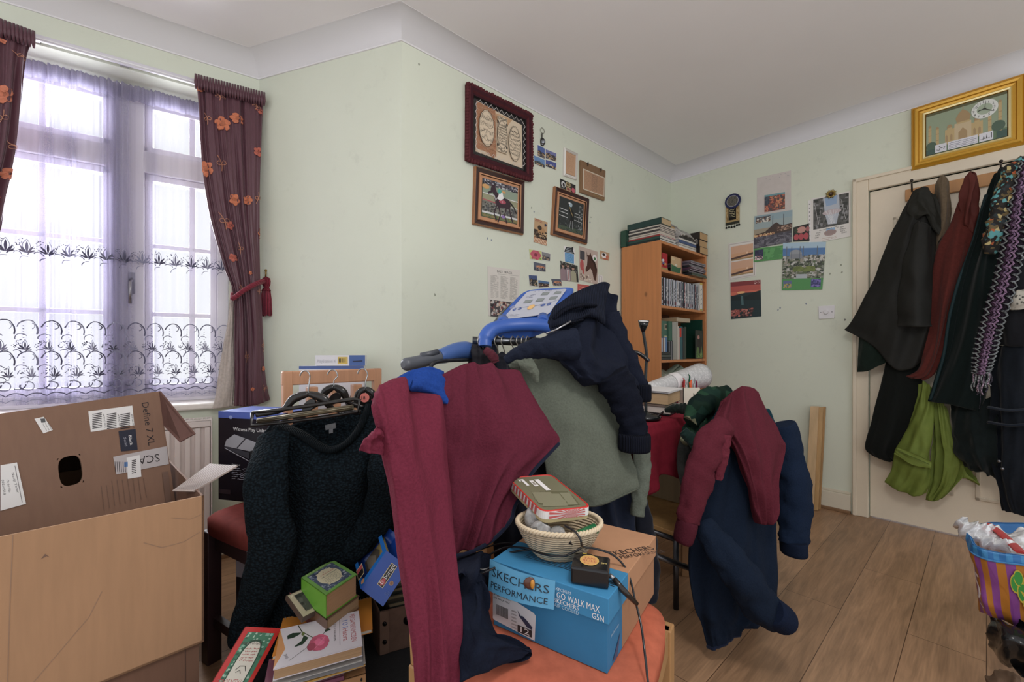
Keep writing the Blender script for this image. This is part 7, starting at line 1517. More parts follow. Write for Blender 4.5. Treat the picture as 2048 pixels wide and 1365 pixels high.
A.ell(.46, .36, .062, .085, h('d8a048')); A.ell(.46, .36, .054, .074, h('e6b45c')); A.ell(.07, .42, .04, .05, h('7a84b0')); A.rows(.1, .08, .35, .16, 3, h('8a90a8'), .001)
mb.build('control_panel', cons)
mb = MB(); P = smooth_path([U(970, 694, 1.50), U(972, 676, 1.51), U(985, 660, 1.53), U(1015, 652, 1.56), U(1060, 650, 1.58), U(1100, 655, 1.60), U(1130, 672, 1.60)], 40)
mb.tube(P, [.020]*6+[.023]*28+[.018]*6, BL1, 'plastic', 16, flat=1.2); mb.tube([U(1004, 650, 1.57), U(1006, 640, 1.64)], .022, BL1, 'plastic', 12); mb.tube([U(1085, 646, 1.60), U(1086, 636, 1.66)], .022, BL1, 'plastic', 12); mb.build('front_handle', tm)
mb = MB(); P = smooth_path([U(1050, 603, 1.90), U(1030, 612, 1.86), U(1010, 630, 1.80), U(985, 660, 1.72), U(958, 690, 1.64), U(930, 703, 1.56), U(900, 712, 1.50)], 40); mb.tube(P, .019, GR, 'metal', 14); mb.build('arm_tube', tm)
mb = MB(); P = smooth_path([U(942, 702, 1.56), U(915, 703, 1.50), U(890, 711, 1.45), U(878, 714, 1.43)], 14); mb.tube(P, [.026, .032, .034, .033, .032, .031, .030, .029, .028, .027, .026, .025, .024, .023], h('4666a4'), 'plastic', 16); mb.build('arm_housing', tm)
mb = MB(); P = smooth_path([U(884, 713, 1.44), U(860, 719, 1.40), U(825, 727, 1.35), U(806, 730, 1.32)], 20); mb.tube(P, [.021]*17+[.019, .016, .010], h('585c64'), 'plastic', 16); mb.tube([U(842, 712, 1.37), U(862, 708, 1.39), U(875, 704, 1.41)], .010, h('4a4e56'), 'plastic', 10); mb.build('grip', tm)
mb = MB(); P = smooth_path([U(858, 745, 1.32), U(866, 728, 1.36), U(890, 722, 1.42), U(935, 720, 1.50)], 20); mb.tube(P, .007, h('2a2c30'), 'gloss', 8); mb.build('brake_lever', tm)
for x, Yv in ((985, 1.76), (1060, 1.82)):
    mb = MB(); top = U(x, 655, Yv); mb.tube([top, V((top.x-.03, top.y+.10, .03))], .026, GR, 'metal', 12); mb.build('upright', tm)
mb = MB(); mb.box((-.26, 1.86, .0), (.32, .0, 0), (0, .24, 0), (0, 0, .16), BL3, 'plastic'); mb.build('motor_cover', tm, bevel=.03)
mb = MB(); mb.tube([U(945, 681, 1.52), U(1075, 686, 1.55)], .0135, h('5a5c60'), 'metal', 12); mb.build('hand_bar', tm)
# hooks and small garments on the hand bar
for i, (x, yb) in enumerate(((960, 716), (966, 722), (993, 712), (1006, 716), (1025, 712), (1036, 708), (1046, 705), (1055, 703))):
    t = None; Yh = 1.515+.004*i; q = U(x, 683, Yh)
    mb = MB(); P = [q+V((.0155*math.cos(a)*.4, .0175*math.cos(a), .0175*math.sin(a))) for a in [-.6+j*.45 for j in range(10)]]+[U(x+2, (683+yb)/2, Yh-.012), U(x+4, yb, Yh)]
    mb.tube(smooth_path(P, 30), .0022, h('b0aca4'), 'metal', 6)
    nm = ('leftmost', 'second', 'third', 'fourth', 'fifth', 'third from right', 'second from right', 'rightmost')[i]
    hg = empty('coat_hanger', U(x+4, yb+16, Yh), nm+' wire hanger hook on the grey treadmill hand bar', 'hanger', 'hangers on the treadmill bar'); mb.build('hook', hg)
    mb = MB(); c0 = U(x+4, yb, Yh); mb.tube([c0+V((-.05, .03, -.035)), c0+V((-.012, .006, -.008)), c0+V((.012, -.006, -.008)), c0+V((.05, -.03, -.035))], .005, K, 'gloss', 8); mb.build('shoulder_bar', hg)
gk = Cloth(Y3([[(940, 694, 1.52), (952, 688, 1.50), (968, 694, 1.49)], [(932, 715, 1.53), (952, 712, 1.49), (980, 716, 1.48)], [(930, 760, 1.54), (955, 765, 1.50), (990, 765, 1.48)]]), 40, 30, .05, 3, .02, 161)
garment('small_jacket', 'black bundled garment hanging leftmost on the treadmill bar', 'jacket', [('body', gk, h('1d1c22'), 'nylon'), ('lining', SL([(970, 700, 1.46), (985, 712, 1.45), (992, 726, 1.45)], [.012, .016, .012], h('5a2a34'), 'fabric', seed=51), None, None)])
gk = Cloth(Y3([[(992, 712, 1.50), (1004, 704, 1.49), (1018, 712, 1.49)], [(982, 730, 1.49), (1003, 726, 1.47), (1025, 730, 1.48)], [(975, 770, 1.48), (1003, 770, 1.46), (1035, 770, 1.47)]]), 30, 30, .04, 3, .014, 163)
garment('dark_shirt', 'dark shirt on a hanger just right of the black bundled garment on the treadmill bar', 'shirt', [('body', gk, h('20222a'), 'fabric')])
# ------------------------------------------------------------ shoe box
zs, zt2 = .452, .586
A0 = V((-.037, .886, 0)); A1 = V((.167, .751, 0)); e1 = A1-A0; e2 = V((.552, .834, 0))*.295; SKB = h('3a86b4'); SKL = h('62a8d0'); KR = h('b98a68')
t = empty('shoe_box', A0+e1*.5+e2*.5+Z*zs, 'blue and brown shoe box on the orange chair seat, under the wicker basket', 'shoe box')
u1, u2 = e1.normalized(), e2.normalized(); lid = .046
def sbx(mb, f0, f1, z0, z1, c, g=0.0): mb.box(A0+u1*(-g)+u2*(e2.length*f0-(g if f0 == 0 else 0))+Z*z0, u1*(e1.length+2*g), u2*(e2.length*(f1-f0)+(g if f0 == 0 else 0)+(g if f1 == 1 else 0)), Z*(z1-z0), c, 'paper')
mb = MB(); sbx(mb, 0, .26, zs, zt2-.003, h('2f78a6')); sbx(mb, .26, 1, zs, zt2-.003, h('a87c5c')); body_ = mb.build('body', t)
mb = MB(); sbx(mb, 0, .34, zt2-lid, zt2, SKB, .004); sbx(mb, .34, 1, zt2-lid, zt2, KR, .004); lidp = mb.build('lid', t, bevel=.0015)
L0 = A0-u1*.004-u2*.004; eL = u1*(e1.length+.008)
mb = MB(); A = quadart(mb, L0+Z*(zt2-lid), L0+eL+Z*(zt2-lid), L0+eL+Z*zt2, L0+Z*zt2, lift=.0008); DKB = h('24323e')
A.text('SKECHERS', .58, .66, .006, h('cfe4f0'), .035); A.text('GO', .60, .36, .012, WT, .018); A.text('WALK MAX', .69, .36, .012, WT, .062)
A.text('SKECHERS', .58, .16, .008, WT, .05); A.text('AIR COOLED', .58, -.02, .007, h('a8cce0'), .05); A.text('G5N', .88, .06, .011, WT, .022)
mb.build('lid_printing', lidp)
# curled lid flap at the left with the big lettering
def flapfn(x, y):
    p = L0+eL*(x*.60-.01)+Z*(zt2+.0015-(1-y)*.062*(1-.18*x)); b_ = .010*math.sin(math.pi*min(1, x*1.0))+.006*(1-y); return p-u2*(b_+.0015), -u2
mb = MB(); n1 = 24; b0 = len(mb.v)
for lay in (0, .0015):
    for j in range(9):
        for i in range(n1+1): p, n = flapfn(i/n1, j/8); mb.v.append(p-n*lay)
for lay in (0, 1):
    for j in range(8):
        for i in range(n1): a = b0+lay*9*(n1+1)+j*(n1+1)+i; mb.face([a, a+1, a+n1+2, a+n1+1], SKL, 'paper', True)
A = Art(mb, flapfn, e1.length*.60, .058, lift=.0008); A.text('SKECHERS', .06, .52, .0165, DKB, .128); A.text('PERFORMANCE', .05, .14, .0125, DKB, .128)
mb.build('lid_flap', t, label='light blue curled flap with dark lettering')
mb = MB(); q = L0+eL*.40+Z*(zt2-.012)-u2*.013; mb.ball(q, .013, h('5a3a30'), 'gloss', 8, (1, .3, .9)); mb.ball(q+u1*.006-u2*.001, .009, h('c98a3a'), 'gloss', 8, (.5, .35, 1)); mb.build('box_charm', t, label='round brown sticker')
mb = MB(); A = quadart(mb, A0+Z*zs, A1+Z*zs, A1+Z*(zt2-.003), A0+Z*(zt2-.003), lift=.0012)
A.shape([(.0, .08), (.40, .02), (.41, .40), (.39, .43), (.22, .50), (-.01, .60), (-.01, .1)], h('d9dade')); A.shape([(-.01, .60), (.24, .50), (.24, .60), (.18, .70), (-.01, .82)], h('2a5ea8')); A.text('MACHINE', .05, .64, .007, WT, .03); A.text('WASHABLE', .04, .56, .007, WT, .035); A.text('54601/NVGY', .0, .47, .008, K, .045); A.text('GO WALK MAX', .0, .42, .004, K, .04)
for i in range(16): A.rect(.03+i*.0075, .18, .034+i*.0075, .34, K)
A.shape([(.24, .38), (.255, .30), (.33, .18), (.375, .17), (.38, .21), (.33, .28), (.29, .32), (.27, .31)], h('2c3654')); A.rect(.24, .055, .375, .16, h('2a2c30')); A.text('12', .27, .07, .011, WT, .02); [A.text('US UK EU', .18, .08+.05*i, .003, K, .012) for i in range(6)]
mb.build('size_label', body_)
mb = MB(); B0 = A1+u1*.0002; A = quadart(mb, B0+Z*zs, B0+e2+Z*zs, B0+e2+Z*(zt2-.003), B0+Z*(zt2-.003), lift=.001); A.text('skechers.com', .05, .42, .006, h('a8cce0'), .04); A.shape([(.08, .05), (.22, .30), (.16, .02)], h('1e4a74')); mb.build('side_printing', body_)
mb = MB(); T0_ = L0+Z*zt2; T2 = u2*(e2.length+.008); A = quadart(mb, T0_, T0_+eL, T0_+eL+T2, T0_+T2, lift=.0006)
for k in range(5): A.line([(.20+.0*k, .16+k*.018), (.55, .17+k*.018), (.98, .14+k*.018)], .0018, DKB)
A.text('SKECHERS', .80, .50, .020, h('3a2c28'), .105, rot=50); A.text('PERFORMANCE', .885, .50, .013, h('3a2c28'), .105, rot=50); mb.build('lid_top_printing', lidp)
# wicker basket on the shoe box
bc0 = V((.100, .912, zt2+.0012)); WK = h('d3bfa0')
t = empty('wicker_basket', bc0, 'small oval cream wicker basket holding wrapped bits, on the shoe box', 'basket')
mb = MB(); prof = [(.050, 0), (.062, .012), (.076, .034), (.086, .054), (.090, .066), (.084, .064), (.080, .05), (.068, .030), (.054, .012), (.045, .006)]
bas = []
nn3 = 120
for r, z_ in prof: bas.append([bc0+V((math.cos(a)*r*(1+.012*math.sin(a*30+z_*900)), math.sin(a)*r*.80*(1+.012*math.sin(a*30+z_*900)), z_)) for a in [2*math.pi*i/nn3 for i in range(nn3)]])
b0 = len(mb.v)
for r_ in bas: mb.v += r_
for j in range(len(prof)-1):
    for i in range(nn3): a = b0+j*nn3+i; b = b0+j*nn3+(i+1) % nn3; mb.face([a, b, b+nn3, a+nn3], WK, 'wicker', True)
mb.face([b0+i for i in range(nn3)], WK, 'wicker'); mb.face([b0+(len(prof)-1)*nn3+i for i in range(nn3)], WK, 'wicker'); mb.build('bowl', t)
mb = MB()
for ph in (0, math.pi):
    P = [bc0+V((math.cos(a)*(.0885+.0025*math.cos(a*34+ph)), math.sin(a)*.80*(.0885+.0025*math.cos(a*34+ph)), .068+.003*math.sin(a*34+ph))) for a in [2*math.pi*i/220 for i in range(221)]]; mb.tube(P, .0032, h('dccaac'), 'paper', 6, False)
mb.build('rim', t)
for i, (dx, dy, dz, r, lb) in enumerate(((-.045, .01, .070, .028, 'crumpled clear plastic wrap at the left inside the wicker basket'), (-.040, -.030, .058, .022, 'smaller lump of clear plastic wrap at the front left of the basket'), (-.008, -.035, .050, .020, 'lump of clear plastic wrap in front of the tin in the basket'))):
    mb = MB(); mb.ball(bc0+V((dx, dy, dz)), r, h('b9b8b6'), 'plastic_wrap', 14, (1, .9, .8))
    mb.v = [p+V((noise.noise(p*70), noise.noise(p*70+V((5, 5, 5))), noise.noise(p*60+V((9, 1, 1)))))*.010 for p in mb.v]; mb.build('plastic_wrap', label=lb, cat='plastic wrap')
mb = MB(); mb.tube([bc0+V((.02, -.052, .052)), bc0+V((.072, -.028, .064))], .011, h('1f6a40'), 'gloss', 12); mb.build('bottle', label='dark green glass bottle neck lying at the right inside the basket', cat='bottle')
mb = MB(); mb.tube([bc0+V((.008, -.055, .052)), bc0+V((.020, -.060, .055))], .010, h('4a4a4c'), 'metal', 12); mb.build('plug', label='small metal jack plug at the basket rim', cat='plug')
# red and white tin on the basket
q = [U(1015, 955, 1.02), U(1102, 948, 1.04), U(1200, 1011, .90), U(1084, 1024, .87)]; q[2] = q[1]+(q[3]-q[0]); nt_ = (q[1]-q[0]).cross(q[3]-q[0]).normalized(); nt_ = -nt_ if nt_.z < 0 else nt_
t = empty('tin', (q[0]+q[2])/2-nt_*.03, 'flat rectangular red and white sunburst tin lying tilted on the wicker basket', 'tin')
def rq(s, off, n=7, r=.12):
    out = []; c = sum(q, V((0, 0, 0)))/4; qq = [c+(p-c)*s for p in q]
    for i in range(4):
        p0, p1, p2 = qq[i-1], qq[i], qq[(i+1) % 4]; a = p1+(p0-p1).normalized()*.018; b = p1+(p2-p1).normalized()*.018
        for k in range(n): f = k/(n-1); out.append((a*(1-f)**2+p1*2*f*(1-f)+b*f*f)+nt_*off)
    return out
def rings(mb, spec, k='gloss'):
    for (s0, o0, c0), (s1, o1, c1) in zip(spec, spec[1:]):
        a, b = rq(s0, o0), rq(s1, o1); b0 = len(mb.v); n = len(a); mb.v += a+b
        for i in range(n): j = (i+1) % n; mb.face([b0+i, b0+j, b0+n+j, b0+n+i], c0 if callable(c0) is False else c0(i), k)
RD = h('c83a34')
mb = MB(); rings(mb, [(.94, -.030, h('c9b88c')), (.985, -.027, h('c9b88c')), (.985, -.019, h('c9b88c')), (1.0, -.019, h('c9b88c'))]); b = rq(.94, -.030); mb.poly(b[::-1], h('c9b88c'), 'gloss'); mb.build('base', t, label='cream coloured tin base')
mb = MB(); rings(mb, [(1.0, -.019, WT), (1.0, -.0015, RD), (.985, 0, RD), (.955, 0, RD), (.945, -.0012, RD)]); mb.poly(rq(.945, -.0012), h('7a7860'), 'gloss')
A = quadart(mb, q[3]+nt_*-.0006, q[2]+nt_*-.0006, q[1]+nt_*-.0006, q[0]+nt_*-.0006, 'gloss', lift=.0004)
A.specks(16, .1, .08, .9, .5, [h('6a6850'), h('8a8870')], .03); A.rect(.50, .52, .60, .86, WT); A.rect(.37, .66, .46, .84, WT); A.rect(.22, .70, .28, .90, WT); A.rect(.16, .84, .20, .90, WT); A.rect(.39, .70, .44, .80, h('9a988a')); [A.rect(.14+.001, .20+.05*i, .16, .23+.05*i, h('8a8870')) for i in range(4)]  # reflection in the mirror-like lid painted as colour patches
fa, fb_ = q[3], q[2]; e_ = fb_-fa; out = nt_.cross(e_).normalized(); out = -out if out.dot(V((0, -1, 0))) < 0 else out
A = quadart(mb, fa+e_*.14-nt_*.019+out*.0006, fb_-e_*.14-nt_*.019+out*.0006, fb_-e_*.14-nt_*.001+out*.0006, fa+e_*.14-nt_*.001+out*.0006, lift=.0005)
for i in range(12):
    a = math.pi*i/12+.1; x, y = .62, .45; dx, dy = math.cos(a), math.sin(a)
    def clip(s, w2):
        aa = a+w2; k = 9
        for lim, d, c_ in ((0, math.cos(aa)*s, x), (1, math.cos(aa)*s, x), (0, math.sin(aa)*s*3.4, y), (1, math.sin(aa)*s*3.4, y)):
            if abs(d) > 1e-6:
                kk = (lim-c_)/d
                if kk > 0: k = min(k, kk)
        return (x+math.cos(aa)*s*k, y+math.sin(aa)*s*3.4*k)
    for s in (1, -1): A.shape([(x, y), clip(s, -.07), clip(s, .07)], RD)
fa, fb_ = q[0], q[3]; e_ = fb_-fa; out = e_.cross(nt_).normalized(); out = -out if out.dot(V((-1, 0, 0))) < 0 else out
A = quadart(mb, fa+e_*.1-nt_*.019+out*.0006, fb_-e_*.1-nt_*.019+out*.0006, fb_-e_*.1-nt_*.001+out*.0006, fa+e_*.1-nt_*.001+out*.0006, lift=.0005)
for i in range(9): A.shape([(i/9, 0), (i/9+.05, 0), (i/9+.09, 1), (i/9+.03, 1)], RD)
mb.build('lid', t)
# black tape measure
o = V((.108, .792, zt2+.0012)); a_ = V((.066, -.021, 0)); b_ = V((.016, .058, 0))
t = empty('tape_measure', o+a_*.5+b_*.5, 'square black tape measure with an orange round sticker on the shoe box lid', 'tape measure')
mb = MB(); mb.box(o, a_, b_, Z*.032, h('1e1e20'), 'gloss'); mb.build('case', t, bevel=.004)
mb = MB(); A = quadart(mb, o+Z*.0322, o+a_+Z*.0322, o+a_+b_+Z*.0322, o+b_+Z*.0322, lift=.0006); A.ell(.46, .55, .26, .34, h('d8b040')); A.ell(.46, .55, .23, .30, h('d89a3a')); A.text('TAPE', .30, .60, .007, h('b02c24'), .022); A.text('RULE', .28, .45, .007, h('b02c24'), .026); A.text('5m', .33, .30, .006, h('b02c24')); A.text('5M', .78, .42, .006, h('d8c060')); mb.build('sticker', t)
mb = MB(); mb.box(o+a_*.18+b_*.93+Z*.004, a_*.3, b_*.35, Z*.020, h('2a2a2c'), 'gloss'); mb.box(o+a_*.22+b_*.98+Z*.0245, a_*.12, b_*.18, Z*.003, h('d8c040'), 'gloss'); mb.build('lock_button', t)
mb = MB(); mb.tube([o+a_+b_*.5+Z*.012, o+a_*1.12+b_*.45+Z*.008], .004, h('b0b0b2'), 'metal', 8); mb.tube([o+a_*1.12+b_*.45+Z*.008, U(1245, 1180, .785), U(1274, 1209, .79)], [.005, .006, .004], K, 'gloss', 8); mb.build('wrist_strap', t)
# cables
def cable(label, pts, r=.0022): mb = MB(); mb.tube(smooth_path([U(*p) for p in pts], 90), r, h('202022'), 'gloss', 7); return mb.build('cable', label=label, cat='cable')
cable('thin black cable running from the basket down the right side of the shoe box', [(1130, 1052, .86), (1150, 1064, .84), (1161, 1080, .83), (1166, 1094, .835), (1190, 1098, .85), (1225, 1110, .86), (1250, 1135, .855), (1262, 1165, .84), (1270, 1200, .83), (1282, 1250, .80), (1290, 1310, .76), (1298, 1385, .73)])
cable('black cable loop trailing left from the shoe box lid over the navy fleece', [(1163, 1096, .835), (1130, 1112, .84), (1090, 1110, .86), (1050, 1097, .90), (1010, 1096, .95), (975, 1112, .96), (945, 1125, .95), (928, 1122, .93)])
cable('lower black cable loop left of the shoe box, in front of the dark backdrop cloth', [(1060, 1100, .895), (1015, 1108, .92), (990, 1130, .90), (965, 1140, .89), (940, 1130, .89), (932, 1150, .88), (960, 1148, .87), (1000, 1132, .875)])
cable('upper black cable arc between the maroon fleece hem and the shoe box', [(928, 1112, .98), (960, 1100, .99), (1000, 1088, .99), (1040, 1088, .97), (1075, 1094, .95), (1100, 1102, .93)], .0018)
# ------------------------------------------------------------ black case, books and boxes at the front left
BC0 = V((-.80, .90, 0)); mb = MB(); cx_ = V((.56, -.10, 0)); cy_ = V((.09, .52, 0)); mb.box(BC0, cx_, cy_, Z*.118, h('1c1c1e'), 'fabric')
mb.build('suitcase', label='flat black fabric suitcase on the floor carrying the book pile', cat='suitcase', bevel=.012)
zc = .119
TLb, TRb, BRb, BLb = [onz(x, y, .30) for x, y in ((564, 1251.6), (723, 1216.6), (725, 1284), (546, 1332))]
eW, eD = (BRb-BLb), (TLb-BLb)
eD = eD-eW.normalized()*eD.dot(eW.normalized())*.5
def stk(label, z0, th, c, pgc, sx=1.0, sy=1.0, off=(0, 0), rot=0, art=None, spine_front=True, spart=None, name='book', cat='book'):
    o = V((BLb.x, BLb.y, z0))+eW*off[0]+eD*off[1]; R_ = Matrix.Rotation(math.radians(rot), 3, 'Z'); a, d = R_ @ (eW*sx), R_ @ (eD*sy)
    r = empty(name, o+a*.5+d*.5, label, cat); mb = MB(); n = Z; dn_ = d.normalized(); an = a.normalized()
    mb.box(o, a, d, Z*.002, c); mb.box(o+Z*(th-.002), a, d, Z*.002, c)
    if spine_front: mb.box(o, a, dn_*.002, Z*th, c)
    else: mb.box(o+d-dn_*.002, a, dn_*.002, Z*th, c)
    if art: art(quadart(mb, o+Z*th, o+a+Z*th, o+a+d+Z*th, o+d+Z*th, lift=.0005))
    if spart: spart(quadart(mb, o-dn_*.0002, o+a-dn_*.0002, o+a+Z*th-dn_*.0002, o+Z*th-dn_*.0002, lift=.0005))
    mb.build('cover', r); mb = MB(); q0 = o+Z*.002+an*.002+dn_*(.0025 if spine_front else .001); mb.box(q0, a-an*.004, d-dn_*.005, Z*(th-.004), pgc, 'pages'); mb.build('pages', r); return r
def sp1(A): A.text('VAHSET', .66, .25, .012, h('e8c06a'), .03); A.ell(.80, .55, .06, .3, h('c98a4a')); A.ell(.8, .78, .04, .14, h('d8a860')); A.shape([(.28, .1), (.5, .45), (.62, .2)], h('c9603a')); A.rect(.9, .1, 1, .3, h('b0b0b0'))
def sp2(A): A.text('Yoldaşımız At', .34, .25, .014, WT, .085); A.text('OZAN', .86, .3, .010, WT, .024)
def sp3(A): A.text('AHMET SELIM KOC', .30, .25, .006, h('4a3020'), .06); A.text('MUHAMMET', .62, .25, .006, h('4a3020'), .04); A.ell(.95, .5, .012, .2, K)
z = zc
stk('black hardback with orange picture on its spine, lowest visible in the front pile', z, .040, h('1e1e22'), h('b09a80'), 1.0, .95, (.01, .0), -1, spart=sp1); z += .041
stk('dark blue hardback with white spine title in the front pile', z, .034, h('1f3658'), h('c0ab8c'), 1.02, 1.0, (0, .01), 1, spart=sp2); z += .035
stk('tan-spined paperback above the dark blue hardback in the front pile', z, .024, h('b0845c'), h('c9b496'), 1.04, 1.02, (-.0, .0), 0, spart=sp3); z += .025
stk('mauve paperback sticking out at the left of the front pile', z, .012, h('7a4a5c'), h('c9b8a8'), .9, .9, (-.12, -.02), 0); z += .0125
r_ = empty('paper_sheets', V((BLb.x, BLb.y, z))+eW*.5+eD*.5, 'crumpled grey magazine sheets fanning out in the front pile', 'papers'); mb = MB()
for i in range(9):
    o = V((BLb.x, BLb.y, z+.0022*i))+eW*random.uniform(-.03, .03)+eD*random.uniform(-.02, .03); R_ = Matrix.Rotation(random.uniform(-.06, .06), 3, 'Z'); a, d = R_ @ (eW*1.02), R_ @ eD; tl_ = Z*random.uniform(0, .003); mb.hexa([o, o+a, o+a+d, o+d, o+Z*.0012, o+a+Z*.0012+tl_, o+a+d+Z*.0012, o+d+Z*.0012], h(random.choice(('b8b4ae', 'a09a92', 'c9c6c0', '8a8a8c', 'd0a050'))), 'paper')
mb.build('sheets', r_); z += .0215
def spiral(mb, a, b, n, r=.005):
    for i in range(n):
        p = a.lerp(b, (i+.5)/n); d = (b-a).normalized(); pn = V((-d.y, d.x, 0)); mb.tube([p+(pn*math.cos(t_)+Z*math.sin(t_))*r+d*.0006*t_ for t_ in [j*.7 for j in range(10)]], .0011, h('b8b8ba'), 'metal', 5, False)
OG = h('d08a3c')
nb_q = [onz(x, y, .272) for x, y in ((546, 1318), (743, 1262), (708, 1196), (575, 1241))]
zz = z; nbt = empty('spiral_notebook', V((BLb.x, BLb.y, zz))+eW*.5+eD*.6, 'orange wire-bound notebook under the book with the pink rose', 'notebook')
nb_q = [onz(x, y, zz) for x, y in ((544, 1322), (745, 1266), (706, 1198), (573, 1243))]; o = nb_q[0]; a, d = nb_q[1]-nb_q[0], nb_q[3]-nb_q[0]; d = d-a.normalized()*d.dot(a.normalized())*.3
mb = MB(); mb.box(o, a, d, Z*.0012, OG); mb.box(o+Z*.0088, a, d, Z*.0012, OG); mb.build('cover', nbt)
mb = MB(); mb.box(o+Z*.0013+eW*.01+eD*.01, a*.98, d*.97, Z*.0073, h('d8d4ca'), 'pages'); mb.build('pages', nbt)
mb = MB(); spiral(mb, o+d+Z*.005, o+d+a+Z*.005, 26, .0065); mb.build('wire_binding', nbt); z = zz+.0105
def rosebook(A):
    A.rect(0, 0, 1, 1, h('d9d4dc')); A.shape([(0, 0), (.10, .42), (0, 1)], OG)
    TC_ = h('b02c38'); fnr = 90
    A.text('PEYGAMBERIMIZDEN', .875, .93, .0125, TC_, .118, rot=-90); A.text('101', .775, .80, .014, h('3a6ac0'), .032, rot=-90); A.text('Hatıra', .775, .56, .014, TC_, .05, rot=-90); A.line([(.74, .95), (.735, .15)], .0008, K); A.text('PROF. DR. M. YASAR KANDEMIR', .665, .82, .005, h('4a4448'), .08, rot=-90); A.text('ZAFER', .09, .28, .006, h('4a4448'), .02, rot=-70)
    GN = h('27402f'); A.line([(.22, .98), (.27, .78), (.36, .62), (.42, .52)], .0022, h('3c4a30')); A.line([(.42, .52), (.52, .52), (.56, .62), (.58, .80)], .0016, h('3c4a30')); A.line([(.40, .50), (.34, .30), (.16, .10)], .0012, h('3c4a30'))
    A.shape([(.27, .75), (.16, .80), (.10, .76), (.11, .66), (.18, .66), (.24, .70)], GN); A.shape([(.30, .66), (.28, .52), (.20, .42), (.22, .40), (.30, .42), (.36, .56)], GN); A.shape([(.55, .66), (.60, .68), (.63, .62), (.56, .60)], GN); A.ell(.29, .70, .02, .05, h('6a7a3a'))
    for i in range(9): an = i*.7; A.ell(.49+.05*math.cos(an), .36+.11*math.sin(an), .07, .11, var(h('cc3a6c'), .22), 10, .4)
    for i in range(7): an = i*.9; A.ell(.50+.025*math.cos(an), .38+.06*math.sin(an), .035, .06, var(h('d84a80'), .2), 9, .3)
    A.ell(.40, .30, .05, .10, h('a82850')); A.line([(.44, .22), (.50, .34), (.56, .48)], .0012, h('e88aa8'))
stk('white book with a large pink rose on its cover, topmost of the front pile', z, .026, h('d9d4dc'), h('b59470'), 1.0, 1.0, (.0, .0), 0, art=rosebook, spine_front=False)
# pile behind: framed picture, thick books, green book
zb = zc; gq = [onz(x, y, .38) for x, y in ((651.6, 1191), (714, 1149), (673.4, 1116), (614.6, 1149))]   # near, right, far, left
g1_, g2_ = gq[1]-gq[0], gq[3]-gq[0]
g2_ = g2_-g1_.normalized()*g2_.dot(g1_.normalized())*.35
def gbook(label, z0, th, c, pgc, s1=1, s2=1, off=(0, 0), art=None, rot=0, spa=None):
    R_ = Matrix.Rotation(math.radians(rot), 3, 'Z'); o = V((gq[0].x, gq[0].y, z0))+g1_*off[0]+g2_*off[1]; return book(label, o, R_ @ (g1_*s1), R_ @ (g2_*s2), Z*th, c, pgc, art=art)
zz = zc
for lb, th, c, s1, s2, off in (('thick brown book low under the green book pile', .060, '4a3a32', 1.05, .98, (.0, .03)), ('dark cloth book in the middle of the green book pile', .050, '2c2c34', 1.0, .95, (.0, .04)), ('maroon hardback in the pile beneath the green book', .050, '5a2c34', 1.05, .95, (.02, .05)), ('old brown paperback with tan pages right under the green book', .035, '6a5040', 1.05, 1.02, (.0, -.04))):
    gbook(lb, zz, th, h(c), h('a88c6a'), s1, s2, off); zz += th+.001
def greenart(A):
    A.rect(0, 0, 1, 1, h('6aa63a')); A.rect(.10, .08, .90, .90, h('4a5870')); A.specks(120, .10, .08, .90, .90, [h('7a8aa0'), h('303a58'), h('a8b0b8')], .004); A.ell(.5, .5, .30, .33, h('d8cfa8')); A.rect(.28, .22, .72, .78, h('d8cfa8')); A.ell(.5, .5, .32, .30, h('d8cfa8'))
    A.text('7', .46, .70, .008, h('b03030')); A.text('AYETLER', .32, .62, .007, h('b03030'), .05); A.text('VE HADISLER', .30, .54, .006, h('3a3a40'), .055); A.rows(.28, .24, .50, .50, 5, h('5a5448'), .0009); A.rows(.52, .24, .72, .50, 5, h('5a5448'), .0009); A.text('BUYUK DUALAR', .12, .925, .006, h('d8e0a8'), .07)
gz = zz; gbook('bright green book with an ornate blue and cream oval on its cover', gz, .38-gz if .38-gz > .03 else .04, h('6aa63a'), h('b5906a'), 1, 1, (0, 0), greenart)
mb = MB(); o = V((gq[3].x, gq[3].y, gz-.0015)); slab_ = [o-g1_*.10+g2_*.0+Z*.012, o+g1_*.7+Z*.012, o+g1_*.7+g2_*.28+Z*.02, o+g1_*.0+g2_*.30+Z*.016]; slabq(mb, slab_, .003, h('b0acb4'), 'paper'); mb.build('paper_sheet', label='crumpled grey paper tucked behind the green book', cat='paper')
# framed photo leaning
pz = .30; fq = [onz(605, 1238, .315), onz(664, 1206, .315), onz(625, 1170, .345), onz(572, 1192, .345)]
t = empty('framed_picture', (fq[0]+fq[2])/2-Z*.03, 'cream framed dark photograph lying tilted beside the green book', 'picture')
mb = MB(); nf2 = (fq[1]-fq[0]).cross(fq[3]-fq[0]).normalized(); nf2 = -nf2 if nf2.z < 0 else nf2
mb.hexa([p-nf2*.014 for p in fq]+fq, h('5a4a40'), 'plainwood'); A = quadart(mb, *fq, lift=.0006); A.rect(.04, .03, .97, .97, h('b8ac8c')); A.rect(.10, .10, .92, .92, h('cfc4a4')); mb.build('frame', t)
mb = MB(); A = quadart(mb, *fq, lift=.0024); A.rect(.2, .16, .86, .86, h('4a4a44')); A.specks(60, .2, .16, .86, .86, [h('3a3a36'), h('5c5c54'), h('2e2e2c')], .008); A.shape([(.36, .3), (.5, .5), (.74, .62), (.8, .48), (.5, .36)], h('a8a8a4')); A.ell(.36, .38, .05, .04, h('b8b8b4')); mb.build('photo', t)
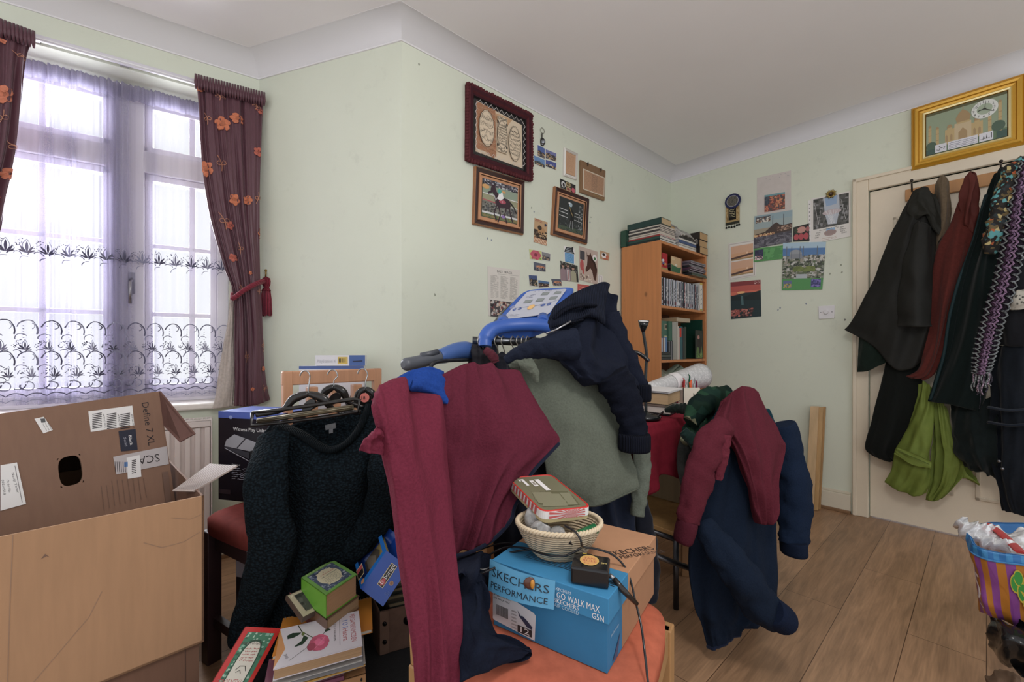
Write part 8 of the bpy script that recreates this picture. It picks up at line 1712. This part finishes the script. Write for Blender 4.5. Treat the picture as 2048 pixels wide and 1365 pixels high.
mb = MB(); slabq(mb, [onz(580, 1192, .31), onz(640, 1172, .31), onz(624, 1158, .32), onz(578, 1174, .32)], .012, h('2c2428'), 'gloss'); A = quadart(mb, onz(580, 1192, .3235), onz(640, 1172, .3235), onz(624, 1158, .3335), onz(578, 1174, .3335), lift=.001); A.rect(0, .0, .3, 1, h('c03a30')); A.shape([(.05, .2), (.2, .8), (.28, .3)], h('d8a090')); mb.build('notebook', label='black notebook with a red corner behind the cream framed photograph', cat='notebook')
mb = MB(); q = onz(655, 1208, .33); mb.tube([q-Z*.02, q+V((.012, .01, .0)), q+V((.02, .02, .012))], .007, h('9a4a2c'), 'gloss', 8); mb.ball(q+V((-.004, -.004, .006)), .005, h('c9a050'), 'metal', 6); mb.build('trinket', label='small reddish leather trinket with a brass stud below the green book', cat='trinket')
# red book leaning left of the pile
rq_ = [onz(424, 1368, .22), onz(503, 1368, .19), onz(543, 1277, .26), onz(492, 1254, .30)]; rq_[2] = rq_[1]+(rq_[3]-rq_[0]); nr_ = (rq_[1]-rq_[0]).cross(rq_[3]-rq_[0]).normalized(); nr_ = -nr_ if nr_.z < 0 else nr_
dwn = (rq_[0]-rq_[3]).normalized()*.05; rq_[0] = rq_[0]+dwn; rq_[1] = rq_[1]+dwn
t = empty('book', (rq_[0]+rq_[2])/2-nr_*.02, 'red book with a green border and white oval title panel, left of the front pile', 'book')
mb = MB(); mb.hexa([p-nr_*.001 for p in rq_]+rq_, h('c0302c'), 'gloss'); mb.hexa([p-nr_*.020 for p in rq_]+[p-nr_*.018 for p in rq_], h('c0302c'), 'gloss'); A = quadart(mb, *rq_, lift=.0006)
A.rect(.14, .0, .88, .93, h('2f7a58')); A.specks(160, .14, .02, .88, .93, [h('7ab098'), h('1f5a40'), h('a8c8b0')], .0035)
pts = [(.51+.27*math.cos(a)*(abs(math.cos(a))**-.3 if abs(math.cos(a)) > .01 else 1), .44+.40*math.sin(a)*(abs(math.sin(a))**-.3 if abs(math.sin(a)) > .01 else 1)) for a in [2*math.pi*i/36+.02 for i in range(36)]]
A.shape(pts, h('1c4a34')); A.shape([(.51+(x-.51)*.88, .44+(y-.44)*.93) for x, y in pts], h('d8d4c4'))
A.text('YASİN SURESİ', .72, .34, .011, h('b03030'), .055, rot=180); A.text('RENKLİ', .64, .24, .009, h('b03030'), .030, rot=180); A.rows(.34, .55, .50, .74, 5, h('b04a44'), .0012); A.rows(.54, .55, .70, .74, 5, h('b04a44'), .0012); A.line([(.38, .45), (.45, .50), (.58, .50), (.66, .44)], .0014, K); A.line([(.42, .42), (.5, .45), (.56, .41)], .0014, K); A.text('EVRAD-I SERIFE', .66, .80, .005, h('5a4a48'), .045, rot=180)
mb.build('cover', t); mb = MB(); mb.hexa([p-nr_*.018 for p in rq_]+[p-nr_*.0012 for p in rq_], h('a82c2c'), 'pages'); mb.build('pages', t)
mb = MB(); cz = sum(rq_, V((0, 0, 0)))/4; mb.box((cz.x-.09, cz.y-.08, .0), (.13, -.04, 0), (.05, .13, 0), Z*.16, h('3a2c2c'), 'paper'); mb.build('box', label='dark box under the red book with the green border', cat='box')
# brown studded box and toy car box
bx = U(757, 1309, 1.26); bx.z = zc; BB = h('5f4a40'); ex = V((.17, .075, 0)); ey = V((-.10, .17, 0)); hh = .128
t = empty('storage_box', bx+ex*.5+ey*.5, 'open brown leather-look storage box with black studs, beside the book piles', 'storage box')
mb = MB(); w_ = .006
for a, b_, c_ in ((bx, ex, ey.normalized()*w_), (bx+ey, ex, ey.normalized()*w_), (bx, ex.normalized()*w_, ey), (bx+ex, ex.normalized()*w_, ey)): mb.box(a, b_, c_, Z*hh, BB, 'velvet')
mb.box(bx, ex, ey, Z*.004, BB, 'velvet'); mb.build('body', t, bevel=.002)
mb = MB(); nx = V((ex.y, -ex.x, 0)).normalized(); mb.box(bx+ex*.02+nx*.003+Z*.002, ex*.14, nx*-.003, Z*(hh-.002), h('6a5448'), 'velvet'); mb.build('strap', t)
for zf in (.30, .72): mb = MB(); p = bx+ex*.09+nx*.004+Z*hh*zf; mb.ball(p, .007, h('1c1a1a'), 'metal', 8, (1, .5, 1)); mb.build('stud', t)
mb = MB(); p = bx+ex*.45+nx*.004+Z*hh*.66; mb.ball(p, .013, h('1c1a1a'), 'metal', 10, (1, .5, 1)); mb.build('stud', t)
for i in range(4):
    f = bx+ey*(.12+.15*i)+ex*.2+Z*.006; book(('leftmost', 'second', 'third', 'rearmost')[i]+' dark book standing inside the brown studded box', f, ex*.62, Z*(.115+.006*i), ey.normalized()*.022, h(('3a3a34', '4a443a', '2c302c', '5a5448')[i]), h('8a7a60'))
BLU = h('1f4aa4'); P1, P2, P3, P4 = U(721, 1178, 1.24), U(766, 1214, 1.22), U(812, 1140, 1.24), U(773, 1102, 1.27)   # printed end
t = empty('toy_box', (P1+P2)/2, 'blue model car box with a clear window, standing tilted in the brown studded box', 'toy box')
P3 = P2+(P4-P1); W1 = U(705, 1108, 1.34); W4 = W1+(P4-P1); W3 = P3+(W4-P4); W2 = P2+(W1-P1)
mb = MB(); mb.poly([P1, P2, P3, P4], BLU, 'gloss'); mb.poly([W1, W2, W3, W4], BLU, 'gloss'); mb.poly([P1, P2, W2, W1], BLU, 'gloss'); mb.poly([P2, P3, W3, W2], BLU, 'gloss')
def bil(x, y): return W1*(1-x)*(1-y)+P1*x*(1-y)+P4*x*y+W4*(1-x)*y
for a in ((0, 0, 1, .10), (0, .88, 1, 1), (0, .10, .12, .88), (.90, .10, 1, .88)): mb.poly([bil(a[0], a[1]), bil(a[2], a[1]), bil(a[2], a[3]), bil(a[0], a[3])], h('2a70c0'), 'gloss')
mb.build('carton', t)
mb = MB(); inn_ = -(P1-W1).cross(P4-P1).normalized(); inn_ = inn_ if inn_.dot(P3-P1) > 0 else -inn_
mb.poly([bil(.12, .1)+inn_*.03, bil(.9, .1)+inn_*.03, bil(.9, .88)+inn_*.03, bil(.12, .88)+inn_*.03], h('a08c54'), 'paper'); A = quadart(mb, bil(.12, .1)+inn_*.029, bil(.9, .1)+inn_*.029, bil(.9, .88)+inn_*.029, bil(.12, .88)+inn_*.029, lift=.0005); A.shape([(0, 0), (1, .0), (1, .45), (.5, .7), (.2, .5)], h('5a4e40')); A.shape([(.1, .1), (.5, .5), (.9, .4), (.6, .1)], h('8a7c6a')); mb.build('inner_tray', t, label='yellow-brown inner tray')
mb = MB(); mb.poly([bil(.12, .1), bil(.9, .1), bil(.9, .88), bil(.12, .88)], (1, 1, 1), 'glass'); mb.build('window', t)
mb = MB(); A = quadart(mb, P1, P2, P3, P4, lift=.001); LR = [(.26, .46), (.60, .34), (.72, .84), (.40, .94)]
A.shape([(.40, .30), (.64, .30), (.64, .86), (.40, .86)], h('d8c89a')); A.shape([(.42, .31), (.62, .31), (.62, .85), (.42, .85)], K); A.ell(.52, .41, .09, .085, h('c03038')); A.text('b', .56, .36, .014, WT, rot=90); A.text('burago', .57, .50, .012, WT, .044, rot=90); A.ell(.80, .50, .07, .055, h('b88a5a')); A.ell(.80, .50, .05, .04, h('8a5a3a')); A.rows(.80, .22, .94, .34, 3, h('4a6ab0'), .001)
B = quadart(mb, bil(.0, .0), bil(1, .0), bil(1, 1), bil(0, 1), lift=.0012)
B.shape([(.52, .0), (.80, .0), (.80, .22), (.52, .22)], h('d8c89a')); B.shape([(.54, .01), (.78, .01), (.78, .21), (.54, .21)], K); B.rect(.54, .01, .64, .21, h('c03038')); B.ell(.93, .12, .05, .06, h('c98a50')); mb.build('printing', t)
